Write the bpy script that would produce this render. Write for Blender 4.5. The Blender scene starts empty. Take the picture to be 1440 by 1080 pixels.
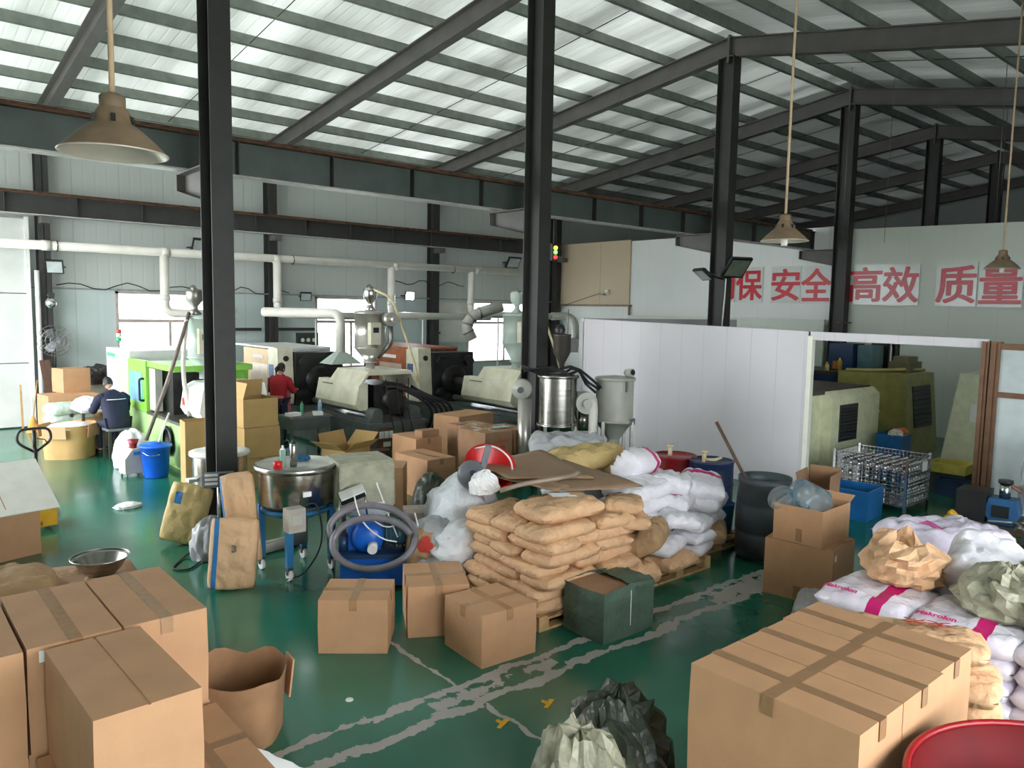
import bpy, math, random
from mathutils import Vector, Matrix, noise
random.seed(7)
S = bpy.context.scene
COL = S.collection
PI = math.pi

# ---------------------------------------------------------------- camera
cam_data = bpy.data.cameras.new('camera')
cam = bpy.data.objects.new('camera', cam_data)
COL.objects.link(cam)
cam_data.sensor_width = 36.0
cam_data.lens = 27.0
cam_data.clip_start = 0.05
cam_data.clip_end = 300
cam.matrix_world = Matrix(((0.758477, 0.048989, -0.649856, 0.000000), (-0.651452, 0.084522, -0.753967, 0.000000), (0.017991, 0.995217, 0.096022, 2.822127), (0.000000, 0.000000, 0.000000, 1.000000)))
S.camera = cam

# ---------------------------------------------------------------- daylight and exposure
world = bpy.data.worlds.new('overcast_sky')
S.world = world
world.use_nodes = True
wn = world.node_tree
wn.nodes['Background'].inputs['Color'].default_value = (0.93, 0.97, 1.0, 1)
wn.nodes['Background'].inputs['Strength'].default_value = 8.5
S.view_settings.view_transform = 'Standard'
S.view_settings.look = 'None'
S.view_settings.gamma = 1.0
S.view_settings.use_curve_mapping = False
S.view_settings.exposure = 0.22
S.cycles.use_denoising = True
S.cycles.max_bounces = 8
S.cycles.diffuse_bounces = 5
S.cycles.sample_clamp_indirect = 6.0

# ---------------------------------------------------------------- materials
def lin(c):
    return tuple(((v / 255) / 12.92 if v / 255 <= 0.04045 else ((v / 255 + 0.055) / 1.055) ** 2.4) for v in c)

MATS = {}
def mat(name, rgb, rough=0.6, metal=0.0, var=0.12, scale=6.0, bump=0.0, bscale=30.0, dirt=None, emit=None, alpha=None, trans=0.0, stretch=(1, 1, 1), coat=0.0, wrinkle=0.0):
    """one procedural material: base colour broken up by noise, optional fine relief and dirt"""
    if name in MATS:
        return MATS[name]
    m = bpy.data.materials.new(name); MATS[name] = m
    m.use_nodes = True
    nt = m.node_tree; N = nt.nodes; L = nt.links
    b = N['Principled BSDF']
    b.inputs['Roughness'].default_value = rough
    b.inputs['Metallic'].default_value = metal
    if coat: b.inputs['Coat Weight'].default_value = coat
    tc = N.new('ShaderNodeTexCoord'); mp = N.new('ShaderNodeMapping')
    mp.inputs['Scale'].default_value = stretch
    L.new(tc.outputs['Object'], mp.inputs['Vector'])
    nz = N.new('ShaderNodeTexNoise'); nz.inputs['Scale'].default_value = scale; nz.inputs['Detail'].default_value = 5
    L.new(mp.outputs['Vector'], nz.inputs['Vector'])
    c = lin(rgb)
    rp = N.new('ShaderNodeValToRGB')
    d = dirt and lin(dirt) or tuple(v * (1 - var * 1.6) for v in c)
    rp.color_ramp.elements[0].position = 0.32; rp.color_ramp.elements[0].color = (*d, 1)
    rp.color_ramp.elements[1].position = 0.62; rp.color_ramp.elements[1].color = (*[min(1, v * (1 + var * 0.5)) for v in c], 1)
    L.new(nz.outputs['Fac'], rp.inputs['Fac'])
    L.new(rp.outputs['Color'], b.inputs['Base Color'])
    if bump:
        n2 = N.new('ShaderNodeTexNoise'); n2.inputs['Scale'].default_value = bscale; n2.inputs['Detail'].default_value = 4
        L.new(mp.outputs['Vector'], n2.inputs['Vector'])
        hgt = n2.outputs['Fac']
        if bscale < 22:
            # creased film or paper: sharp ridges at two sizes
            v1 = N.new('ShaderNodeTexVoronoi'); v1.feature = 'DISTANCE_TO_EDGE'; v1.inputs['Scale'].default_value = bscale * 0.45
            ds = N.new('ShaderNodeMix'); ds.data_type = 'RGBA'; ds.inputs[0].default_value = 0.22
            n3 = N.new('ShaderNodeTexNoise'); n3.inputs['Scale'].default_value = bscale * 0.4; L.new(mp.outputs['Vector'], n3.inputs['Vector'])
            L.new(mp.outputs['Vector'], ds.inputs[6]); L.new(n3.outputs['Color'], ds.inputs[7]); L.new(ds.outputs[2], v1.inputs['Vector'])
            mr = N.new('ShaderNodeMapRange'); mr.inputs[2].default_value = 0.5; mr.interpolation_type = 'SMOOTHSTEP'; mr.inputs[4].default_value = 0.6; L.new(v1.outputs['Distance'], mr.inputs[0])
            ad = N.new('ShaderNodeMath'); ad.operation = 'ADD'; L.new(mr.outputs[0], ad.inputs[0]); L.new(n2.outputs['Fac'], ad.inputs[1]); hgt = ad.outputs[0]
        bp = N.new('ShaderNodeBump'); bp.inputs['Strength'].default_value = bump; bp.inputs['Distance'].default_value = 0.03 if bscale < 22 else 0.02
        L.new(hgt, bp.inputs['Height']); L.new(bp.outputs['Normal'], b.inputs['Normal'])
    if emit:
        b.inputs['Emission Color'].default_value = (*lin(emit[0]), 1); b.inputs['Emission Strength'].default_value = emit[1]
    if trans:
        b.inputs['Transmission Weight'].default_value = trans; b.inputs['IOR'].default_value = 1.3
    if alpha is not None:
        b.inputs['Alpha'].default_value = alpha
    return m

def banded(name, rgb, band, axis, lo, hi, rough=0.5, lo2=None, hi2=None, bump=0.35):
    """a bag film with a printed band across it"""
    if name in MATS: return MATS[name]
    m = mat(name, rgb, rough, 0, 0.06, 5, bump, 16)
    nt = m.node_tree; N = nt.nodes; L = nt.links
    b = N['Principled BSDF']
    src = b.inputs['Base Color'].links[0].from_socket
    tc = N.new('ShaderNodeTexCoord'); sx = N.new('ShaderNodeSeparateXYZ'); L.new(tc.outputs['Object'], sx.inputs[0])
    def between(ax, a, c):
        g = N.new('ShaderNodeMath'); g.operation = 'GREATER_THAN'; g.inputs[1].default_value = a; L.new(sx.outputs[ax], g.inputs[0])
        l = N.new('ShaderNodeMath'); l.operation = 'LESS_THAN'; l.inputs[1].default_value = c; L.new(sx.outputs[ax], l.inputs[0])
        q = N.new('ShaderNodeMath'); q.operation = 'MULTIPLY'; L.new(g.outputs[0], q.inputs[0]); L.new(l.outputs[0], q.inputs[1])
        return q.outputs[0]
    f = between(axis, lo, hi)
    if lo2 is not None:
        q = N.new('ShaderNodeMath'); q.operation = 'MULTIPLY'; L.new(f, q.inputs[0]); L.new(between((axis + 1) % 2, lo2, hi2), q.inputs[1]); f = q.outputs[0]
    mx = N.new('ShaderNodeMix'); mx.data_type = 'RGBA'
    L.new(f, mx.inputs[0]); L.new(src, mx.inputs[6]); mx.inputs[7].default_value = (*lin(band), 1)
    L.new(mx.outputs[2], b.inputs['Base Color'])
    return m

def ribbed(name, rgb, axis, pitch, rough=0.5, metal=0.0, var=0.08, depth=0.5, joint=None, jpitch=1.0):
    """painted or foil sheet with pressed ribs at a regular pitch, thin joint lines between sheets"""
    if name in MATS: return MATS[name]
    m = mat(name, rgb, rough, metal, var, 0.35)
    nt = m.node_tree; N = nt.nodes; L = nt.links; b = N['Principled BSDF']
    src = b.inputs['Base Color'].links[0].from_socket
    tc = N.new('ShaderNodeTexCoord'); sx = N.new('ShaderNodeSeparateXYZ'); L.new(tc.outputs['Object'], sx.inputs[0])
    def tri(p):
        a = N.new('ShaderNodeMath'); a.operation = 'DIVIDE'; a.inputs[1].default_value = p; L.new(sx.outputs[axis], a.inputs[0])
        f = N.new('ShaderNodeMath'); f.operation = 'PINGPONG'; f.inputs[1].default_value = 0.5; L.new(a.outputs[0], f.inputs[0])
        return f.outputs[0]
    t = tri(pitch)
    sm = N.new('ShaderNodeMapRange'); sm.inputs[1].default_value = 0.0; sm.inputs[2].default_value = 0.16; sm.interpolation_type = 'SMOOTHSTEP'; L.new(t, sm.inputs[0])
    bp = N.new('ShaderNodeBump'); bp.inputs['Strength'].default_value = depth; bp.inputs['Distance'].default_value = 0.012
    L.new(sm.outputs[0], bp.inputs['Height']); L.new(bp.outputs['Normal'], b.inputs['Normal'])
    if joint:
        j = tri(jpitch)
        lt = N.new('ShaderNodeMath'); lt.operation = 'LESS_THAN'; lt.inputs[1].default_value = 0.008 / jpitch; L.new(j, lt.inputs[0])
        mx = N.new('ShaderNodeMix'); mx.data_type = 'RGBA'; L.new(lt.outputs[0], mx.inputs[0]); L.new(src, mx.inputs[6]); mx.inputs[7].default_value = (*lin(joint), 1)
        L.new(mx.outputs[2], b.inputs['Base Color'])
    return m

steel_dark = mat('dark_grey_paint', (54, 54, 52), 0.55, 0, 0.12, 3)
steel_rafter = mat('grey_primer', (92, 89, 86), 0.55, 0, 0.1, 3)
steel_green = mat('grey_green_primer', (80, 90, 86), 0.55, 0, 0.1, 3)
rust = mat('rusty_flange', (96, 66, 46), 0.8, 0, 0.5, 8, dirt=(52, 40, 34))
purlin_m = mat('galvanised_purlin', (128, 134, 126), 0.45, 0.4, 0.12, 5)
black = mat('black_plastic', (24, 25, 27), 0.45)
rubber = mat('black_rubber', (20, 20, 21), 0.6)
grey_pl = mat('grey_plastic', (110, 114, 120), 0.4)
white_pl = mat('white_plastic', (226, 226, 222), 0.4, var=0.05)
pvc = mat('white_pvc', (222, 218, 208), 0.35, var=0.06, scale=3)
cream = mat('cream_paint', (214, 211, 188), 0.4, 0, 0.06, 4, dirt=(196, 192, 166))
kraft = mat('corrugated_kraft', (188, 144, 106), 0.75, 0, 0.05, 5, 0.06, 60)
kraft_y = mat('yellow_kraft', (178, 146, 92), 0.75, 0, 0.05, 5, 0.06, 60)
kraft_d = mat('dull_kraft', (158, 122, 92), 0.8, 0, 0.08, 5, 0.06, 60)
kraft_in = mat('carton_inside', (160, 120, 86), 0.8, 0, 0.1, 6)
tape = mat('brown_tape', (150, 116, 84), 0.28, 0, 0.05, 20)
clear_tape = mat('glossy_tape', (168, 128, 92), 0.15, 0, 0.1, 20)
paper = mat('kraft_sack_paper', (212, 170, 130), 0.7, 0, 0.1, 4, 0.8, 13)
paper_d = mat('brown_sack_paper', (176, 142, 104), 0.7, 0, 0.12, 4, 0.8, 12)
paper_y = mat('yellow_sack_paper', (204, 176, 118), 0.65, 0, 0.1, 4, 0.45, 14)
film_w = mat('white_bag_film', (232, 230, 236), 0.35, 0, 0.05, 5, 0.35, 16)
film_g = mat('grey_bag_film', (176, 178, 182), 0.3, 0, 0.1, 5, 0.35, 16)
film_clear = mat('milky_film', (238, 242, 248), 0.25, 0, 0.06, 6, 0.5, 14)
olive = mat('olive_woven_bag', (118, 124, 98), 0.6, 0, 0.2, 6, 0.4, 20)
olive_d = mat('dark_olive_film', (64, 72, 60), 0.35, 0, 0.25, 6, 0.5, 16)
green_wrap = mat('green_woven_wrap', (78, 98, 84), 0.5, 0, 0.15, 6, 0.4, 24)
khaki = mat('khaki_film', (160, 158, 136), 0.4, 0, 0.18, 6, 0.5, 16)
cloth_g = mat('grey_dust_cloth', (168, 168, 146), 0.85, 0, 0.14, 9, 0.6, 60)
steel = mat('brushed_steel', (176, 174, 168), 0.24, 1.0, 0.12, 3, stretch=(1, 1, 8))
steel_m = mat('dull_steel', (150, 148, 142), 0.4, 1.0, 0.15, 5)
chrome = mat('bright_wire', (200, 200, 202), 0.2, 1.0, 0.05)
hop_grey = mat('grey_hopper_paint', (172, 172, 162), 0.4, 0, 0.08, 4)
hop_green = mat('pale_green_paint', (176, 190, 180), 0.4, 0, 0.08, 4)
blue_p = mat('blue_machine_paint', (20, 92, 190), 0.35, 0, 0.12, 4)
blue_d = mat('navy_paint', (28, 56, 92), 0.4, 0, 0.2, 4)
blue_leg = mat('blue_leg_paint', (32, 104, 150), 0.45, 0, 0.15, 5)
blue_b = mat('blue_bucket_plastic', (22, 96, 214), 0.35, var=0.06)
blue_c = mat('blue_crate_plastic', (18, 92, 150), 0.4, var=0.1)
red_p = mat('red_plastic', (206, 22, 26), 0.35, var=0.08)
red_d = mat('red_drum_paint', (128, 26, 30), 0.35, 0, 0.2, 4)
drum_blue = mat('dark_blue_drum', (28, 46, 82), 0.35, 0, 0.2, 4)
barrel_m = mat('weathered_barrel', (62, 72, 78), 0.45, 0, 0.35, 3, dirt=(44, 46, 44))
green_m = mat('lime_machine_paint', (132, 196, 74), 0.35, var=0.06)
green_pale = mat('pale_lime_paint', (168, 206, 138), 0.4, var=0.1)
mach_white = mat('white_machine_paint', (226, 228, 226), 0.35, var=0.05)
cyan_win = mat('blue_door_window', (110, 186, 222), 0.15, var=0.03)
mach_dark = mat('dark_machine_paint', (88, 95, 92), 0.38, 0, 0.18, 4)
mach_black = mat('oily_black_iron', (46, 46, 45), 0.4, 0.3, 0.3, 6)
door_tan = mat('tan_door_paint', (218, 178, 122), 0.45, var=0.06)
door_rust = mat('rust_orange_paint', (164, 92, 52), 0.5, var=0.15)
cnc_cream = mat('cream_machine_paint', (214, 216, 182), 0.4, var=0.08)
cnc_olive = mat('olive_machine_paint', (150, 146, 84), 0.4, var=0.12)
vent_dark = mat('dark_vent', (52, 56, 58), 0.5)
wood = mat('pale_wood', (190, 152, 104), 0.7, 0, 0.2, 8, stretch=(1, 8, 1))
wood_d = mat('dark_wood', (92, 66, 52), 0.7, 0, 0.2, 8)
bronze = mat('bronze_aluminium', (122, 92, 72), 0.35, 0.6, 0.12, 6)
frost = mat('frosted_panel', (186, 196, 196), 0.5, var=0.05)
lamp_out = mat('dusty_lamp_enamel', (124, 104, 80), 0.65, var=0.15)
lamp_in = mat('lamp_reflector', (196, 186, 172), 0.3, 0.2, 0.06)
rope = mat('dusty_pole', (190, 164, 132), 0.6, var=0.15)
sign_red = mat('sign_red', (196, 24, 48), 0.3, var=0.04)
sign_plate = mat('sign_acrylic', (208, 212, 208), 0.2, var=0.03)
yellow_p = mat('yellow_paint', (232, 176, 24), 0.45, var=0.1)
navy_cloth = mat('navy_cloth', (26, 30, 56), 0.8, var=0.12, scale=12, bump=0.3, bscale=30)
jean = mat('dark_jeans', (34, 38, 58), 0.85, var=0.12)
red_cloth = mat('dark_red_cloth', (158, 20, 34), 0.8, var=0.12, scale=12, bump=0.3, bscale=30)
pink_cloth = mat('pink_apron', (206, 120, 128), 0.8, var=0.1)
skin = mat('skin', (206, 160, 132), 0.55, var=0.05)
hair_m = mat('dark_hair', (30, 26, 26), 0.5, var=0.1, scale=30, bump=0.4, bscale=60)
print_blue = mat('printed_blue', (36, 118, 178), 0.5, var=0.05)
print_red = mat('printed_red', (198, 56, 44), 0.6, var=0.1)
print_grey = mat('printed_grey', (96, 88, 82), 0.6, var=0.1)
print_mag = mat('printed_magenta', (206, 28, 112), 0.45, var=0.05)
label_w = mat('paper_label', (236, 236, 236), 0.6, var=0.03)
glass = mat('window_glass', (235, 240, 240), 0.05, var=0.0, trans=1.0)
bottle_blue = mat('water_bottle_plastic', (196, 222, 236), 0.06, var=0.05, trans=0.85)

# ---------------------------------------------------------------- mesh collector
class MB:
    def __init__(s):
        s.v = []; s.f = []; s.mi = []; s.sm = []; s.m = 0
    def add(s, vs, fs, smooth=False):
        o = len(s.v); s.v += [Vector(p) for p in vs]
        for f in fs:
            s.f.append([i + o for i in f]); s.mi.append(s.m); s.sm.append(smooth)
        return s
    def box(s, c, d, rot=None):
        x, y, z = d[0] / 2, d[1] / 2, d[2] / 2
        P = [Vector((a * x, b * y, e * z)) for e in (-1, 1) for b in (-1, 1) for a in (-1, 1)]
        if rot is not None: P = [rot @ p for p in P]
        c = Vector(c)
        return s.add([p + c for p in P], [(0, 2, 3, 1), (4, 5, 7, 6), (0, 1, 5, 4), (2, 6, 7, 3), (0, 4, 6, 2), (1, 3, 7, 5)])
    def bb(s, a, b):
        return s.box([(a[i] + b[i]) / 2 for i in range(3)], [abs(b[i] - a[i]) for i in range(3)])
    def cyl(s, p0, p1, r0, r1=None, n=16, caps=True, smooth=True):
        r1 = r0 if r1 is None else r1
        p0, p1 = Vector(p0), Vector(p1); ax = (p1 - p0).normalized()
        q = ax.to_track_quat('Z', 'Y'); vs = []
        for p, r in ((p0, r0), (p1, r1)):
            for i in range(n):
                a = 2 * PI * i / n; vs.append(p + q @ Vector((r * math.cos(a), r * math.sin(a), 0)))
        s.add(vs, [(i, (i + 1) % n, n + (i + 1) % n, n + i) for i in range(n)], smooth)
        if caps:
            o = len(s.v) - 2 * n
            s.f.append([o + i for i in reversed(range(n))]); s.mi.append(s.m); s.sm.append(False)
            s.f.append([o + n + i for i in range(n)]); s.mi.append(s.m); s.sm.append(False)
        return s
    def lathe(s, prof, c=(0, 0, 0), n=24, axis=None, smooth=True):
        c = Vector(c); q = Vector(axis).to_track_quat('Z', 'Y') if axis else None
        vs = []; fs = []
        for r, z in prof:
            for i in range(n):
                a = 2 * PI * i / n; p = Vector((r * math.cos(a), r * math.sin(a), z))
                vs.append(c + (q @ p if q else p))
        for k in range(len(prof) - 1):
            for i in range(n):
                j = (i + 1) % n
                fs.append((k * n + i, k * n + j, (k + 1) * n + j, (k + 1) * n + i))
        return s.add(vs, fs, smooth)
    def tube(s, path, r, n=8, smooth=True, close=False):
        P = [Vector(p) for p in path]; vs = []; fs = []
        up = Vector((0.13, 0.21, 1)).normalized()
        for k, p in enumerate(P):
            a = P[k - 1] if k else (P[-1] if close else P[0]); b = P[k + 1] if k < len(P) - 1 else (P[0] if close else P[-1])
            t = (b - a).normalized(); u = t.cross(up)
            if u.length < 1e-3: u = t.cross(Vector((1, 0, 0)))
            u.normalize(); w = t.cross(u).normalized()
            rr = r[k] if isinstance(r, (list, tuple)) else r
            for i in range(n):
                an = 2 * PI * i / n; vs.append(p + u * rr * math.cos(an) + w * rr * math.sin(an))
        m = len(P)
        for k in range(m if close else m - 1):
            for i in range(n):
                j = (i + 1) % n; k2 = (k + 1) % m
                fs.append((k * n + i, k * n + j, k2 * n + j, k2 * n + i))
        if not close:
            fs.append(tuple(reversed(range(n)))); fs.append(tuple((m - 1) * n + i for i in range(n)))
        return s.add(vs, fs, smooth)
    def prism(s, poly, a, b, axis='y'):
        """a polygon in the plane across the axis, pushed from a to b"""
        n = len(poly); vs = []
        for t in (a, b):
            for p, q in poly:
                vs.append({'y': (p, t, q), 'x': (t, p, q), 'z': (p, q, t)}[axis])
        fs = [(i, (i + 1) % n, n + (i + 1) % n, n + i) for i in range(n)]
        fs += [tuple(reversed(range(n))), tuple(n + i for i in range(n))]
        return s.add(vs, fs)
    def ibeam(s, p0, p1, depth, width, tf=0.02, tw=0.014, up=(0, 0, 1)):
        p0, p1 = Vector(p0), Vector(p1); t = (p1 - p0); L = t.length; t.normalize()
        up = Vector(up); sd = t.cross(up).normalized(); u = sd.cross(t).normalized()
        R = Matrix((t, sd, u)).transposed(); c = (p0 + p1) / 2
        s.box(c + u * (depth / 2 - tf / 2), (L, width, tf), R)
        s.box(c - u * (depth / 2 - tf / 2), (L, width, tf), R)
        return s.box(c, (L, tw, depth - 2 * tf), R)
    def mesh(s, name, mats):
        me = bpy.data.meshes.new(name)
        me.from_pydata([tuple(p) for p in s.v], [], s.f)
        for m in (mats if isinstance(mats, (list, tuple)) else [mats]): me.materials.append(m)
        me.polygons.foreach_set('material_index', s.mi); me.polygons.foreach_set('use_smooth', s.sm)
        me.validate(); me.update()
        return me
    def build(s, name, mats, parent=None):
        return link(name, s.mesh(name, mats), parent)

def link(name, me, parent=None):
    o = bpy.data.objects.new(name, me); COL.objects.link(o)
    if parent is not None: o.parent = parent
    return o
def tag(o, label, cat, group=None, kind=None):
    o['label'] = label; o['category'] = cat
    if group: o['group'] = group
    if kind: o['kind'] = kind
    return o
def thing(name, label, cat, loc=(0, 0, 0), rz=0.0, group=None):
    o = bpy.data.objects.new(name, None); o.empty_display_size = 0.1; COL.objects.link(o)
    o.location = loc; o.rotation_euler = (0, 0, rz)
    return tag(o, label, cat, group)
def struct(o, label=None):
    o['kind'] = 'structure'
    if label: o['label'] = label
    return o
def put(o, loc, rot=(0, 0, 0)):
    o.location = loc; o.rotation_euler = rot; return o
def RZ(a): return Matrix.Rotation(a, 3, 'Z')
def RX(a): return Matrix.Rotation(a, 3, 'X')
def RY(a): return Matrix.Rotation(a, 3, 'Y')

def text_mesh(txt, size, bold=0.0, depth=0.0):
    """the outline of a written word as a flat mesh lying in x, y"""
    cu = bpy.data.curves.new('lettering', 'FONT'); cu.body = txt; cu.size = size; cu.offset = bold; cu.extrude = depth
    cu.align_x = 'CENTER'; cu.align_y = 'CENTER'; cu.resolution_u = 4
    o = bpy.data.objects.new('lettering', cu); COL.objects.link(o)
    dg = bpy.context.evaluated_depsgraph_get()
    me = bpy.data.meshes.new_from_object(o.evaluated_get(dg))
    bpy.data.objects.remove(o); bpy.data.curves.remove(cu)
    return me
ORD = ['bottom', 'second', 'third', 'fourth', 'fifth', 'sixth', 'seventh', 'eighth']

# ================================================================= THE BUILDING
FX = [3.455 + 5.28 * i for i in range(-1, 7)]      # frame lines
CY, WY, RZT = 9.57, 20.2, 8.08                       # ridge column row, back wall, ridge underside
def zl(y): return RZT - 0.123 * (y - 9.55)           # rafter underside, slope to the back wall
def zr(y): return RZT - 0.19 * (9.55 - y)            # rafter underside, slope over the camera

# ---- floor: green epoxy, peeled along the old joint lines
def floor_material():
    m = bpy.data.materials.new('green_epoxy'); m.use_nodes = True
    nt = m.node_tree; N = nt.nodes; L = nt.links; b = N['Principled BSDF']
    tc = N.new('ShaderNodeTexCoord'); sx = N.new('ShaderNodeSeparateXYZ'); L.new(tc.outputs['Object'], sx.inputs[0])
    def M(op, a, c=None, clamp=False):
        n = N.new('ShaderNodeMath'); n.operation = op; n.use_clamp = clamp
        for i, v in enumerate((a, c)):
            if v is None: continue
            if isinstance(v, (int, float)): n.inputs[i].default_value = v
            else: L.new(v, n.inputs[i])
        return n.outputs[0]
    def noise_(sc, det=4, rgh=0.55, w=0):
        n = N.new('ShaderNodeTexNoise'); n.inputs['Scale'].default_value = sc; n.inputs['Detail'].default_value = det; n.inputs['Roughness'].default_value = rgh
        mp = N.new('ShaderNodeMapping'); mp.inputs['Location'].default_value = (w, w * 1.7, 0); L.new(tc.outputs['Object'], mp.inputs[0]); L.new(mp.outputs[0], n.inputs['Vector'])
        return n.outputs['Fac']
    X, Y = sx.outputs[0], sx.outputs[1]
    big = noise_(0.5, 3); mid = noise_(2.2, 5, w=3); fine = noise_(5.5, 6, 0.6, w=9); edge = noise_(1.6, 3, w=5)
    wob = M('MULTIPLY', M('SUBTRACT', edge, 0.5), 0.25)
    def band(coord, at, half, lo, hi, other, strength):
        d = M('ABSOLUTE', M('SUBTRACT', M('ADD', coord, wob), at))
        near = M('SUBTRACT', 1.0, M('DIVIDE', d, half), True)
        inside = M('MULTIPLY', M('GREATER_THAN', other, lo), M('LESS_THAN', other, hi))
        return M('MULTIPLY', M('MULTIPLY', near, inside), strength)
    # the wide peeled strip is worn most along its two edges
    e1 = band(Y, 4.42, 0.11, 1.6, 7.9, X, 1.0); e2 = band(Y, 4.13, 0.12, 1.6, 7.9, X, 1.0); e3 = band(Y, 4.28, 0.24, 3.0, 4.2, X, 0.75)
    e5 = band(Y, 4.25, 0.34, 6.3, 7.8, X, 0.95)
    e4 = band(X, 3.34, 0.045, 2.9, 5.6, Y, 0.9)
    mk = M('MAXIMUM', M('MAXIMUM', M('MAXIMUM', e1, e2), M('MAXIMUM', e3, e5)), e4)
    peel = M('GREATER_THAN', M('ADD', mk, M('MULTIPLY', M('SUBTRACT', fine, 0.5), 1.9)), 0.62)
    rp = N.new('ShaderNodeValToRGB')
    rp.color_ramp.elements[0].position = 0.3; rp.color_ramp.elements[0].color = (*lin((20, 88, 70)), 1)
    rp.color_ramp.elements[1].position = 0.7; rp.color_ramp.elements[1].color = (*lin((34, 116, 92)), 1)
    L.new(big, rp.inputs['Fac'])
    sc = N.new('ShaderNodeMix'); sc.data_type = 'RGBA'; sc.blend_type = 'MULTIPLY'; sc.inputs[0].default_value = 0.5
    L.new(rp.outputs['Color'], sc.inputs[6]); g = N.new('ShaderNodeCombineColor')
    for i in range(3): L.new(M('ADD', M('MULTIPLY', mid, 0.5), 0.7), g.inputs[i])
    L.new(g.outputs[0], sc.inputs[7])
    mx = N.new('ShaderNodeMix'); mx.data_type = 'RGBA'; L.new(peel, mx.inputs[0]); L.new(sc.outputs[2], mx.inputs[6]); mx.inputs[7].default_value = (*lin((168, 164, 158)), 1)
    L.new(mx.outputs[2], b.inputs['Base Color'])
    L.new(M('ADD', M('MULTIPLY', mid, 0.2), M('ADD', 0.09, M('MULTIPLY', peel, 0.4))), b.inputs['Roughness'])
    b.inputs['Specular IOR Level'].default_value = 0.75
    bp = N.new('ShaderNodeBump'); bp.inputs['Strength'].default_value = 0.06; bp.inputs['Distance'].default_value = 0.02
    L.new(noise_(2.5, 3, w=2), bp.inputs['Height']); L.new(bp.outputs['Normal'], b.inputs['Normal'])
    return m
b = MB(); b.bb((-1.65, -3.2, -0.1), (36, 20.3, 0))
struct(b.build('floor', floor_material()), 'glossy green epoxy floor with peeled grey strips')
b = MB(); b.bb((-60, -60, -0.2), (90, 90, -0.11))
struct(b.build('ground', mat('yard_concrete', (205, 205, 200), 0.9)), 'pale concrete yard outside the hall')  # outside ground kept pale to bounce daylight into the hall

# ---- back wall with its windows
wall_hi = ribbed('grey_wall_sheet', (190, 195, 191), 0, 0.25, 0.5, 0, 0.05, 0.2, (168, 173, 169), 1.0)
wall_lo = ribbed('blue_grey_wall_sheet', (190, 202, 200), 0, 0.5, 0.5, 0, 0.05, 0.2, (168, 178, 176), 1.0)
wins = [(4.84, 6.98, 1.05, 3.1), (10.0, 11.98, 1.05, 3.1), (15.4, 18.2, 1.05, 3.08)]
b = MB()
b.bb((-1.65, WY, 3.14), (36, WY + 0.1, 7.45))
wb = b.build('wall_back', wall_hi); struct(wb, 'grey ribbed sheet metal back wall')
b = MB(); x = -1.65
for w in wins:
    b.bb((x, WY, 0), (w[0], WY + 0.1, 3.14)); b.bb((w[0], WY, 0), (w[1], WY + 0.1, w[2])); b.bb((w[0], WY, w[3]), (w[1], WY + 0.1, 3.14)); x = w[1]
b.bb((x, WY, 0), (36, WY + 0.1, 3.14))
b.build('lower_cladding', wall_lo, wb)
b = MB(); b.bb((-1.65, WY - 0.03, 3.11), (36, WY, 3.15)); b.build('girt_trim', mat('pale_trim', (150, 156, 152), 0.5), wb)
b = MB(); b.bb((8.6, WY - 0.08, 2.14), (10.0, WY, 2.22)); b.bb((6.98, WY - 0.08, 2.14), (8.4, WY, 2.22)); b.build('girt', steel_dark, wb)
wf = mat('window_frame_paint', (186, 172, 166), 0.5)
for k, w in enumerate(wins):
    wo = bpy.data.objects.new('window_%d' % (k + 1), None); COL.objects.link(wo); struct(wo, 'bright aluminium window in the back wall')
    f = MB(); t = 0.06; tr = w[2] + (w[3] - w[2]) * 0.66
    f.bb((w[0], WY - 0.04, w[2]), (w[0] + t, WY + 0.1, w[3])); f.bb((w[1] - t, WY - 0.04, w[2]), (w[1], WY + 0.1, w[3]))
    f.bb((w[0], WY - 0.04, w[2]), (w[1], WY + 0.1, w[2] + t)); f.bb((w[0], WY - 0.04, w[3] - t), (w[1], WY + 0.1, w[3]))
    f.bb((w[0], WY - 0.02, tr - 0.05), (w[1], WY + 0.08, tr + 0.03)); f.build('frame', wf, wo)
    mid_ = (w[0] * 0.42 + w[1] * 0.58)
    f = MB(); f.bb((mid_ - 0.03, WY, w[2]), (mid_ + 0.03, WY + 0.08, tr)); f.build('mullion', wf, wo)
    for a, c, d, e in ((w[0], w[1], tr, w[3]), (w[0], mid_, w[2], tr), (mid_, w[1], w[2], tr)):
        f = MB(); f.bb((a + 0.02, WY + 0.03, d), (c - 0.02, WY + 0.035, e)); f.build('pane', glass, wo)

# ---- pale sliding door leaf at the left end of the back wall
dr = bpy.data.objects.new('door_1', None); COL.objects.link(dr); struct(dr, 'pale grey sliding door made of wide panels')
dm = mat('door_panel_paint', (206, 208, 204), 0.5, var=0.06, scale=1.5)
for z0, z1 in ((0.03, 1.44), (1.46, 2.98), (3.0, 4.62)):
    b = MB(); b.bb((-1.4, 20.0, z0), (3.02, 20.08, z1)); b.build('panel', dm, dr)
b = MB(); b.bb((3.0, 19.95, 0), (3.08, 20.1, 4.66)); b.build('edge_trim', white_pl, dr)

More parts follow.
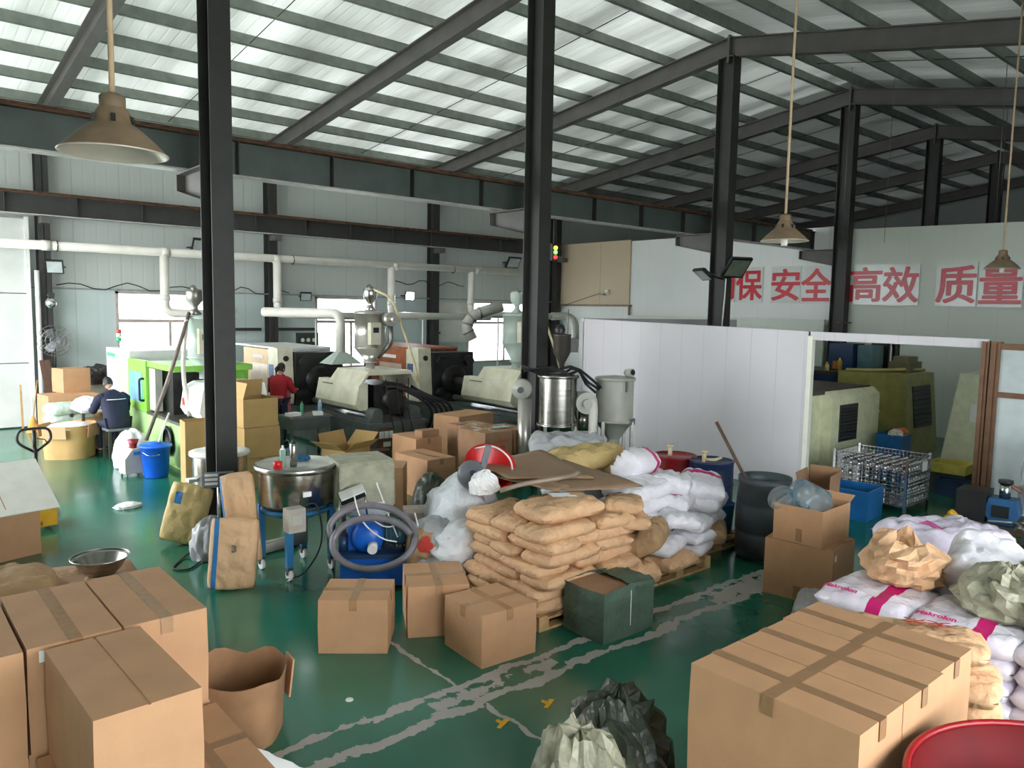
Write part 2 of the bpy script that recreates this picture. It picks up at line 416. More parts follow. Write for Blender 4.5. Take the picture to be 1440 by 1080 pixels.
# ---- end wall with the red slogan
sign_w = ribbed('white_wall_sheet', (222, 224, 222), 1, 0.5, 0.5, 0, 0.04, 0.15, (212, 214, 212), 1.0)
sign_g = ribbed('greenish_wall_sheet', (206, 212, 202), 1, 0.5, 0.5, 0, 0.05, 0.15, (198, 204, 194), 1.0)
beige_w = ribbed('beige_wall_sheet', (196, 178, 152), 1, 0.9, 0.6, 0, 0.06, 0.15, (150, 132, 110), 1.8)
b = MB(); b.bb((19.45, 9.75, 0), (19.55, 16.7, 5.12)); we = b.build('wall_end', sign_w); struct(we, 'white end wall carrying a red slogan')
b = MB(); b.add([(19.45, -3.2, 0), (19.45, 9.4, 0), (19.45, 9.4, 5.02), (19.45, -3.2, 4.72), (19.55, -3.2, 0), (19.55, 9.4, 0), (19.55, 9.4, 5.02), (19.55, -3.2, 4.72)],
    [(0, 3, 2, 1), (4, 5, 6, 7), (3, 7, 6, 2), (0, 1, 5, 4), (0, 4, 7, 3), (1, 2, 6, 5)])
b.build('white_cladding', sign_g, we)
b = MB(); b.bb((19.42, -3.2, 4.68), (19.44, -3.1, 4.7)); 
b = MB(); b.bb((19.38, 16.7, 3.06), (19.5, 20.2, 5.16)); b.build('beige_cladding', beige_w, we)
b = MB(); b.bb((19.3, 16.62, 3.0), (19.5, 20.2, 3.06)); b.bb((19.3, 16.6, 2.5), (19.36, 16.66, 3.0)); b.build('ledge_trim', mat('brown_trim', (128, 104, 88), 0.5), we)
b = MB(); b.bb((19.45, 16.7, 0), (19.55, 20.2, 3.06)); b.build('lower_cladding', sign_w, we)
b = MB(); b.bb((19.1, 9.85, 0), (19.2, 16.5, 2.72)); b.build('inner_cladding', sign_g, we)
chars = [('确', 13.2), ('保', 12.3), ('安', 11.17), ('全', 10.29), ('高', 9.0), ('效', 8.13), ('质', 6.89), ('量', 5.98)]
for i, (ch, y) in enumerate(chars):
    z = 3.615 - 0.012 * (i - 4)
    t = thing('slogan_plate', ['red slogan character hidden behind the third column', 'red slogan character beside the large floodlight', 'red slogan character third from the left, left of a roofed one', 'red slogan character just left of the fourth column', 'red slogan character just right of the fourth column', 'red slogan character sixth from the left', 'red slogan character seventh from the left', 'last red slogan character at the right picture edge'][i], 'sign', (19.43, y, z), 0, 'red slogan characters on the end wall')
    p = MB(); p.box((0, 0, 0), (0.02, 0.87, 1.0)); p.build('plate', sign_plate, t)
    me = text_mesh(ch, 0.98, 0.0)
    xs = [v.co.x for v in me.vertices]; ys = [v.co.y for v in me.vertices]
    cx, cy = (min(xs) + max(xs)) / 2, (min(ys) + max(ys)) / 2; sx_ = 0.81 / (max(xs) - min(xs)); sy_ = 0.84 / (max(ys) - min(ys))
    for v in me.vertices:
        v.co = Vector((-0.016, -(v.co.x - cx) * sx_, (v.co.y - cy) * sy_))
    bc = MB(); vv = [v.co.copy() for v in me.vertices]; pf = [tuple(p.vertices) for p in me.polygons]
    for q, (dy, dz) in enumerate(((0, 0), (0.024, 0), (-0.024, 0), (0, 0.017), (0, -0.017), (0.018, 0.013), (-0.018, 0.013), (0.018, -0.013), (-0.018, -0.013))):
        bc.add([v + Vector((-0.0004 * q, dy, dz)) for v in vv], pf)
    co = bc.build('character', sign_red, t); co['kind'] = 'stuff'

# ---- roof
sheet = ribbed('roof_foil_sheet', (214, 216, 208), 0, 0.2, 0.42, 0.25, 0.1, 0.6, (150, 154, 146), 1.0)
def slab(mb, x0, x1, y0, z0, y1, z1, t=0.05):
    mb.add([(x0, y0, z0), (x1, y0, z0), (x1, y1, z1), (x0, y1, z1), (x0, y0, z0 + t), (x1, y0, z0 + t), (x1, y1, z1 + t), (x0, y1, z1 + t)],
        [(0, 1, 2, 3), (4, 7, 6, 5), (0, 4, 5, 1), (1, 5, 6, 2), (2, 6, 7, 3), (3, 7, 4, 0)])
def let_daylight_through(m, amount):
    # translucency added to brighten the roof, varied by noise and by bay
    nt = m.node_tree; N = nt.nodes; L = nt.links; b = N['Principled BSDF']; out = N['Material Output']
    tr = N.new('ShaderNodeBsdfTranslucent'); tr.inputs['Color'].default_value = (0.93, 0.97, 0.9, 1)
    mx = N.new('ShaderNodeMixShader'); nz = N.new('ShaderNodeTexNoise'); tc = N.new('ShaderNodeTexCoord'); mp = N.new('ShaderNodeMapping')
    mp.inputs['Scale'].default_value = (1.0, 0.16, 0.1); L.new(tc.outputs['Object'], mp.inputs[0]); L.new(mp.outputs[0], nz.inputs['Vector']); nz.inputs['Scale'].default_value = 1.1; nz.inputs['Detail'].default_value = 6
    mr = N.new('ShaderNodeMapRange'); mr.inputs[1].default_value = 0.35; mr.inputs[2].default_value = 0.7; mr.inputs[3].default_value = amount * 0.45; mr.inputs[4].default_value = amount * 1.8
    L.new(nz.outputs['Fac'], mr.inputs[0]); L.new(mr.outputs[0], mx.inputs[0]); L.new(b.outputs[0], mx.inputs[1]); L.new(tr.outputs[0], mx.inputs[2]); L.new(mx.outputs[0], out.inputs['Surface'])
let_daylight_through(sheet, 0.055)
sheet2 = ribbed('roof_foil_sheet_dimmed_front', (196, 198, 190), 0, 0.2, 0.42, 0.25, 0.1, 0.6, (150, 154, 146), 1.0); let_daylight_through(sheet2, 0.014)  # greyer, less translucent copy that dims the slope over the camera
sheet3 = ribbed('roof_foil_sheet_dimmed_bay', (200, 202, 194), 0, 0.2, 0.45, 0.2, 0.1, 0.6, (150, 154, 146), 1.0); let_daylight_through(sheet3, 0.026)  # greyer copy that carries the roof's falloff into shade
sheet4 = ribbed('roof_foil_sheet_shaded_far', (176, 180, 172), 0, 0.2, 0.5, 0.1, 0.1, 0.6, (140, 144, 136), 1.0); let_daylight_through(sheet4, 0.006)  # darkest copy, shade of the far bay put into its colour
b = MB()
def roof_sheet(x0, x1, mi, rear):
    b.m = mi; z0 = RZT + 0.6
    if rear: b.add([(x0, 9.55, z0), (x1, 9.55, z0), (x1, 20.5, zl(20.5) + 0.6), (x0, 20.5, zl(20.5) + 0.6)], [(0, 1, 2, 3)])
    else: b.add([(x0, 9.55, z0), (x1, 9.55, z0), (x1, -3.4, zr(-3.4) + 0.6), (x0, -3.4, zr(-3.4) + 0.6)], [(3, 2, 1, 0)])
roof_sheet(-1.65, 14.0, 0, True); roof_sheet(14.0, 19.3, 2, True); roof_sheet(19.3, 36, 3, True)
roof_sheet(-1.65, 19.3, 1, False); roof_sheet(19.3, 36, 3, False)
roof = b.build('ceiling', [sheet, sheet2, sheet3, sheet4]); struct(roof, 'pitched roof of pale foil faced sheets')
for i, x in enumerate(FX):
    if i == 0: continue
    b = MB(); b.ibeam((x, 9.55, RZT + 0.19), (x, 20.15, zl(20.15) + 0.19), 0.38, 0.2); b.build('rafter', steel_rafter, roof)
    b = MB(); b.ibeam((x, 9.55, RZT + 0.19), (x, -3.2, zr(-3.2) + 0.19), 0.38, 0.2); b.build('rafter', steel_rafter, roof)
    b = MB(); b.box((x, 9.55, RZT + 0.14), (0.22, 0.05, 0.56)); b.build('ridge_plate', steel_rafter, roof)
def purlin(y, z, sl):
    b = MB(); R = RX(sl); c = Vector((17.2, y, z))
    b.box(c, (37.6, 0.012, 0.2), R); b.box(c + R @ Vector((0, 0.035, 0.094)), (37.6, 0.07, 0.012), R); b.box(c + R @ Vector((0, 0.035, -0.094)), (37.6, 0.07, 0.012), R)
    b.box(c + R @ Vector((0, 0.066, -0.08)), (37.6, 0.008, 0.03), R)
    b.build('purlin', purlin_m, roof)
for k in range(9):
    y = 9.9 + 1.27 * k; purlin(y, zl(y) + 0.485, -math.atan(0.123))
for k in range(10):
    y = 9.15 - 1.27 * k; purlin(y, zr(y) + 0.485, math.atan(0.19))
for i in range(len(FX) - 1):
    x = (FX[i] + FX[i + 1]) / 2
    b = MB(); b.cyl((x, 9.9, zl(9.9) + 0.42), (x, 20.0, zl(20) + 0.42), 0.009, n=6); b.build('tie_rod', steel_dark, roof)
    b = MB(); b.cyl((x, 9.1, zr(9.1) + 0.42), (x, -3, zr(-3) + 0.42), 0.009, n=6); b.build('tie_rod', steel_dark, roof)

# ---- ridge columns with crane brackets
cname = ['', 'nearest steel column beside the steel mixers', 'second steel column beside the steel hopper', 'third steel column behind the white partition', 'fourth steel column standing in the slogan wall', 'fifth steel column behind the slogan wall', 'farthest steel column in the dark bay']
for i in range(1, 7):
    x = FX[i]
    t = thing('steel_column', 'dark grey ' + cname[i], 'column', (x, CY, 0), 0, 'ridge columns')
    b = MB(); D, W = 0.38, 0.26
    b.bb((-W / 2, -D / 2, 0), (W / 2, -D / 2 + 0.018, RZT - 0.02)); b.bb((-W / 2, D / 2 - 0.018, 0), (W / 2, D / 2, RZT - 0.02)); b.bb((-0.007, -D / 2 + 0.018, 0), (0.007, D / 2 - 0.018, RZT - 0.02))
    b.build('shaft', steel_dark, t)
    b = MB(); b.box((0, 0, 0.012), (0.4, 0.5, 0.024)); b.build('base_plate', steel_dark, t)
    if i <= 4:
        b = MB(); b.prism([(D / 2, 4.1), (D / 2, 4.52), (1.12, 4.52), (1.12, 4.3)], -0.01, 0.01, 'x'); b.prism([(D / 2, 4.5), (D / 2, 4.52), (1.12, 4.52), (1.12, 4.5)], -0.12, 0.12, 'x')
        b.add([(-0.12, D / 2, 4.1), (0.12, D / 2, 4.1), (0.12, 1.12, 4.3), (-0.12, 1.12, 4.3)], [(0, 1, 2, 3)]); b.bb((-0.12, 1.1, 4.3), (0.12, 1.12, 4.52))
        b.build('crane_bracket', steel_rafter, t)
    if i == 4:
        for z in (2.1, 2.65):
            b = MB(); b.box((-0.12, -D / 2 - 0.01, z), (0.03, 0.4, 0.035)); b.box((0, -D / 2 + 0.1, z), (0.26, 0.03, 0.035)); b.build('rung', rust, t)
for i in range(0, 5):
    x = FX[i] + (-0.1 if i else 0)
    b = MB(); D, W = 0.34, 0.24
    b.bb((-W / 2, -D / 2, 0), (W / 2, -D / 2 + 0.016, zl(19.9))); b.bb((-W / 2, D / 2 - 0.016, 0), (W / 2, D / 2, zl(19.9))); b.bb((-0.007, -D / 2, 0), (0.007, D / 2, zl(19.9)))
    if i == 0: continue
    nm = ['', 'beside the wall fan', 'between the first and second window', 'right of the lit floodlight', 'in the far corner by the beige wall'][i]
    t = thing('wall_column', 'dark grey steel wall column ' + nm, 'column', (x, 20.02, 0), 0, 'wall columns')
    b.build('shaft', steel_dark, t)
    b = MB(); b.box((0, -0.33, 4.6), (0.2, 0.36, 0.14)); b.build('crane_bracket', steel_rafter, t)

# ---- crane runway beams
def runway(label, y, z0, z1, x0, x1, web):
    t = thing('crane_runway_beam', label, 'crane beam', ((x0 + x1) / 2, y, z0), 0, 'crane runway beams')
    L = x1 - x0; h = z1 - z0
    b = MB(); b.box((0, 0, h / 2), (L, 0.012, h)); b.build('web', web, t)
    b = MB(); b.box((0, 0, h - 0.01), (L, 0.24, 0.02)); b.build('top_flange', rust, t)
    b = MB(); b.box((0, 0, h + 0.03), (L, 0.05, 0.05)); b.build('rail', rust, t)
    b = MB(); b.box((0, 0, 0.01), (L, 0.24, 0.02)); b.build('bottom_flange', mat('lit_pale_flange', (186, 184, 182), 0.45, 0.2), t)  # pale colour stands for the light caught by the bottom flange
    n = int(L / 1.32)
    for k in range(n + 1):
        b = MB(); b.box((-L / 2 + 0.05 + k * (L - 0.1) / n, 0, h / 2), (0.014, 0.22, h - 0.04)); b.build('stiffener', steel_dark, t)
    return t
runway('green grey crane beam on the column brackets, nearer of two', 10.4, 4.52, 5.0, -1.55, 19.25, steel_green)
runway('dark grey crane beam along the back wall, farther of two', 19.6, 4.68, 5.14, -1.55, 19.0, steel_dark)

# ---- white partition with doorway, header and bronze framed screen
PX = 11.4
part_w = ribbed('white_partition_sheet', (216, 212, 216), 1, 0.475, 0.45, 0, 0.07, 0.22, (204, 200, 204), 0.475)
b = MB(); b.add([(PX, 6.09, 0), (PX, 11.02, 0), (PX, 11.02, 2.67), (PX, 6.09, 2.57), (PX + 0.06, 6.09, 0), (PX + 0.06, 11.02, 0), (PX + 0.06, 11.02, 2.67), (PX + 0.06, 6.09, 2.57)],
    [(0, 3, 2, 1), (4, 5, 6, 7), (3, 7, 6, 2), (0, 1, 5, 4), (0, 4, 7, 3), (1, 2, 6, 5)])
pw = b.build('wall_partition', part_w); struct(pw, 'white sandwich panel partition with doorway')
b = MB(); b.bb((PX - 0.015, 6.04, 0), (PX + 0.075, 6.12, 2.5)); b.build('end_trim', mat('ivory_trim', (236, 236, 222), 0.4, var=0.03), pw)
b = MB(); b.add([(PX, 3.6, 2.43), (PX, 6.12, 2.44), (PX, 6.12, 2.57), (PX, 3.6, 2.55), (PX + 0.06, 3.6, 2.43), (PX + 0.06, 6.12, 2.44), (PX + 0.06, 6.12, 2.57), (PX + 0.06, 3.6, 2.55)],
    [(0, 3, 2, 1), (4, 5, 6, 7), (3, 7, 6, 2), (0, 1, 5, 4), (0, 4, 7, 3), (1, 2, 6, 5)])
b.build('header', part_w, pw)
b = MB(); b.bb((PX - 0.02, 11.0, 2.6), (PX + 5.5, 11.06, 2.68)); b.bb((PX, 11.0, 0), (PX + 5.5, 11.05, 2.6)); b.build('return_panel', part_w, pw)
sc = bpy.data.objects.new('trim_1', None); COL.objects.link(sc); struct(sc, 'bronze aluminium framed screen beside the doorway')
for y0, y1 in ((3.57, 3.66), (3.44, 3.55)):
    b = MB(); b.bb((PX - 0.04, y0, 0), (PX + 0.08, y1, 2.52)); b.bb((PX - 0.06, (y0 + y1) / 2 - 0.012, 0), (PX - 0.04, (y0 + y1) / 2 + 0.012, 2.5)); b.build('post', bronze, sc)
for z, h_ in ((2.46, 0.08), (1.83, 0.07), (0.06, 0.1)):
    b = MB(); b.bb((PX - 0.03, 0.3, z - h_ / 2), (PX + 0.06, 3.44, z + h_ / 2)); b.build('rail', bronze, sc)
for z0, z1 in ((0.1, 1.8), (1.86, 2.42)):
    b = MB(); b.bb((PX, 0.3, z0), (PX + 0.02, 3.44, z1)); b.build('panel', frost, sc)

# ---- unseen walls that shut off the sky; left and camera-side openings sized for the daylight
b = MB(); b.bb((-1.7, -3.3, 0), (-1.6, 9.6, 8.7)); b.bb((-1.7, 19.6, 0), (-1.6, 20.3, 7.6)); b.bb((-1.7, 9.6, 5.4), (-1.6, 19.6, 8.7)); struct(b.build('wall_left', wall_hi), 'unseen grey sheet wall with a gateway widened for daylight')
b = MB(); b.bb((8.0, -3.3, 0), (36, -3.2, 6.3)); b.bb((-1.65, -3.3, 0), (-0.6, -3.2, 6.3)); b.bb((-0.6, -3.3, 4.4), (8.0, -3.2, 6.3)); struct(b.build('wall_front', wall_hi), 'unseen grey sheet wall on the camera side, opening sized for daylight')
b = MB(); b.bb((36, -3.3, 0), (36.1, 20.3, 8.7)); struct(b.build('wall_right', wall_hi), 'grey sheet gable wall at the far end')

# ================================================================= HANGING LAMPS, PIPES, FLOODLIGHTS
def pendant(label, loc, r, top, bulb):
    t = thing('pendant_lamp', label, 'lamp', loc, 0, 'bell pendant lamps')
    k = r / 0.225
    b = MB(); b.cyl((0, 0, 0.27 * k), (0, 0, top - loc[2]), 0.013, n=8); b.build('pole', rope, t)
    b = MB(); b.lathe([(0.0, 0.262 * k), (0.04 * k, 0.262 * k), (0.055 * k, 0.25 * k), (0.055 * k, 0.19 * k), (0.05 * k, 0.185 * k)], n=20); b.build('socket_cap', lamp_out, t)
    b = MB()
    prof = [(0.06, 0.2), (0.075, 0.175), (0.092, 0.125), (0.105, 0.118), (0.135, 0.094), (0.17, 0.062), (0.205, 0.028), (0.224, 0.006), (0.228, 0.0)]
    b.lathe([(a * k, z * k) for a, z in prof], n=36); sh = b.build('shade', lamp_out, t)
    b = MB(); b.lathe([((a - 0.004) * k, (z - 0.003) * k) for a, z in prof], n=36); b.build('reflector', lamp_in, sh)
    b = MB(); b.tube([(0.228 * k * math.cos(a), 0.228 * k * math.sin(a), 0) for a in [2 * PI * i / 36 for i in range(36)]], 0.004 * k, 6, close=True); b.build('rim', lamp_in, sh)
    for i in range(6):
        a = PI * i / 3 + 0.3
        b = MB(); R = RZ(a); b.box(R @ Vector((0.094 * k, 0, 0.145 * k)), (0.006, 0.02 * k, 0.035 * k), R @ RY(-0.25)); b.build('vent_slot', black, sh)
    if bulb:
        b = MB(); b.lathe([(0.0, -0.05), (0.03, -0.045), (0.035, 0.0), (0.025, 0.05), (0.02, 0.1)], n=14); b.build('bulb', white_pl, t)
pendant('large dusty bell lamp hanging in the left foreground', (0.950, 3.910, 3.498), 0.225, 7.2, False)
pendant('bell lamp with pale bulb hanging before the third column', (7.145, 4.148, 3.558), 0.225, 7.15, True)
pendant('small distant bell lamp hanging before the last slogan character', (12.323, 3.792, 3.521), 0.225, 7.1, True)

def flood(label, loc, yaw, tilt, w=0.3, h=0.24, face=None, back=0.18, arm=None):
    """a flat floodlight on a bracket; local -y is where it shines"""
    t = thing('floodlight', label, 'floodlight', loc, yaw)
    R = RX(tilt)
    b = MB(); b.box(R @ Vector((0, 0, 0)), (w, 0.06, h), R); b.box(R @ Vector((0, 0.05, 0)), (w * 0.6, 0.06, h * 0.6), R); b.build('housing', black, t)
    b = MB(); b.box(R @ Vector((0, -0.033, 0)), (w * 0.86, 0.008, h * 0.82), R); b.build('lens', face or mat('flood_glass', (170, 176, 176), 0.1), t)
    b = MB(); b.box((w * 0.53, back / 2, 0), (0.012, back, 0.03)); b.box((-w * 0.53, back / 2, 0), (0.012, back, 0.03)); b.box((0, back, 0), (w * 1.08, 0.012, 0.03)); b.build('bracket', steel_dark, t)
    if arm:
        q = RZ(-yaw) @ (Vector(arm) - Vector(loc)); b = MB(); b.cyl((0, 0.08, 0), q, 0.018, n=8); b.build('arm', steel_dark, t)
    return t
flood('square floodlight on the wall column above the fan', (3.476, 19.500, 3.587), -0.35, 0.35, 0.34, 0.3)
flood('small floodlight above the second window', (9.580, 19.900, 3.087), -0.3, 0.4, 0.3, 0.24)
lit = flood('lit white floodlight on the back wall', (12.971, 19.900, 3.192), -0.1, 0.2, 0.3, 0.26, mat('lit_flood_glass', (255, 255, 255), 0.2, emit=((236, 244, 255), 60)), back=0.28)
flood('large floodlight tilted down beside the slogan on the third column', (13.715, 8.989, 3.763), -0.35, 0.75, 0.5, 0.5, mat('flood_green_glass', (118, 128, 112), 0.2), arm=(14.0, 9.4, 3.6))
flood('black floodlight on the left of the third column', (13.3, 9.5, 3.62), -2.0, 0.9, 0.4, 0.32, arm=(14.0, 9.5, 3.55))
flood('black floodlight behind the nearest column', (6.682, 19.820, 4.230), 0.1, 0.5, 0.34, 0.5, back=0.27)
flood('dark tilted floodlight on the wall left of the second column', (17.049, 19.820, 4.415), -0.1, 0.6, 0.5, 0.4, back=0.27)
b = MB(); b.tube([(13.192, 8.877, 3.511), (13.152, 8.862, 3.119), (13.080, 8.849, 2.530)], 0.014, 6); tag(b.build('conduit', white_pl), 'thin white conduit running down the third column', 'conduit')
b = MB(); b.box((0, 0, 0), (0.14, 0.1, 0.16)); b.cyl((0, -0.05, -0.03), (0, -0.13, -0.06), 0.04); t = thing('wall_camera', 'small white security camera on the beige wall', 'camera', (19.300, 17.587, 3.467), -PI / 2)
b.build('body', white_pl, t); b = MB(); b.cyl((0, -0.13, -0.06), (0, -0.15, -0.065), 0.03); b.build('lens', black, t)
b = MB(); b.tube([(19.270, 17.587, 3.348), (19.270, 17.945, 3.421), (19.270, 19.362, 3.077), (19.270, 20.190, 2.868)], 0.008, 6)
tag(b.build('cable', rubber), 'thin cable sagging from the white wall camera', 'cable')
t = thing('signal_lamp', 'small red and yellow crane signal lamp beside the second column', 'signal lamp', (9.977, 10.4, 3.9))
b = MB(); b.box((0, 0.06, 0), (0.14, 0.08, 0.3)); b.build('housing', black, t)
b = MB(); b.cyl((0, 0.06, 0.15), (0, 0.06, 0.62), 0.015, n=8); b.build('hanger', steel_dark, t)
for z, c in ((0.08, (255, 210, 60)), (0.0, (90, 220, 90)), (-0.09, (255, 40, 40))):
    b = MB(); b.cyl((0, 0.02, z), (0, -0.01, z), 0.035); b.build('lens', mat('signal_%d' % c[1], c, 0.3, emit=(c, 4)), t)

# ---- white ventilation pipe along the wall with drops to the machines
def bend(path, r=0.12, n=5):
    """round the corners of a pipe run"""
    P = [Vector(p) for p in path]; out = [P[0]]
    for k in range(1, len(P) - 1):
        a, c, d = P[k - 1], P[k], P[k + 1]
        u = (a - c).normalized() * min(r, (a - c).length * 0.45); w = (d - c).normalized() * min(r, (d - c).length * 0.45)
        for i in range(n + 1):
            t = i / n; out.append((c + u) * (1 - t) ** 2 + c * 2 * t * (1 - t) + (c + w) * t ** 2)
    out.append(P[-1]); return out
PY = 19.35
t = thing('vent_pipe', 'long white ventilation pipe running along the back wall', 'pipe', (0, PY, 4.0))
b = MB(); b.cyl((-1.5, 0, 0.02), (17.6, 0, 0.06), 0.1, n=20); b.build('main_run', pvc, t)
for x in (3.3, 5.75, 8.5, 12.1, 15.1):
    b = MB(); b.cyl((x - 0.09, 0, 0.03), (x + 0.09, 0, 0.03), 0.112, n=20); b.build('coupling', pvc, t)
for x in (3.3, 8.75, 14.0):
    b = MB(); b.box((x + 0.2, 0.3, 0.03), (0.04, 0.6, 0.03)); b.tube([(x + 0.2, 0.11 * math.cos(a), 0.03 + 0.11 * math.sin(a)) for a in [2 * PI * i / 12 for i in range(12)]], 0.012, 6, close=True); b.build('pipe_hanger', steel_dark, t)
drops = [('left', 5.72, 7.3, 2.6), ('second', 8.52, 10.6, 2.6), ('third', 11.98, 15.4, 2.6), ('rightmost', 14.9, 18.2, 2.66)]
for nm, x0, x1, zb in drops:
    t = thing('vent_drop', f'{nm} white duct dropping from the long pipe and turning right', 'duct', (x0, PY, zb), 0, 'white duct drops')
    b = MB(); b.tube(bend([(0, 0, 4.0 - zb), (0, 0, 0), (x1 - x0, -0.35, -0.03)], 0.22), 0.105, 16); b.build('duct', pvc, t)
    b = MB(); b.cyl((0, 0, 0.3), (0, 0, 0.42), 0.116, n=16); b.build('coupling', pvc, t)
    b = MB(); b.cyl((1.0, -0.16, -0.1), (1.0, -0.16, -zb), 0.025, n=8); b.box((1.0, -0.16, -0.11), (0.3, 0.06, 0.02)); b.build('prop', white_pl, t)
# flexible hood arms
t = thing('fume_hood', 'pale sheet metal fume hood over the dark clamping unit', 'hood', (8.006, 14.977, 1.727))
b = MB(); b.add([(-0.36, -0.28, -0.12), (0.36, -0.28, -0.12), (0.36, 0.28, -0.12), (-0.36, 0.28, -0.12), (-0.1, -0.1, 0.12), (0.1, -0.1, 0.12), (0.1, 0.1, 0.12), (-0.1, 0.1, 0.12)],
    [(0, 1, 5, 4), (1, 2, 6, 5), (2, 3, 7, 6), (3, 0, 4, 7), (4, 5, 6, 7)]); b.build('cone', hop_green, t)
b = MB(); b.tube(bend([(0, 0, 0.1), (0, 0, 0.95), (-0.9, 1.9, 0.95)], 0.2), 0.105, 14); b.build('duct', pvc, t)
t = thing('exhaust_elbow', 'grey ribbed exhaust elbow bending down beside the third hopper', 'duct', (10.734, 13.870, 2.125))
b = MB(); P = bend([(0, 0, 0), (-0.12, 0.1, 0.32), (0.05, 0, 0.58), (0.62, -0.3, 0.78)], 0.2, 6); b.tube(P, 0.13, 16); b.build('hose', hop_grey, t)
for k in range(1, len(P) - 1, 4):
    b = MB(); d = (P[k + 1] - P[k - 1]).normalized() * 0.02; b.cyl(P[k] - d, P[k] + d, 0.14, n=16); b.build('clamp', steel_m, t)
t = thing('exhaust_elbow', 'thick grey hose end bending down beyond the partition corner', 'duct', (18.2, 19.0, 2.63))
b = MB(); P = bend([(-0.1, 0.02, 0), (0.5, -0.2, 0.02), (0.35, -0.7, -0.2), (0.15, -0.9, -1.0)], 0.25, 6); b.tube(P, 0.13, 14); b.build('hose', hop_grey, t)
t = thing('wall_cabinet', 'white cabinet panel on the back wall left of the third window', 'cabinet', (14.0, 20.05, 1.75))
b = MB(); b.bb((0, 0, 0), (1.32, 0.14, 1.28)); b.build('body', mat('off_white_panel', (214, 212, 204), 0.5, var=0.05), t)
b = MB(); b.cyl((0.08, 0, 0.3), (0.08, -0.02, 0.3), 0.03, n=10); b.cyl((0.2, 0, 0.3), (0.2, -0.02, 0.3), 0.03, n=10); b.build('socket', black, t)
# ---- pipe standing by the left door, cables on the wall
b = MB(); b.cyl((0, 0, 0), (0, 0, 3.5), 0.05, n=12); put(tag(b.build('down_pipe', white_pl), 'thin white vertical pipe beside the sliding door', 'pipe'), (3.17, 19.75, 0))
for i, (x0, x1, z) in enumerate(((3.6, 6.6, 3.2), (6.9, 9.2, 3.2), (12.6, 15.2, 3.6))):
    b = MB(); b.tube([(x0 + (x1 - x0) * k / 12, 20.12, z + 0.1 * math.sin(k * 1.3 + i) * (0.4 + 0.6 * math.sin(PI * k / 12))) for k in range(13)], 0.012, 6)
    tag(b.build('wall_cable', rubber), ['black cable looping over the first window', 'black cable looping behind the nearest column', 'black cable sagging between the wall columns'][i], 'cable')
for i, (px, d) in enumerate(((1085, 19), (1130, 20), (1262, 17), (1280, 20), (1352, 18), (1385, 17))):
    p = [(17.9, 8.9), (19.0, 8.4), (17.6, 5.6), (21.0, 6.6), (19.8, 4.6), (18.2, 4.1)][i]
    b = MB(); b.cyl((0, 0, 4.4 + 0.2 * i), (0, 0, zr(p[1]) + 0.61), 0.006, n=5); o = b.build('hanging_wire', steel_m); put(o, (p[0], p[1], 0))
    tag(o, 'thin wire hanging from the dark roof, ' + ['just right of the third column', 'left of the fourth column', 'before the middle of the slogan', 'behind the slogan wall top', 'before the fifth column', 'left of the small distant lamp'][i], 'wire', 'wires hanging from the roof')

# ---- wall fan and alarm ball on the left wall column
t = thing('wall_fan', 'round caged wall fan beside the left wall column', 'fan', (3.403, 19.400, 1.967), -0.15)
b = MB()
for y in (-0.1, 0.1):
    for r in (0.34, 0.26, 0.18, 0.09):
        yy = y * (1.0 if r < 0.3 else 0.15)
        b.tube([(r * math.cos(a), yy, r * math.sin(a)) for a in [2 * PI * i / 28 for i in range(28)]], 0.006, 5, close=True)
    for i in range(14):
        a = 2 * PI * i / 14; b.tube([(0.03 * math.cos(a), y, 0.03 * math.sin(a)), (0.26 * math.cos(a), y, 0.26 * math.sin(a)), (0.34 * math.cos(a), y * 0.15, 0.34 * math.sin(a))], 0.004, 5)
c = b.build('cage', steel_m, t); c['kind'] = 'stuff'
for i in range(3):
    a = 2 * PI * i / 3; b = MB(); R = RY(a)
    b.add([R @ Vector(p) for p in ((0.03, 0.02, -0.05), (0.24, 0.035, -0.1), (0.29, 0.0, 0.02), (0.2, -0.035, 0.1), (0.03, -0.02, 0.05))], [(0, 1, 2, 3, 4)]); b.build('blade', grey_pl, t)
b = MB(); b.cyl((0, 0.02, 0), (0, 0.25, 0), 0.08, 0.06); b.build('motor', grey_pl, t)
b = MB(); b.box((0, 0.3, -0.1), (0.05, 0.2, 0.05)); b.cyl((0, 0.2, 0), (0, 0.2, -0.7), 0.02, n=8); b.build('bracket', steel_dark, t)
t = thing('dome_mirror', 'small silver ball lamp above the wall fan', 'wall lamp', (3.372, 19.450, 2.792))
b = MB(); b.lathe([(0.0, -0.12), (0.07, -0.1), (0.115, -0.03), (0.115, 0.03), (0.07, 0.1), (0.02, 0.12)], n=18); b.build('ball', chrome, t)
b = MB(); b.box((0, 0, 0.17), (0.12, 0.1, 0.1)); b.box((0, 0.2, 0.17), (0.05, 0.4, 0.04)); b.build('bracket', steel_dark, t)

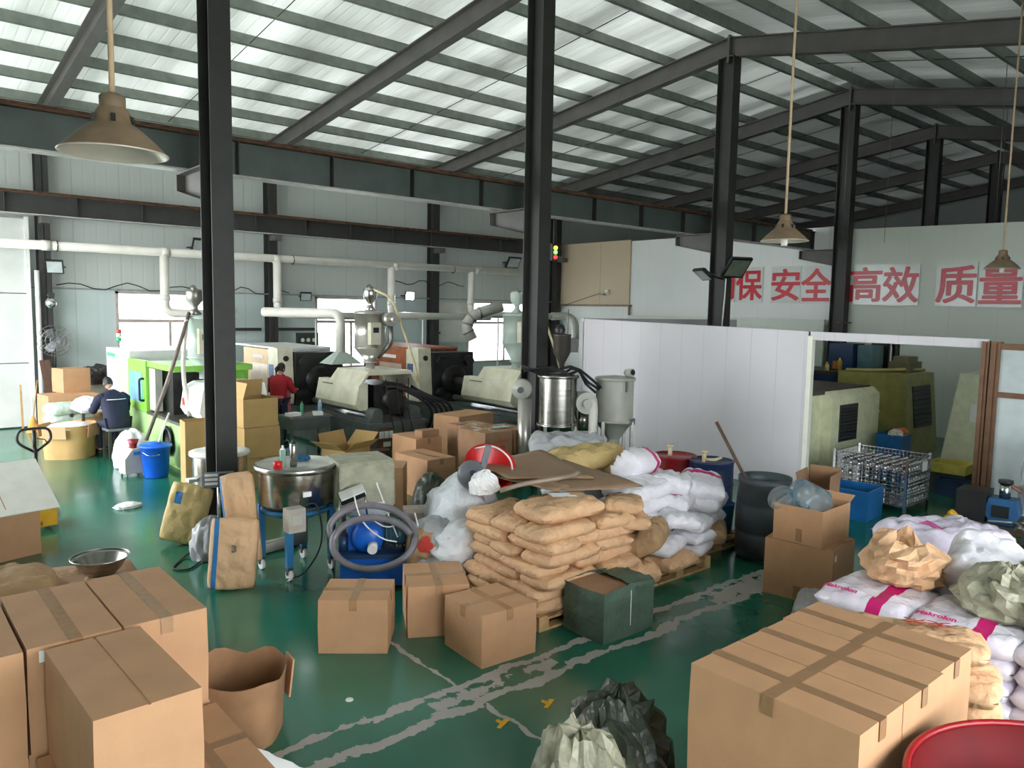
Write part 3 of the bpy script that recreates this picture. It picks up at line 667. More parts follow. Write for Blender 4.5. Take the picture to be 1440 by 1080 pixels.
# ================================================================= INJECTION MACHINES
def hopper_dryer(t, x, y, z0, body, r, zc, zt, n=28, box_side=-1):
    """throat, cone, drum, lid, blower and control box of a hopper dryer, as parts"""
    b = MB(); b.lathe([(0.09, z0), (0.09, z0 + 0.12), (0.14, z0 + 0.12), (0.14, z0 + 0.15), (0.1, z0 + 0.15), (r, zc)], (x, y, 0), n); b.build('cone', body, t)
    b = MB(); b.lathe([(r, zc), (r + 0.015, zc), (r + 0.015, zc + 0.03), (r, zc + 0.03), (r, zt - 0.03), (r + 0.015, zt - 0.03), (r + 0.015, zt), (r * 0.9, zt + 0.03), (0, zt + 0.05)], (x, y, 0), n); d = b.build('drum', body, t)
    b = MB(); b.box((x - r * 0.35, y - r - 0.04, (zc + zt) / 2 - 0.05), (0.22, 0.12, 0.42)); c = b.build('control_box', cream, t)
    b = MB(); b.box((x - r * 0.35, y - r - 0.105, (zc + zt) / 2 + 0.02), (0.12, 0.01, 0.1)); b.build('display', black, c)
    b = MB(); b.cyl((x + r * 0.6, y - r - 0.02, zt - 0.12), (x + r * 0.6, y - r - 0.22, zt - 0.12), 0.13, n=20); b.cyl((x + r * 0.6, y - r - 0.22, zt - 0.12), (x + r * 0.6, y - r - 0.36, zt - 0.12), 0.07, n=16); b.build('blower', body, t)
    b = MB(); b.tube(bend([(x + r * 0.75, y - r - 0.08, zt - 0.2), (x + r * 0.8, y - r - 0.08, zc + 0.1), (x + 0.1, y - 0.12, z0 + 0.24)], 0.12), 0.05, 12); b.build('air_pipe', steel_m, t)
def loader(t, x, y, z, body):
    b = MB(); b.lathe([(0.09, z), (0.12, z + 0.02), (0.06, z + 0.08), (0.05, z + 0.14), (0.13, z + 0.24), (0.14, z + 0.38), (0.12, z + 0.43), (0.0, z + 0.45)], (x, y, 0), 20); b.build('vacuum_loader', body, t)
    b = MB(); b.cyl((x - 0.02, y - 0.1, z + 0.4), (x - 0.02, y + 0.02, z + 0.47), 0.05, n=12); b.build('loader_motor', steel_m, t)

def molding_machine(name, label, loc, L, door_m, top_m, hop_m, hop_r, hop_z, cover_m, load_m):
    t = thing(name, label, 'machine', loc, 0, 'injection moulding machines')
    W = 1.25
    b = MB(); b.bb((0, 0, 0.08), (W, L, 0.62)); b.bb((-0.04, -0.02, 0.62), (W + 0.04, L, 0.68)); b.bb((0.1, 0.1, 0), (W - 0.1, L - 0.1, 0.08)); base = b.build('base', mach_dark, t)
    for k in range(3):
        b = MB(); b.bb((-0.012, 0.12 + k * 1.2, 0.14), (0.0, 1.2 + k * 1.2, 0.56)); pn = b.build('access_panel', mach_dark, base)
        b = MB(); b.cyl((-0.012, 0.3 + k * 1.2, 0.48), (-0.03, 0.3 + k * 1.2, 0.48), 0.025, n=10); b.build('latch', brass, pn)
    # slide rails and rear bearing blocks
    for x in (0.12, W - 0.12):
        b = MB(); b.bb((x - 0.07, 0.05, 0.68), (x + 0.07, 2.2, 0.76)); b.build('slide_rail', mach_dark, t)
        b = MB(); b.prism([(x - 0.02, 0.68), (x - 0.02 + 0.0, 0.84)] + [(x - 0.02 + 0.11 - 0.11 * math.cos(a), 0.84 + 0.11 * math.sin(a)) for a in [PI * i / 8 for i in range(9)]] + [(x + 0.2, 0.68)] if x < 0.5 else
            [(x - 0.2, 0.68)] + [(x - 0.09 - 0.11 * math.cos(a), 0.84 + 0.11 * math.sin(a)) for a in [PI * i / 8 for i in range(9)]] + [(x + 0.02, 0.68)], 0.04, 0.3, 'y'); b.build('bearing_block', mach_dark, t)
        b = MB(); b.cyl((x + (0.09 if x < 0.5 else -0.09), 0.1, 0.86), (x + (0.09 if x < 0.5 else -0.09), 2.6, 0.86), 0.06, n=14); b.build('carriage_cylinder', steel_m, t)
    # injection unit cover: bevelled front sheet with a hood over it
    b = MB(); b.prism([(-0.02, 0.9), (-0.1, 1.0), (-0.02, 1.4), (0.16, 1.4), (0.16, 0.9)], 0.32, 1.95, 'y'); cv = b.build('injection_cover', cover_m, t)
    b = MB(); b.bb((-0.072, 1.3, 1.32), (-0.05, 1.7, 1.335)); b.build('badge', print_grey, cv)
    b = MB(); b.prism([(-0.03, 1.38), (0.16, 1.62), (W - 0.16, 1.62), (W + 0.03, 1.38), (W + 0.03, 1.3), (W - 0.02, 1.3), (W - 0.16, 1.55), (0.16, 1.55), (0.0, 1.36)], 0.28, 1.5, 'y'); b.build('hood_cover', cover_m, t)
    b = MB(); b.bb((0.3, 0.34, 0.78), (W - 0.3, 1.4, 1.36)); b.cyl((W / 2, 0.1, 1.08), (W / 2, 0.5, 1.08), 0.2, n=18); b.build('drive_housing', mach_black, t)
    b = MB(); b.cyl((W / 2, 1.4, 1.16), (W / 2, 3.25, 1.16), 0.1, n=18); b.build('barrel', steel_m, t)
    # fixed platen with tie bar nuts
    b = MB(); b.bb((0.06, 3.2, 0.68), (W - 0.06, 3.62, 1.82)); pl = b.build('platen', mach_black, t)
    for x in (0.24, W - 0.24):
        for z in (0.9, 1.62):
            b = MB(); b.cyl((x, 3.2, z), (x, 3.08, z), 0.13, n=6, smooth=False); b.build('tie_bar_nut', mach_black, pl)
    b = MB(); b.lathe([(0.34, 0), (0.34, 0.05), (0.27, 0.08), (0.12, 0.09)], (W / 2, 3.2, 1.2), 28, (0, -1, 0)); b.build('locating_ring', mach_black, pl)
    # control pillar
    b = MB(); b.prism([(3.26, 0.72), (3.22, 0.9), (3.3, 1.92), (3.62, 1.92), (3.78, 1.88), (3.8, 0.8), (3.7, 0.72)], -0.3, 0.04, 'x'); cp = b.build('control_pillar', cream, t)
    b = MB(); b.bb((-0.312, 3.5, 1.1), (-0.3, 3.72, 1.56)); b.build('keypad', mat('blue_keypad', (96, 112, 168), 0.4, var=0.5, scale=40), cp)
    b = MB(); b.cyl((-0.13, 3.26, 1.7), (-0.13, 3.235, 1.7), 0.06, n=16); b.build('round_hole', black, cp)
    # clamp side: tan sliding door, dark inside, roof plate
    b = MB(); b.bb((0.1, 3.9, 0.68), (W - 0.1, L - 0.1, 1.5)); b.build('clamp_unit', mach_black, t)
    for x in (0.24, W - 0.24):
        b = MB(); b.cyl((x, 3.6, 1.62), (x, L - 0.3, 1.62), 0.06, n=12); b.build('tie_bar', steel_m, t)
    b = MB(); b.bb((-0.06, 4.0, 0.74), (-0.02, 5.75, 1.84)); dd = b.build('safety_door', door_m, t)
    b = MB(); b.bb((-0.07, 4.35, 0.95), (-0.058, 5.35, 1.5)); b.build('door_window', mat('cloudy_window', (214, 190, 170), 0.2, var=0.08), dd)
    b = MB(); b.bb((-0.066, 4.6, 1.62), (-0.06, 5.2, 1.7)); b.build('door_label', label_w, dd)
    b = MB(); b.bb((-0.04, 3.9, 1.86), (W, L, 1.9)); b.bb((W - 0.04, 3.9, 0.7), (W, L, 1.86)); b.build('roof_plate', top_m, t)
    # hoses
    rnd = random.Random(int(loc[0] * 10))
    for k in range(5):
        x = 0.5 + 0.16 * k; xe = W + 0.1 + 0.12 * k
        b = MB(); b.tube(bend([(x, 0.35, 1.3), (x + 0.12, 0.05, 1.36 - 0.05 * k), (xe, -0.1, 0.95), (xe + 0.05, 0.05, 0.5), (xe, 0.5, 0.25)], 0.4, 6), 0.028, 8); b.build('hydraulic_hose', rubber, t)
    for k in range(3):
        b = MB(); b.tube(bend([(0.35 + 0.25 * k, 0.0, 1.5), (0.4 + 0.2 * k, -0.06, 0.9), (0.55 + 0.2 * k, -0.04, 0.45), (0.3 + 0.3 * k, 0.0, 0.2)], 0.25, 5), 0.01, 6); b.build('cable', rubber, t)
    # socket board on the end
    b = MB(); b.bb((0.16, -0.05, 0.2), (0.5, -0.02, 0.58)); sb = b.build('socket_board', wood_d, t)
    for k in range(3):
        b = MB(); b.bb((0.19 + 0.1 * k, -0.075, 0.4), (0.27 + 0.1 * k, -0.05, 0.53)); b.build('socket', white_pl, sb)
    b = MB(); b.bb((0.27, -0.075, 0.24), (0.42, -0.05, 0.33)); b.build('socket', white_pl, sb)
    hopper_dryer(t, W / 2 - 0.05, 0.95, 1.62, hop_m, hop_r, hop_z[0], hop_z[1])
    loader(t, W / 2 - 0.05, 0.95, hop_z[1] + 0.04, load_m)
    b = MB(); b.tube(bend([(W / 2 - 0.05, 0.85, hop_z[1] + 0.45), (W / 2 + 0.2, 0.55, hop_z[1] + 0.3), (W / 2 + 0.5, 0.3, 1.9), (W / 2 + 0.6, 0.2, 1.4)], 0.25, 5), 0.025, 8); b.build('suction_hose', mat('pale_hose', (204, 190, 150), 0.4), t)
    return t
brass = mat('brass', (150, 132, 84), 0.35, 0.7)
steel_hop = mat('steel_hopper', (190, 186, 178), 0.3, 0.7, 0.1, 3)
molding_machine('molding_machine', 'dark injection moulding machine with steel hopper behind the cartons', (7.15, 12.3, 0), 6.3, door_tan, white_pl, steel_hop, 0.3, (2.02, 2.72), cream, chrome)
molding_machine('molding_machine', 'dark injection moulding machine with pale green hopper and orange doors', (9.95, 11.15, 0), 6.5, door_rust, door_rust, hop_green, 0.28, (2.12, 2.72), cream, hop_green)

# ---- lime and white machine at the left
t = thing('molding_machine', 'white and lime green injection moulding machine by the window', 'machine', (4.05, 12.35, 0), 0, 'injection moulding machines')
W = 1.35
b = MB(); b.bb((0, 0, 0.1), (W, 5.5, 0.82)); b.bb((0.1, 0.1, 0), (W - 0.1, 5.4, 0.1)); base = b.build('base', green_pale, t)
b = MB(); b.bb((-0.03, -0.03, 0.82), (W + 0.03, 2.5, 0.87)); b.build('bed_plate', steel_m, t)
b = MB(); b.lathe([(0.0, 0.002), (0.2, 0.0), (0.2, 0.01), (0.26, 0.03), (0.2, 0.05)], (-0.02, 1.25, 0.5), 20, (-1, 0, 0)); b.build('round_hatch', black, base)
b = MB(); b.bb((0, 3.65, 0.82), (W, 5.4, 1.9)); cl = b.build('clamp_cover', mach_white, t)
b = MB(); b.prism([(3.72, 0.95), (4.4, 0.95), (4.6, 1.1), (4.6, 1.45), (4.4, 1.65), (3.72, 1.7)], -0.012, 0.0, 'x'); b.build('grey_panel', hop_grey, cl)
b = MB(); b.bb((-0.012, 4.7, 1.72), (0, 5.3, 1.8)); b.build('green_badge', mat('green_badge', (90, 176, 140), 0.4), cl)
b = MB(); b.bb((-0.03, 2.5, 0.84), (0.05, 3.64, 1.78)); sd = b.build('safety_door', green_m, t)
b = MB(); b.bb((-0.042, 2.72, 1.0), (-0.028, 3.5, 1.55)); b.build('door_window', cyan_win, sd)
b = MB(); b.tube(bend([(-0.03, 2.62, 1.05), (-0.11, 2.62, 1.05), (-0.11, 2.62, 1.45), (-0.03, 2.62, 1.45)], 0.05), 0.022, 8); b.build('door_handle', black, sd)
b = MB(); b.bb((0.0, 1.0, 1.68), (W, 2.5, 1.78)); b.bb((W - 0.06, 1.2, 0.87), (W, 3.64, 1.68)); b.build('guard_frame', green_m, t)
b = MB(); b.bb((0.2, 1.7, 0.87), (W - 0.08, 2.4, 1.62)); b.build('mould', mach_black, t)
b = MB(); b.bb((0.02, 2.1, 0.9), (0.14, 2.46, 1.66)); b.build('pillar', hop_grey, t)
b = MB(); b.prism([(0.15, 0.98), (0.08, 1.1), (0.14, 1.46), (0.3, 1.54), (1.15, 1.54), (1.25, 0.98)], 0.0, 0.95, 'y'); ic = b.build('injection_cover', mach_white, t)
b = MB(); b.bb((0.085, 0.7, 1.15), (0.1, 0.86, 1.27)); b.build('red_label', print_red, ic)
b = MB(); b.cyl((0.65, 0.9, 1.2), (0.65, 1.8, 1.2), 0.09, n=16); b.build('barrel', steel_m, t)
hopper_dryer(t, 0.58, 1.2, 1.54, hop_green, 0.27, 1.9, 2.6)
loader(t, 0.45, 1.25, 2.64, steel_m)
t = thing('signal_tower', 'small red and green signal lamp on the white clamp cover', 'signal lamp', (4.25, 17.55, 1.9))
b = MB(); b.cyl((0, 0, 0), (0, 0, 0.12), 0.012, n=8); b.build('stem', steel_m, t)
for z, c, nm in ((0.12, (60, 190, 130), 'green_lens'), (0.21, (236, 236, 236), 'white_lens'), (0.29, (190, 70, 60), 'red_lens')):
    b = MB(); b.cyl((0, 0, z), (0, 0, z + 0.08), 0.05, n=12); b.build(nm, mat(nm, c, 0.3), t)
for nm, p, r, m in (('dark suction hose leaning from the bucket to the first hopper', [(3.756, 13.922, 0.500), (3.856, 12.849, 1.713), (4.363, 13.463, 2.673)], 0.032, 'grey_brown_hose'), ('pale hose hanging from the first hopper to the bed', [(4.287, 13.380, 2.555), (4.127, 13.149, 1.739), (4.146, 12.906, 0.995)], 0.035, 'cream_hose')):
    b = MB(); b.tube(bend(p, 0.8, 6), r, 10); tag(b.build('hose', mat(m, (120, 106, 98) if 'brown' in m else (224, 218, 206), 0.4)), nm, 'hose')
t = thing('switch_cabinet', 'dark switch box with three round dials on the wall', 'switch box', (9.724, 20.130, 1.899))
b = MB(); b.box((0, 0, 0), (0.62, 0.14, 0.36)); b.build('box', mat('dark_green_box', (58, 66, 54), 0.5), t)
for k in range(3):
    b = MB(); b.cyl((-0.17 + 0.17 * k, -0.06, -0.02), (-0.17 + 0.17 * k, -0.075, -0.02), 0.055, n=14); b.build('dial', white_pl, t)

# ================================================================= CARTONS
def carton(label, loc, dims, rz=0.0, taped='long', body=None, group=None, sticker=None, name='carton', gap=0.006, tape_m=None, cross=False):
    """closed carton: body, two top flaps, tape over the seam; local origin at the near left base corner"""
    l, w, h = dims; body = body or kraft; tape_m = tape_m or tape
    t = thing(name, label, 'box', loc, rz, group)
    b = MB(); e = 0.004
    b.add([(0, 0, 0), (l, 0, 0), (l, w, 0), (0, w, 0), (-e, -e, h * 0.5), (l + e, -e, h * 0.5), (l + e, w + e, h * 0.5), (-e, w + e, h * 0.5), (0, 0, h - 0.005), (l, 0, h - 0.005), (l, w, h - 0.005), (0, w, h - 0.005)],
        [(0, 3, 2, 1), (0, 1, 5, 4), (1, 2, 6, 5), (2, 3, 7, 6), (3, 0, 4, 7), (4, 5, 9, 8), (5, 6, 10, 9), (6, 7, 11, 10), (7, 4, 8, 11), (8, 9, 10, 11)])
    b.build('body', body, t)
    long_x = l >= w
    if long_x: fl_ = (((0, 0), (l, w / 2 - gap / 2)), ((0, w / 2 + gap / 2), (l, w)))
    else: fl_ = (((0, 0), (l / 2 - gap / 2, w)), ((l / 2 + gap / 2, 0), (l, w)))
    for a, c in fl_:
        b = MB(); b.bb((a[0], a[1], h - 0.005), (c[0], c[1], h)); b.build('flap', body, t)
    tw = 0.032
    def strip(along_x):
        b = MB()
        if along_x: b.bb((-0.006, w / 2 - tw, h), (l + 0.006, w / 2 + tw, h + 0.0015)); b.bb((-0.006, w / 2 - tw, h - 0.09), (-0.0045, w / 2 + tw, h)); b.bb((l + 0.0045, w / 2 - tw, h - 0.09), (l + 0.006, w / 2 + tw, h))
        else: b.bb((l / 2 - tw, -0.006, h), (l / 2 + tw, w + 0.006, h + 0.0018)); b.bb((l / 2 - tw, -0.006, h - 0.09), (l / 2 + tw, -0.0045, h)); b.bb((l / 2 - tw, w + 0.0045, h - 0.09), (l / 2 + tw, w + 0.006, h))
        b.build('tape_strip', tape_m, t)
    if taped: strip(long_x)
    if cross: strip(not long_x)
    if sticker:
        b = MB(); sx_, sz_ = sticker[1:3]
        if sticker[0] == 'front': b.bb((sx_, -0.007, sz_), (sx_ + 0.09, -0.005, sz_ + 0.06))
        else: b.bb((-0.007, sx_, sz_), (-0.005, sx_ + 0.09, sz_ + 0.06))
        b.build('sticker', label_w, t)
    return t

def open_carton(label, loc, dims, rz=0.0, flaps=(2.2, 2.2, 2.2, 2.2), body=None, inside=None, fill=None, name='open_carton', group=None, fl=0.45):
    """four thin walls, bottom, four flaps hinged at the given angles (0 = shut, pi/2 = upright)"""
    l, w, h = dims; body = body or kraft; tk = 0.008
    t = thing(name, label, 'box', loc, rz, group)
    b = MB(); b.bb((0, 0, 0), (l, w, tk)); b.build('bottom', body, t)
    for a, c in (((0, 0), (l, tk)), ((0, w - tk), (l, w)), ((0, tk), (tk, w - tk)), ((l - tk, tk), (l, w - tk))):
        b = MB(); b.bb((a[0], a[1], tk), (c[0], c[1], h)); b.build('side', body, t)
    for k, an in enumerate(flaps):
        if an is None: continue
        d = (w if k < 2 else l) * fl
        b = MB()
        if k == 0: b.box(Vector((l / 2, 0, h)) + RX(an) @ Vector((0, d / 2, 0)), (l * 0.99, d, tk * 0.7), RX(an))
        if k == 1: b.box(Vector((l / 2, w, h)) + RX(-an) @ Vector((0, -d / 2, 0)), (l * 0.99, d, tk * 0.7), RX(-an))
        if k == 2: b.box(Vector((0, w / 2, h)) + RY(-an) @ Vector((d / 2, 0, 0)), (d, w * 0.99, tk * 0.7), RY(-an))
        if k == 3: b.box(Vector((l, w / 2, h)) + RY(an) @ Vector((-d / 2, 0, 0)), (d, w * 0.99, tk * 0.7), RY(an))
        b.build('flap', body, t)
    if fill:
        b = MB(); n = 10; vs = []; fs = []
        for i in range(n + 1):
            for j in range(n + 1):
                x, y = tk + (l - 2 * tk) * i / n, tk + (w - 2 * tk) * j / n
                vs.append((x, y, h * fill[1] + 0.05 * noise.noise(Vector((x * 9, y * 9, l))) + 0.04 * math.sin(PI * i / n) * math.sin(PI * j / n)))
        for i in range(n):
            for j in range(n): fs.append((i * (n + 1) + j, (i + 1) * (n + 1) + j, (i + 1) * (n + 1) + j + 1, i * (n + 1) + j + 1))
        b.add(vs, fs, True); b.build('contents', fill[0], t)
    return t

CL, CW, CH = 0.445, 0.9, 0.55
# ---- the stack at the lower left, two high
gl = 'large cartons stacked at the left foreground'
for nm, x, y, tp, st in (('under the untaped near carton', 0.68, 3.4, 'long', None), ('below the right taped carton of the left stack', 1.025, 4.33, 'long', None), ('below the middle carton of the left stack', 0.575, 4.33, 'long', None), ('below the leftmost carton of the left stack', 0.125, 4.31, 'long', None)):
    if 'untaped' in nm: carton('big kraft carton in the bottom layer ' + nm, (0.6, 3.38, 0), (CL, CW, CH), 0, tp, group=gl)
    else: carton('big kraft carton in the bottom layer ' + nm, (x, y, 0), (CL, CW, CH), 0, tp, group=gl)
carton('near kraft carton with shut untaped flaps, top of the left stack', (0.68, 3.4, CH), (CL, CW - 0.02, CH), 0.03, None, group=gl, gap=0.012)
carton('taped kraft carton at the right of the left stack, top layer', (1.03, 4.33, CH), (CL - 0.012, CW, CH), 0, 'long', group=gl, tape_m=clear_tape)
carton('taped kraft carton with white sticker, middle of the left stack', (0.585, 4.33, CH), (CL - 0.012, CW - 0.01, CH), 0, 'long', group=gl, tape_m=clear_tape, sticker=('front', 0.05, 0.47))
carton('leftmost kraft carton cut by the picture edge, top layer', (0.128, 4.31, CH), (CL - 0.006, CW, CH), 0, 'long', group=gl)
carton('low kraft carton right of the untaped carton, bottom layer', (1.06, 3.4, 0), (0.425, 0.88, CH), 0, 'long', group=gl, cross=True)
# ---- three cartons at the lower right
gr_ = 'taped cartons in the right foreground'
for i, (nm, x, y) in enumerate((('left', 3.075, 1.33), ('middle', 3.5, 1.33), ('right', 3.96, 1.345))):
    carton(f'{nm} of three taped kraft cartons in the right foreground', (x, y, CH), ((0.415, 0.45, 0.405)[i], 0.84, CH), 0, 'long', group=gr_, cross=True)
    carton(f'kraft carton in the bottom layer under the {nm} foreground carton', (x, y, 0), ((0.415, 0.45, 0.405)[i], 0.84, CH), 0, 'long', group=gr_)
# ---- three single cartons on the floor
gs = 'taped cartons standing on the green floor'
carton('left of three single taped cartons, before the blue pump unit', (2.77, 5.575, 0), (0.56, 0.5, 0.45), -0.675, 'long', group=gs, cross=True, tape_m=clear_tape)
carton('middle of three single taped cartons, before the paper sacks', (3.5, 5.37, 0), (0.53, 0.62, 0.45), -0.5, 'long', group=gs, cross=True, tape_m=clear_tape)
carton('right of three single taped cartons, nearest on the floor', (3.64, 4.53, 0), (0.54, 0.55, 0.43), -0.07, 'long', group=gs, cross=True, tape_m=clear_tape)
# ---- carton stack by the lime machine
gy = 'yellowish cartons stacked behind the nearest column'
for k in range(2):
    carton(f'yellowish kraft carton, {ORD[k]} of the tall stack by the column', (4.46 + 0.012 * (k % 2), 11.42 - 0.012 * (k % 2), 0.475 * k), (0.57 + 0.02 * (k % 2), 0.58, 0.468), 0.06 + 0.03 * (k % 2), 'long', kraft_y, gy)
open_carton('open yellowish carton on top of the tall stack by the column', (4.47, 11.43, 0.95), (0.56, 0.57, 0.44), 0.04, (None, 1.4, 1.3, None), kraft_y, group=gy)
t = open_carton('tall brown carton standing before the lime green machine', (3.751, 11.884, 0.000), (0.5, 0.35, 1.05), -0.1, (None, None, None, None), kraft_y)
open_carton('open flapped carton before the dark machine base', (5.95, 11.0, 0), (0.62, 0.5, 0.5), 0.35, (2.5, 1.9, 2.6, 2.4), kraft_y, fl=0.5)
# ---- cartons before the dark machines
gm = 'plain cartons before the dark machines'
carton('plain kraft carton right of the cloth covered hopper', (5.45, 9.2, 0), (0.38, 0.52, 0.6), -0.68, None, kraft, gm)
carton('plain kraft carton with open seam beside the taped film cartons', (6.32, 9.2, 0), (0.52, 0.85, 0.6), 0.02, 'long', kraft, gm)
carton('tall kraft carton carrying a small box', (6.75, 10.15, 0), (0.5, 0.7, 0.74), 0.0, 'long', kraft, gm)
carton('small flat kraft box on the tall carton', (6.9, 10.2, 0.742), (0.34, 0.2, 0.11), 0.05, None, kraft_d, gm)
carton('large pale kraft carton behind the taped film cartons', (8.16, 10.9, 0), (0.98, 0.62, 0.9), 0.2, None, kraft, gm)
gt = 'film taped cartons with red print'
for k in range(2):
    for j, (x, y, l, w) in enumerate(((7.56, 9.9, 0.55, 0.5), (7.4, 9.2, 0.56, 0.68), (8.0, 9.2, 0.36, 0.66))):
        lab = f"glossy tape covered carton, {('lower', 'upper')[k]} {('rear left', 'front', 'right')[j]} of the stack of six"
        tt = carton(lab, (x, y, 0.455 * k), (l, w, 0.45), 0.0 + 0.02 * k, 'long', kraft_d, gt, cross=True, tape_m=clear_tape)
        if k == 1 and j == 1:
            me = text_mesh('E', 0.16, 0.012)
            for v in me.vertices: v.co = Vector((0.36 + v.co.x, -0.008, 0.15 + v.co.y))
            me.materials.clear(); me.materials.append(print_red); link('red_print', me, tt)
            b = MB(); b.bb((0.18, -0.008, 0.28), (0.5, -0.0065, 0.295)); b.bb((0.24, -0.008, 0.305), (0.5, -0.0065, 0.312)); b.build('red_print_line', print_red, tt)
b = MB(); n = 8; vs = [(0.3 * i / n - 0.15, 0.16 * j / 4 - 0.08, 0.02 * noise.noise(Vector((i * 0.7, j * 0.9, 1))) + 0.018) for i in range(n + 1) for j in range(5)]
b.add(vs, [(i * 5 + j, (i + 1) * 5 + j, (i + 1) * 5 + j + 1, i * 5 + j + 1) for i in range(n) for j in range(4)], True)
put(tag(b.build('plastic_bag', mat('pale_blue_film', (176, 206, 216), 0.4)), 'pale blue plastic bag lying on the film taped cartons', 'bag'), (7.95, 9.5, 0.91))
# ---- cartons at the right, one with water bottles
gq = 'cartons by the black barrel'
t = open_carton('large worn carton carrying a smaller open carton by the barrel', (7.03, 3.4, 0.0), (0.6, 0.68, 0.57), 0.12, (0.12, 0.05, 0.1, 0.1), kraft, group=gq, fl=0.35)
b = MB(); b.bb((-0.006, 0.3, 0.02), (-0.002, 0.37, 0.15)); b.build('tape_strip', tape, t)
b = MB(); b.bb((0.04, -0.006, 0.46), (0.08, -0.002, 0.52)); b.build('sticker', label_w, t)
t = open_carton('open carton of empty water bottles on the worn carton', (6.98, 3.5, 0.585), (0.62, 0.5, 0.36), 0.05, (None, None, None, 2.7), kraft, group=gq, fl=0.2)
b = MB(); b.bb((-0.006, 0.2, 0.02), (-0.002, 0.26, 0.15)); b.build('tape_strip', tape, t)
def bottle(label, loc, rot):
    t = thing('water_bottle', label, 'bottle', loc, 0, 'empty water bottles'); t.rotation_euler = rot
    b = MB(); b.lathe([(0.0, 0), (0.12, 0.0), (0.135, 0.02), (0.135, 0.12), (0.128, 0.13), (0.135, 0.14), (0.135, 0.26), (0.128, 0.27), (0.135, 0.28), (0.13, 0.34), (0.05, 0.4), (0.03, 0.41)], n=24); b.build('body', bottle_blue, t)
    b = MB(); b.lathe([(0.03, 0.41), (0.03, 0.45), (0.0, 0.452)], n=16); b.build('neck', bottle_blue, t)
bottle('empty blue water bottle lying bottom up out of the open carton', (7.1, 3.86, 1.08), (0, 2.0, -0.55))
bottle('empty blue water bottle mostly sunk in the open carton', (7.02, 3.99, 1.0), (0.0, 2.2, -0.1))
# ---- torn round carton at the lower left and carton pieces
t = thing('torn_carton', 'torn open brown carton on the floor by the left stack', 'box', (1.84, 4.85, 0), 0.1)
b = MB(); n = 28; vs = []; fs = []
for k in range(4):
    for i in range(n):
        a = 2 * PI * i / n; r = 0.27 + 0.02 * math.cos(4 * a) + 0.012 * noise.noise(Vector((a, k, 2))) + 0.03 * k / 3
        vs.append((r * math.cos(a), r * 1.1 * math.sin(a), (0, 0.16, 0.32, 0.43 + 0.05 * noise.noise(Vector((a * 1.6, 3, 5))))[k]))
for k in range(3):
    for i in range(n): fs.append((k * n + i, k * n + (i + 1) % n, (k + 1) * n + (i + 1) % n, (k + 1) * n + i))
b.add(vs, fs, True); b.add([vs[i] for i in range(n)], [tuple(reversed(range(n)))])
b.build('wall', kraft_in, t)
b = MB(); R = RZ(0.2); b.box((0.325, -0.06, 0.3), (0.012, 0.15, 0.26), RZ(-0.2) @ RY(0.12)); b.build('torn_flap', kraft, t)
b = MB(); n = 12; vs = []
for i in range(n + 1):
    for j in range(5):
        u, v = i / n, j / 4 - 0.5
        vs.append((0.55 * u, 0.25 * v + 0.05 * noise.noise(Vector((u * 3, v, 1))), 0.24 * (1 - u) + 0.05 * noise.noise(Vector((u * 5, v * 3, 4))) + 0.03))
b.add(vs, [(i * 5 + j, (i + 1) * 5 + j, (i + 1) * 5 + j + 1, i * 5 + j + 1) for i in range(n) for j in range(4)], True)
put(tag(b.build('white_sheet', label_w), 'white plastic sheet spilling beside the low left carton', 'sheet'), (1.52, 4.28, 0.0), (0, 0, -0.75))
# ---- big open carton with pale flap at the left edge
t = open_carton('big open carton with a pale grey flap at the left edge', (0.55, 9.55, 0), (1.0, 0.85, 0.62), 0.28, (None, None, None, None), kraft)
b = MB(); R = RZ(-0.1) @ RX(0.6); b.box((0.62, 0.1, 0.78), (1.0, 0.8, 0.012), R); fl_ = b.build('pale_flap', mat('pale_grey_card', (206, 206, 196), 0.6, var=0.04), t)
b = MB(); b.box((0.62, 0.15, 0.82), (0.01, 0.75, 0.004), R); b.build('crease', kraft_in, fl_)
b = MB(); b.box((0.2, 0.75, 0.8), (0.9, 0.5, 0.012), RX(-0.7)); b.build('brown_flap', kraft_in, t)
# ---- green wrapped box
t = thing('wrapped_box', 'carton wrapped in dark green woven film beside the sacks', 'box', (4.72, 4.23, 0), 0.0)
b = MB(); n = 10; vs = []; fs = []
b = MB(); b.bb((0.02, 0.02, 0.0), (0.64, 0.46, 0.42)); b.build('carton', kraft_d, t)
b = MB(); vs = []; fs = []; per = [(0, 0), (0.33, -0.012), (0.66, 0), (0.67, 0.24), (0.66, 0.48), (0.33, 0.49), (0, 0.48), (-0.012, 0.24)]
for k in range(6):
    for i, (x, y) in enumerate(per):
        q = noise.noise(Vector((x * 4, y * 4, k * 0.8))); zz_ = 0.44 * k / 5 + (0.05 * q if k == 5 else 0)
        vs.append((x + 0.012 * q, y + 0.012 * q, zz_))
for k in range(5):
    for i in range(8): fs.append((k * 8 + i, k * 8 + (i + 1) % 8, (k + 1) * 8 + (i + 1) % 8, (k + 1) * 8 + i))
b.add(vs, fs); b.build('woven_wrap', green_wrap, t)
b = MB(); vs = []; n = 12
for i in range(n + 1):
    for j in range(n + 1):
        u, v = i / n, j / n; q = noise.noise(Vector((u * 5, v * 5, 3)))
        vs.append((0.38 + 0.34 * u + 0.03 * q, -0.04 + 0.54 * v, 0.4 + 0.06 * abs(q) + 0.05 * math.sin(PI * v) - 0.2 * max(0, u - 0.8)))
b.add(vs, [(i * (n + 1) + j, (i + 1) * (n + 1) + j, (i + 1) * (n + 1) + j + 1, i * (n + 1) + j + 1) for i in range(n) for j in range(n)], True); b.build('loose_wrap', green_wrap, t)
b = MB(); b.box((0.33, -0.014, 0.21), (0.006, 0.004, 0.4)); b.build('string', label_w, t)

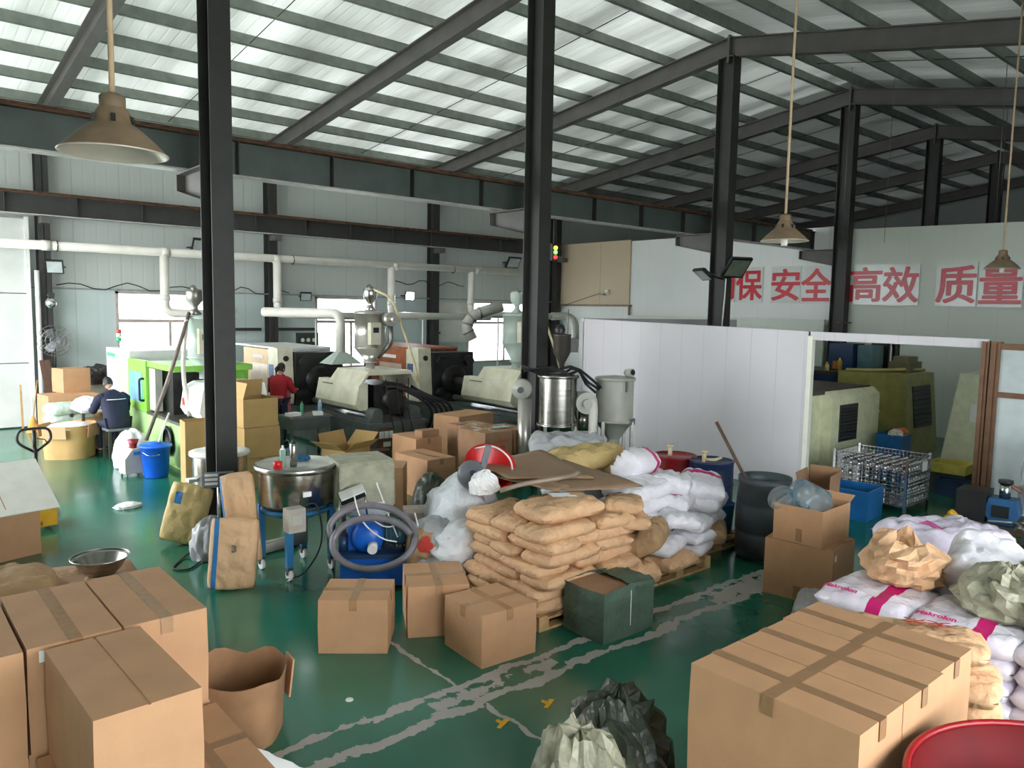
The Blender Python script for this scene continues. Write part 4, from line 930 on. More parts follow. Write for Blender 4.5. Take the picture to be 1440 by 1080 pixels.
# ================================================================= SACKS AND BAGS
SACKS = {}
def sack_z(L, W, H, seed, u, v, top=True):
    """height of a filled lying sack at u, v in -1..1"""
    e = max(0.0, 1 - abs(u) ** 6) ** 0.5 * max(0.0, 1 - abs(v) ** 4) ** 0.42
    w = 0.5 * H * e
    n = noise.noise(Vector((u * 1.7 * L * 2, v * 1.7 * W * 3, seed * 3.1))) * 0.14 * H + noise.noise(Vector((u * 6, v * 7, seed * 1.7))) * 0.06 * H
    fold = 0.09 * H * math.sin(v * 11 + 6 * noise.noise(Vector((u * 2, v, seed)))) * abs(u) ** 2.2 - 0.16 * H * max(0.0, 0.25 - abs(noise.noise(Vector((u * 2.3, v * 2.6, seed * 5.0))))) * 2
    if top: return w + (n + fold) * e
    return -0.46 * H * e ** 0.6
def sack_mesh(L, W, H, seed, m, nu=26, nv=16):
    key = (L, W, H, seed, m.name)
    if key in SACKS: return SACKS[key]
    vs = []; fs = []; ids = {}
    def P(i, j, top):
        edge = i in (0, nu) or j in (0, nv)
        k = (i, j, True if edge else top)
        if k in ids: return ids[k]
        u, v = 2 * i / nu - 1, 2 * j / nv - 1
        u = math.copysign(abs(u) ** 0.85, u); v = math.copysign(abs(v) ** 0.85, v)
        x = u * L / 2 * (1 - 0.04 * v * v + 0.02 * noise.noise(Vector((v * 2, seed, 1)))); y = v * W / 2 * (1 - 0.07 * u ** 4 + 0.03 * noise.noise(Vector((u * 2, seed, 7))))
        z = 0.03 * H * noise.noise(Vector((u * 4, v * 4, seed))) if edge else sack_z(L, W, H, seed, u, v, top)
        ids[k] = len(vs); vs.append((x, y, z)); return ids[k]
    for i in range(nu):
        for j in range(nv):
            fs.append((P(i, j, True), P(i + 1, j, True), P(i + 1, j + 1, True), P(i, j + 1, True)))
            fs.append((P(i, j, False), P(i, j + 1, False), P(i + 1, j + 1, False), P(i + 1, j, False)))
    b = MB(); b.add(vs, fs, True)
    SACKS[key] = b.mesh('sack', m); return SACKS[key]
def sack(label, loc, dims, m, rot=(0, 0, 0), seed=0, group=None, name='sack', words=None, seam=None):
    t = thing(name, label, 'sack', loc, 0, group); t.rotation_euler = rot
    L, W, H = dims
    link('bag', sack_mesh(L, W, H, seed, m), t)
    if words:
        txt, size, ox, oy, wm = words[:5]; me = text_mesh(txt, size, 0.004 * size / 0.1)
        R = RZ(words[5] if len(words) > 5 else 0)
        for v in me.vertices:
            p = R @ Vector((v.co.x, v.co.y, 0)) + Vector((ox, oy, 0))
            uu, vv_ = min(0.97, abs(2 * p.x / L)), min(0.97, abs(2 * p.y / W)); v.co = Vector((p.x, p.y, 0.5 * H * (1 - uu ** 6) ** 0.5 * (1 - vv_ ** 4) ** 0.42 + 0.022))
        me.materials.clear(); me.materials.append(wm); link('print', me, t)
    if seam:
        b = MB(); b.box((L / 2 * 0.985, 0, 0), (0.014, W * 0.9, 0.012)); b.build('stitched_seam', seam, t)
    return t
def pallet(label, loc, l, w, rz=0):
    t = thing('pallet', label, 'pallet', loc, rz, 'wooden pallets')
    n = 6
    for k in range(n):
        b = MB(); b.bb((k * (l - 0.1) / (n - 1), 0, 0.115), (k * (l - 0.1) / (n - 1) + 0.1, w, 0.135)); b.build('deck_board', wood, t)
    for y in (0, w / 2 - 0.05, w - 0.1):
        b = MB(); b.bb((0, y, 0.0), (l, y + 0.1, 0.02)); b.bb((0, y, 0.095), (l, y + 0.1, 0.115)); b.build('stringer_board', wood, t)
        for x in (0, l / 2 - 0.06, l - 0.12):
            b = MB(); b.bb((x, y, 0.02), (x + 0.12, y + 0.1, 0.095)); b.build('block', wood, t)
    return t

# ---- paper sack stack
pallet('wooden pallet under the kraft paper sacks', (4.46, 4.75, 0), 1.3, 1.1)
g1 = 'kraft paper sacks on the first pallet'; hl = 0.112
stamped = banded('stamped_sack_paper', (214, 172, 132), (120, 92, 70), 0, 0.17, 0.25, 0.7, -0.06, 0.02, 0.75)
rn = random.Random(3)
for k in range(7):
    z = 0.135 + hl * (k + 0.5) - 0.004 * k
    if k % 2 == 0: spots = [(0.36, 0.2 + 0.36 * q, 0, 0.74, 0.39, p) for q, p in enumerate(('front left', 'middle left', 'rear left'))] + [(1.0, 0.28 + 0.55 * q, PI / 2, 0.58, 0.5, p) for q, p in enumerate(('front right', 'rear right'))]
    else: spots = [(0.2, 0.3 + 0.56 * q, PI / 2, 0.6, 0.42, p) for q, p in enumerate(('front left', 'rear left'))] + [(0.82, 0.2 + 0.36 * q, 0, 0.84, 0.39, p) for q, p in enumerate(('front right', 'middle right', 'rear right'))]
    for x, y, a, L, W, p in spots:
        if 0 < k < 6 and p in ('rear right', 'middle right'): continue
        jx, jy = rn.uniform(-0.05, 0.05), rn.uniform(-0.06, 0.03)
        sack(f'kraft paper sack, {ORD[k]} layer, {p} of the first pallet', (4.47 + x + jx, 4.74 + y + jy, z), (L, W, 0.15), (paper, stamped)[rn.random() < 0.6], (rn.uniform(-0.03, 0.03), rn.uniform(-0.03, 0.03), a + rn.uniform(-0.12, 0.12)), rn.randrange(6), g1)
# bigger loose kraft sacks around it
g2 = 'loose kraft sacks beside the paper stack'
sack('wide kraft sack with white label lying across the top of the paper stack', (4.98, 5.06, 0.985), (0.8, 0.5, 0.17), paper, (0.02, -0.03, -0.12), 1, g2)
b = MB(); b.box((0, 0, 0), (0.26, 0.14, 0.002), RY(0.06)); put(tag(b.build('paper_sheet', label_w), 'white printed paper lying on the top kraft sack', 'paper'), (5.07, 5.12, 1.078), (0.02, 0.0, -0.35))
for q, (x, y, z, L, W, H, rot, lab) in enumerate((
    (5.82, 4.9, 0.27, 0.6, 0.46, 0.24, (0, 0.0, 1.2), 'bulging kraft sack low at the right end of the paper stack'),
    (6.02, 4.92, 0.52, 0.66, 0.52, 0.3, (-0.5, 0.0, 0.5), 'big wrinkled kraft sack with paper label between paper and white sacks'),
    (5.78, 4.92, 0.78, 0.6, 0.4, 0.17, (0, 0.05, 0.9), 'kraft sack sloping against the right end of the paper stack'),
    (5.76, 4.95, 0.92, 0.6, 0.4, 0.16, (0, 0.1, 0.7), 'kraft sack near the top right of the paper stack'),
    (6.5, 4.92, 0.22, 0.6, 0.42, 0.17, (0.05, 0.03, 0.1), 'flat kraft sack on the second pallet under white sacks'))):
    sack(lab, (x, y, z), (L, W, H), paper if q != 1 else paper_d, rot, q, g2)
b = MB(); b.box((0, 0, 0), (0.16, 0.1, 0.002)); put(tag(b.build('paper_label', label_w), 'small paper label on the big wrinkled kraft sack', 'paper'), (6.05, 4.86, 0.74), (-0.5, 0.1, 0.5))
# kraft sheets and hose on top
def sheet_obj(label, pts, th, m, curl, seed, name='kraft_sheet', group=None):
    """flat card cut to a four cornered outline, slightly warped"""
    b = MB(); n = 10; A, B_, C_, D_ = [Vector(p) for p in pts]; vs = []
    for lay in (0, 1):
        for i in range(n + 1):
            for j in range(n + 1):
                u, v = i / n, j / n
                p = (A * (1 - u) + B_ * u) * (1 - v) + (D_ * (1 - u) + C_ * u) * v
                vs.append(p + Vector((0, 0, lay * th + curl * noise.noise(Vector((u * 2.2, v * 2.2, seed))))))
    N1 = (n + 1) ** 2; fs = []
    for i in range(n):
        for j in range(n):
            q = (i * (n + 1) + j, (i + 1) * (n + 1) + j, (i + 1) * (n + 1) + j + 1, i * (n + 1) + j + 1)
            fs.append(tuple(reversed(q))); fs.append(tuple(x + N1 for x in q))
    for i in range(n):
        for a_, b_ in (((i * (n + 1)), ((i + 1) * (n + 1))), ((i + 1) * (n + 1) + n, i * (n + 1) + n), ((i + 1), i), (n * (n + 1) + i, n * (n + 1) + i + 1)): fs.append((a_, b_, b_ + N1, a_ + N1))
    b.add(vs, fs, True)
    return tag(b.build(name, m), label, 'cardboard', group)
gk = 'kraft card sheets on the sacks'
kd = mat('brown_card', (150, 122, 96), 0.8, 0, 0.06, 4)
sheet_obj('lower brown card sheet on the sack stack, jutting right', [(5.3, 6.55, 1.070), (6.3, 6.35, 1.070), (6.05, 4.95, 1.060), (5.2, 5.2, 1.070)], 0.012, kd, 0.03, 1, group=gk)
sheet_obj('upper brown card sheet on the sack stack', [(5.15, 6.6, 1.115), (6.3, 6.75, 1.130), (5.75, 5.35, 1.105), (5.0, 5.85, 1.105)], 0.012, kd, 0.03, 2, group=gk)
sheet_obj('narrow brown card strip at the left of the sheets', [(5.0, 6.7, 1.070), (5.22, 6.75, 1.090), (5.35, 5.3, 1.085), (5.12, 5.25, 1.070)], 0.012, kd, 0.02, 3, group=gk)
b = MB(); b.tube(bend([(4.72, 5.62, 1.070), (4.95, 5.55, 1.120), (5.4, 5.35, 1.170), (5.62, 5.45, 1.160)], 0.3, 6), 0.024, 10); tag(b.build('hose', mat('taupe_hose', (146, 128, 110), 0.4)), 'taupe plastic hose lying on the brown card sheets', 'hose')
# ---- white sacks
wf_ = banded('white_sack_magenta', (236, 233, 240), (206, 28, 112), 0, 0.12, 0.2, 0.35)
wf2 = banded('white_sack_patch', (236, 233, 240), (214, 40, 120), 0, -0.2, -0.1, 0.35, -0.12, 0.04)
pallet('wooden pallet under the white sacks', (6.05, 4.85, 0), 1.1, 1.1)
pallet('wooden pallet at the right end under tied white sacks', (7.25, 5.15, 0), 1.0, 1.0)
g3 = 'white sacks piled between paper sacks and drums'
W_ = [
 ((6.32, 5.0, 0.4), (0.7, 0.42, 0.18), (0.1, 0.05, 0.35), film_w, 'plain white sack low on the second pallet'),
 ((6.95, 5.05, 0.22), (0.5, 0.36, 0.15), (0, 0, 0.3), film_w, 'small white sack at the pallet edge, bottom of its pile'),
 ((6.92, 5.02, 0.37), (0.5, 0.36, 0.15), (0.05, 0.05, 0.15), film_w, 'small white sack at the pallet edge, second of its pile'),
 ((6.95, 5.06, 0.51), (0.56, 0.38, 0.16), (0.1, 0.1, 0.4), film_w, 'small white sack at the pallet edge, third of its pile'),
 ((6.25, 5.12, 0.6), (0.62, 0.4, 0.16), (0.15, -0.05, 0.2), wf2, 'white sack with magenta patch, left of the pile front'),
 ((6.62, 5.05, 0.62), (0.66, 0.42, 0.18), (0.1, 0.12, 0.9), wf_, 'white sack with magenta band, front of the white pile'),
 ((6.3, 5.4, 0.78), (0.8, 0.5, 0.2), (0.05, 0, 0.1), film_w, 'plain white sack in the middle of the white pile, left'),
 ((6.95, 5.35, 0.74), (0.66, 0.46, 0.2), (0.05, 0.08, 0.5), wf2, 'white sack with magenta patch, right of the pile middle'),
 ((6.4, 5.42, 0.95), (0.78, 0.48, 0.2), (0.08, -0.05, 0.0), film_w, 'white sack under the upright white sack'),
 ((6.98, 5.42, 0.94), (0.6, 0.5, 0.24), (0.05, 0.1, 0.6), film_w, 'white sack at the top right of the white pile'),
 ((6.75, 5.75, 1.12), (0.6, 0.42, 0.34), (-0.9, 0.1, 0.2), wf_, 'upright slumped white sack crowning the white pile'),
 ((7.62, 5.42, 0.42), (0.72, 0.5, 0.2), (0.05, 0.0, 0.2), film_w, 'lower white sack of the pile by the blue drum'),
 ((7.62, 5.4, 0.62), (0.72, 0.5, 0.22), (0.05, 0.0, 0.4), film_w, 'middle white sack of the pile by the blue drum'),
 ((7.62, 5.42, 0.82), (0.74, 0.5, 0.22), (0.15, -0.1, 0.7), wf_, 'top white sack with magenta band by the blue drum'),
]
for q, (p, d, r, m, lab) in enumerate(W_): sack(lab, (p[0] + 0.14, p[1], 0.02 + p[2] * 0.9), d, m, r, q % 5, g3)
sack('brown patterned sack at the pallet end by the barrel', (7.72, 5.3, 0.23), (0.62, 0.46, 0.24), paper_d, (0, 0, 0.6), 2, g3)
for q, (p, d, r, m, lab) in enumerate((((6.75, 6.4, 1.05), (0.95, 0.6, 0.26), (0.0, -0.1, -0.5), paper_y, 'yellow paper sack behind the white pile, upper'),
    ((7.15, 6.05, 0.9), (0.8, 0.5, 0.26), (0.1, 0.15, -0.2), paper_y, 'yellow paper sack before the red drum'),
    ((6.9, 6.9, 1.1), (1.0, 0.6, 0.3), (0.1, 0.0, -0.7), film_g, 'grey white film sack under the steel hopper'))):
    sack(lab, p, d, m, r, q, 'sacks piled by the red drum')
for q, (x, y, z) in enumerate(((6.8, 6.5, 0.2), (6.85, 6.45, 0.42), (6.8, 6.5, 0.64), (6.85, 6.5, 0.84))):
    sack(f'grey film sack in the hidden pile behind the white sacks, {ORD[q]} of four', (x, y, z), (1.0, 0.7, 0.26), film_g, (0, 0, 0.1 * q), q, 'sacks piled by the red drum')
# ---- upright bags near the nearest column
yb = banded('yellow_bag_blue_print', (208, 182, 124), (40, 110, 170), 1, 0.08, 0.16, 0.6, 0.12, 0.26)
sack('upright yellow paper bag with blue print behind the column', (2.9, 9.2, 0.36), (0.72, 0.48, 0.22), yb, (PI / 2 - 0.12, -PI / 2 + 0.25, -0.35), 1, 'paper bags by the nearest column')
kb = banded('kraft_bag_blue_edge', (206, 168, 128), (38, 112, 168), 1, 0.15, 0.195, 0.65)
sack('upright kraft bag with blue edge print by the mixer', (2.78, 7.42, 0.36), (0.74, 0.46, 0.2), kb, (PI / 2, -PI / 2 + 0.08, -0.35), 2, 'paper bags by the nearest column', words=('3', 0.1, 0.08, 0.0, print_grey, -PI / 2))
sack('second kraft bag leaning behind the upright kraft bag', (2.98, 7.72, 0.62), (0.98, 0.34, 0.2), kb, (PI / 2 - 0.05, -PI / 2 - 0.1, -0.3), 3, 'paper bags by the nearest column')
# ---- printed bags behind the single cartons
pb = banded('kraft_bag_blue_mark', (196, 158, 118), (46, 120, 178), 1, -0.1, 0.06, 0.65, -0.14, -0.06)
sack('short kraft bag with red flower print behind the middle carton', (4.32, 6.32, 0.3), (0.6, 0.42, 0.24), paper_d, (PI / 2 - 0.1, -PI / 2 + 0.12, -0.62), 0, 'printed bags behind the cartons', words=('♣', 0.15, 0.17, 0.0, print_red, -PI / 2))
sack('open topped kraft bag behind the middle carton', (4.6, 6.02, 0.28), (0.56, 0.46, 0.2), paper, (PI / 2 - 0.05, -PI / 2, -0.6), 4, 'printed bags behind the cartons')
# ---- right foreground: film sacks on a pallet
pallet('wooden pallet under the shiny film sacks at the right', (5.35, 0.35, 0), 2.5, 2.4)
g5 = 'shiny white film sacks at the right'
mk = banded('film_sack_magenta', (228, 222, 234), (206, 24, 112), 0, 0.06, 0.16, 0.22, bump=0.3)
sp = []
for k in range(5):
    z = 0.2 + 0.135 * k
    for q, (x, y) in enumerate(((5.72, 2.4), (5.72, 1.75), (5.72, 1.1))):
        if True: sp.append((x, y, z, PI / 2, f'shiny white film sack, {ORD[k]} layer, {("left", "middle", "right")[q]} of the front row', k, q))
for x, y, z, a, lab, k, q in sp:
    sack(lab, (x + 0.02 * (k % 2), y, z), (0.68, 0.76, 0.18), mk, (0, 0.0, -a + 0.04 * ((k + q) % 3 - 1)), (k + q) % 4, g5,
         words=('Makrolon', 0.065, -0.16, -0.29, print_mag) if q < 2 and k == 4 else None)
for q, (x, y, lab) in enumerate(((6.5, 2.35, 'left'), (6.5, 1.65, 'middle'), (6.5, 0.95, 'right'))):
    sack(f'shiny white film sack, top layer, {lab} of the second row', (x, y, 0.74), (0.68, 0.76, 0.18), mk, (0, 0, -PI / 2), q, g5)
for q in range(3):
    for k in range(2):
        sack(f'shiny white film sack, {ORD[k + 2]} layer, {("left", "middle", "right")[q]} of the second row', (6.5, 2.35 - 0.7 * q, 0.46 + 0.14 * k), (0.68, 0.76, 0.18), mk, (0, 0, -PI / 2), q, g5)
mk2 = banded('film_sack_pink', (226, 216, 234), (214, 96, 168), 0, -0.3, -0.18, 0.25, -0.14, 0.06, bump=0.3)
sack('long white sack with pink mark lying behind the film sacks', (7.35, 2.55, 0.86), (1.25, 0.62, 0.3), mk2, (0.05, 0.08, -0.3), 1, g5)
sack('second long white sack under the pink marked sack', (7.4, 2.5, 0.6), (1.2, 0.66, 0.3), film_w, (0, 0, -0.2), 3, g5)
sack('bottom long white sack behind the film sacks', (7.4, 2.5, 0.3), (1.2, 0.7, 0.34), film_w, (0, 0, -0.2), 2, g5)
sack('white sack slumped between crumpled kraft and grey bags', (6.45, 1.95, 0.95), (0.62, 0.5, 0.32), film_w, (0.25, -0.3, 0.2), 3, g5)
rb = paper
g6 = 'kraft sacks beside the right foreground cartons'
sack('kraft sack with red print beside the right foreground cartons', (4.83, 1.86, 0.86), (0.9, 0.5, 0.16), paper, (-0.1, -0.05, -1.2), 1, g6, words=('天然', 0.13, 0.12, 0.04, print_red, PI))
for q in range(5):
    sack(f'kraft sack beside the right cartons, {ORD[q]} under the printed sack', (4.86 + 0.03 * (q % 2), 1.75, 0.1 + 0.145 * q), (0.82, 0.5, 0.17), paper, (0, 0, -1.3 + 0.1 * (q % 2)), q, g6)
for q, (p, lab) in enumerate((((6.55, 3.3, 0.08), 'lower grey film sack on the floor beside the worn carton'), ((6.57, 3.28, 0.2), 'upper grey film sack on the floor beside the worn carton'))):
    sack(lab, p, (0.62, 0.42, 0.15), film_g, (0, 0, 0.4), q, 'grey film sacks on the floor')
# ---- left: kraft sacks and card behind the left carton stack, steel bowl
pallet('wooden pallet behind the left carton stack', (0.3, 6.1, 0), 1.35, 1.3)
for q, (p, d, r, lab) in enumerate((((0.75, 6.95, 0.24), (1.0, 0.55, 0.22), (0, 0, 0.1), 'bottom kraft sack of the left pile'), ((0.75, 6.45, 0.24), (1.0, 0.55, 0.22), (0, 0, 0), 'front bottom kraft sack of the left pile'),
    ((0.7, 6.85, 0.42), (1.0, 0.55, 0.22), (0, 0, -0.1), 'middle kraft sack of the left pile'), ((0.7, 6.95, 0.62), (0.95, 0.55, 0.24), (0.1, 0.1, -0.15), 'wrinkled top kraft sack of the left pile'), ((1.2, 7.1, 0.4), (0.6, 0.7, 0.3), (0, 0, 0.4), 'dull kraft sack under the steel bowl'))):
    sack(lab, p, d, paper_d, r, q, 'kraft sacks behind the left carton stack')
sheet_obj('brown card sheet under the steel bowl', [(0.35, 6.1, 0.48), (1.72, 6.2, 0.5), (1.8, 7.3, 0.52), (0.9, 7.4, 0.56)], 0.012, kraft_d, 0.02, 5)
t = thing('steel_bowl', 'wide shiny steel bowl on the brown card sheet', 'bowl', (1.5, 7.0, 0.55))
b = MB(); b.lathe([(0.0, 0.0), (0.11, 0.0), (0.16, 0.05), (0.2, 0.12), (0.225, 0.145), (0.225, 0.15), (0.195, 0.125), (0.15, 0.055), (0.1, 0.008), (0, 0.008)], n=36); b.build('bowl', steel, t)
b = MB(); b.tube([(0.226 * math.cos(a), 0.226 * math.sin(a), 0.148) for a in [2 * PI * i / 36 for i in range(36)]], 0.005, 6, close=True); b.build('rim', steel, t)

# ---- crumpled film and woven bags
def crumple(label, loc, d, m, seed, name='crumpled_bag', rot=(0, 0, 0), amp=0.22, freq=1.9, group=None, mouth=False):
    """slumped bag with sharp folds and a flat underside"""
    nu, nv = (30, 16) if amp > 0.2 else (56, 30); vs = []; rj = random.Random(seed); fs = []
    for j in range(nv + 1):
        th = PI * j / nv
        for i in range(nu):
            ph = 2 * PI * i / nu
            p = Vector((math.sin(th) * math.cos(ph), math.sin(th) * math.sin(ph), math.cos(th)))
            r = 1.0 + (rj.uniform(-0.07, 0.07) if amp > 0.2 else 0)
            for o, a in ((1, 1.0), (2.3, 0.42)):
                r += amp * a * (0.55 - 1.6 * abs(noise.noise(p * freq * o + Vector((seed * 7.3, seed, o)))))
            q = Vector((p.x * d[0] / 2 * r, p.y * d[1] / 2 * r, p.z * d[2] / 2 * r))
            if p.z < -0.35: q.z = max(q.z, -0.2 * d[2])
            vs.append(q + Vector((0, 0, d[2] * 0.2)))
    for j in range(nv):
        for i in range(nu): fs.append((j * nu + i, (j + 1) * nu + i, (j + 1) * nu + (i + 1) % nu, j * nu + (i + 1) % nu))
    if amp > 0.2: fs = [t3 for f in fs for t3 in ((f[0], f[1], f[2]), (f[0], f[2], f[3]))]
    b = MB(); b.add(vs, fs, amp <= 0.2); o = b.build(name, m); put(o, loc, rot)
    return tag(o, label, 'bag', group)
def open_bag(label, loc, rad, h, m, seed, rot=(0, 0, 0)):
    # slumped bag standing open: creased wall, ragged rim folded outward, dark hollow inside
    nu, nv = 26, 12; vs = []; fs = []; rj = random.Random(seed)
    for j in range(nv + 1):
        f = j / nv; up = min(1.0, f / 0.72); inn = max(0.0, (f - 0.72) / 0.28)
        for i in range(nu):
            a = 2 * PI * i / nu; c = V3((math.cos(a), math.sin(a), up * 1.4 + seed))
            q = noise.noise(c * 1.3) ; cr = abs(noise.noise(c * 2.6 + V3((seed, 0, 0)))); r = rad * (1.0 - 0.28 * up * up + 0.32 * q * (0.4 + up) - 0.3 * cr) * (0.75 + 0.25 * min(1, up * 6)) * (1 - 0.25 * inn) * rj.uniform(0.9, 1.1)
            z = h * up * (0.82 + 0.4 * noise.noise(V3((math.cos(a) * 1.2, math.sin(a) * 1.2, seed * 2)))) - 0.45 * h * inn
            vs.append((r * math.cos(a), r * math.sin(a) * 0.85, z))
    for j in range(nv):
        for i in range(nu): fs.append((j * nu + i, j * nu + (i + 1) % nu, (j + 1) * nu + (i + 1) % nu, (j + 1) * nu + i))
    fs = [t3 for f in fs for t3 in ((f[0], f[1], f[2]), (f[0], f[2], f[3]))]; fs.append(tuple(reversed(range(nu)))); fs.append(tuple(nv * nu + i for i in range(nu)))
    b = MB(); b.add(vs, fs, False); o = b.build('open_bag', m); put(o, loc, rot); return tag(o, label, 'bag')
V3 = Vector
open_bag('crumpled open kraft bag on the right film sacks', (5.98, 2.34, 0.82), 0.36, 0.42, paper, 1, (0, 0.1, 0))
crumple('crumpled grey green bag heaped on the right film sacks', (5.95, 1.62, 0.82), (0.62, 0.6, 0.42), khaki, 2, amp=0.3)
crumple('crumpled dull olive bag at the right picture edge', (6.4, 1.3, 0.82), (0.9, 0.8, 0.42), olive, 3, amp=0.3)
crumple('small pale khaki bag at the right picture edge', (5.72, 1.2, 0.84), (0.4, 0.4, 0.34), khaki, 4, amp=0.3)
crumple('grey plastic bag slumped on the floor left of the right cartons', (2.88, 2.72, 0.0), (0.5, 0.55, 0.8), khaki, 5, amp=0.28)
crumple('dark olive plastic bag behind the slumped grey bag', (3.3, 2.82, 0.0), (0.55, 0.6, 0.85), olive_d, 6, amp=0.28)
crumple('large milky plastic bag of parts beside the paper stack', (4.95, 6.55, 0.35), (0.8, 0.8, 0.95), film_clear, 7, amp=0.16)
crumple('clear bag of pellets lying before the milky bag', (4.68, 6.15, 0.3), (0.75, 0.5, 0.5), film_clear, 8, amp=0.16)
crumple('grey film bag slumped over the printed bags', (4.5, 6.4, 0.38), (0.55, 0.5, 0.4), film_g, 9, amp=0.2)
crumple('dark olive film bag between the plain cartons', (5.98, 8.6, 0.0), (0.5, 0.5, 0.78), olive_d, 10, amp=0.14)
crumple('dark green rag on the floor before the plain cartons', (5.2, 7.6, 0.0), (0.6, 0.4, 0.3), olive_d, 11, amp=0.3)
crumple('clear plastic bag wrapped around the floor scale', (2.95, 8.55, 0.0), (0.42, 0.42, 0.62), film_g, 12, amp=0.2)
crumple('white crumpled litter on the open green floor', (2.8, 11.35, 0.0), (0.32, 0.22, 0.1), label_w, 13, amp=0.3)
crumple('white woven bag before the lime green machine', (3.6, 14.2, 0.0), (0.6, 0.6, 0.9), film_w, 14, amp=0.14)
for q in range(4):
    sack(f'pale green woven sack behind the work table, {ORD[q]} of its pile', (3.2, 17.2, 0.12 + 0.2 * q), (0.8, 0.55, 0.24), mat('pale_green_film', (196, 214, 200), 0.5, 0, 0.12, 9, 0.5, 16), (0, 0, 0.1 + 0.05 * q), q, 'pale green sacks behind the work table')
crumple('clear plastic cover draped on the pump at the right', (10.9, 2.75, 0.5), (0.42, 0.42, 1.2), mat('thin_clear_film', (206, 206, 206), 0.15, 0, 0.1, 6, 0.6, 14, trans=0.5), 16, amp=0.16)
crumple('white cloth tied on the grey blower by the sacks', (4.78, 5.95, 0.98), (0.3, 0.24, 0.3), label_w, 17, amp=0.25)
for q, (x, y) in enumerate(((4.6, 6.2), (4.95, 6.5))):
    sack(f'grey film sack lying under the milky bags, {("front", "rear")[q]}', (x, y, 0.18), (0.8, 0.6, 0.36), film_g, (0, 0, 0.3), q, 'grey sacks under the milky bags')

# ================================================================= MIXERS, HOPPERS AND DRUMS IN THE MIDDLE
def caster(t, x, y, r=0.06):
    b = MB(); b.cyl((x - 0.018, y, r), (x + 0.018, y, r), r, n=16); b.build('caster_wheel', white_pl, t)
    b = MB(); b.bb((x - 0.03, y - 0.03, r * 1.6), (x + 0.03, y + 0.03, r * 2.3)); b.bb((x - 0.03, y - 0.02, r), (x - 0.022, y + 0.02, r * 1.7)); b.bb((x + 0.022, y - 0.02, r), (x + 0.03, y + 0.02, r * 1.7)); b.build('caster_fork', steel_dark, t)
# ---- steel tub mixer on blue legs
t = thing('tub_mixer', 'wide steel tub mixer on blue legs with grey switch box', 'mixer', (3.53, 7.6, 0), 0, 'steel tub mixers')
b = MB(); b.lathe([(0.0, 0.74), (0.37, 0.74), (0.385, 0.76), (0.385, 1.12)], n=48); tub = b.build('tub', steel, t)
b = MB(); b.lathe([(0.385, 1.1), (0.42, 1.1), (0.43, 1.12), (0.43, 1.16), (0.415, 1.165), (0.4, 1.165)], n=48); b.build('rim', steel, tub)
b = MB(); b.lathe([(0.4, 1.165), (0.38, 1.15), (0.2, 1.155), (0.0, 1.165)], n=40); b.build('lid', mat('pale_lid', (206, 208, 198), 0.35, 0.3), t)
b = MB(); b.box((-0.06, -0.388, 0.9), (0.09, 0.012, 0.05)); b.build('nameplate', label_w, tub)
b = MB(); b.lathe([(0.0, 0.6), (0.22, 0.6), (0.3, 0.7), (0.3, 0.74)], n=32); b.build('gear_housing', mach_dark, t)
b = MB(); b.tube([(0.34 * math.cos(a), 0.34 * math.sin(a), 0.68) for a in [2 * PI * i / 24 for i in range(24)]], 0.03, 6, close=True); b.build('ring_frame', blue_leg, t)
for i in range(4):
    a = PI / 4 + PI / 2 * i + 0.15; x, y = 0.37 * math.cos(a), 0.37 * math.sin(a)
    b = MB(); b.bb((x - 0.035, y - 0.03, 0.14), (x + 0.035, y + 0.03, 0.72)); b.build('leg', blue_leg, t); caster(t, x, y)
b = MB(); b.bb((-0.32, -0.52, 0.56), (-0.14, -0.38, 0.8)); sb = b.build('switch_box', mat('beige_box', (168, 162, 150), 0.5), t)
b = MB(); b.bb((-0.28, -0.525, 0.64), (-0.18, -0.52, 0.74)); b.build('switch_plate', hop_grey, sb)
b = MB(); b.tube(bend([(-0.16, -0.45, 0.78), (0.0, -0.5, 0.86), (0.06, -0.52, 0.4), (-0.1, -0.4, 0.06), (-0.25, -0.3, 0.02)], 0.2, 6), 0.009, 6); b.build('power_cable', rubber, t)
b = MB(); b.cyl((0, 0, 0.3), (0, 0, 0.6), 0.12, n=20); b.build('motor', mach_dark, t)
# things on the lid
def can(label, loc, r, h, m, cat='can', name='can', cap=None):
    t = thing(name, label, cat, loc)
    b = MB(); b.lathe([(0.0, 0.0), (r, 0.0), (r, h), (r * 0.9, h + 0.004), (0, h + 0.004)], n=18); b.build('body', m, t)
    if cap: b = MB(); b.lathe([(r * 0.9, h), (r * 0.35, h + r * 0.9), (r * 0.35, h + r * 1.5), (0, h + r * 1.5)], n=14); b.build('cap', cap, t)
can('steel vacuum flask standing on the tub mixer', (3.42, 7.42, 1.162), 0.036, 0.24, steel, 'flask', 'flask', black)
can('clear plastic bottle with green label on the tub mixer', (3.34, 7.5, 1.162), 0.032, 0.17, mat('clear_green_bottle', (170, 206, 190), 0.1, trans=0.4), 'bottle', 'bottle', white_pl)
can('small red tin on the tub mixer', (3.25, 7.42, 1.162), 0.045, 0.07, red_p, 'tin', 'tin')
crumple('blue and brown rag on the tub mixer lid', (3.62, 7.68, 1.165), (0.2, 0.14, 0.08), mat('blue_rag', (40, 90, 120), 0.8), 21, 'rag', amp=0.3)
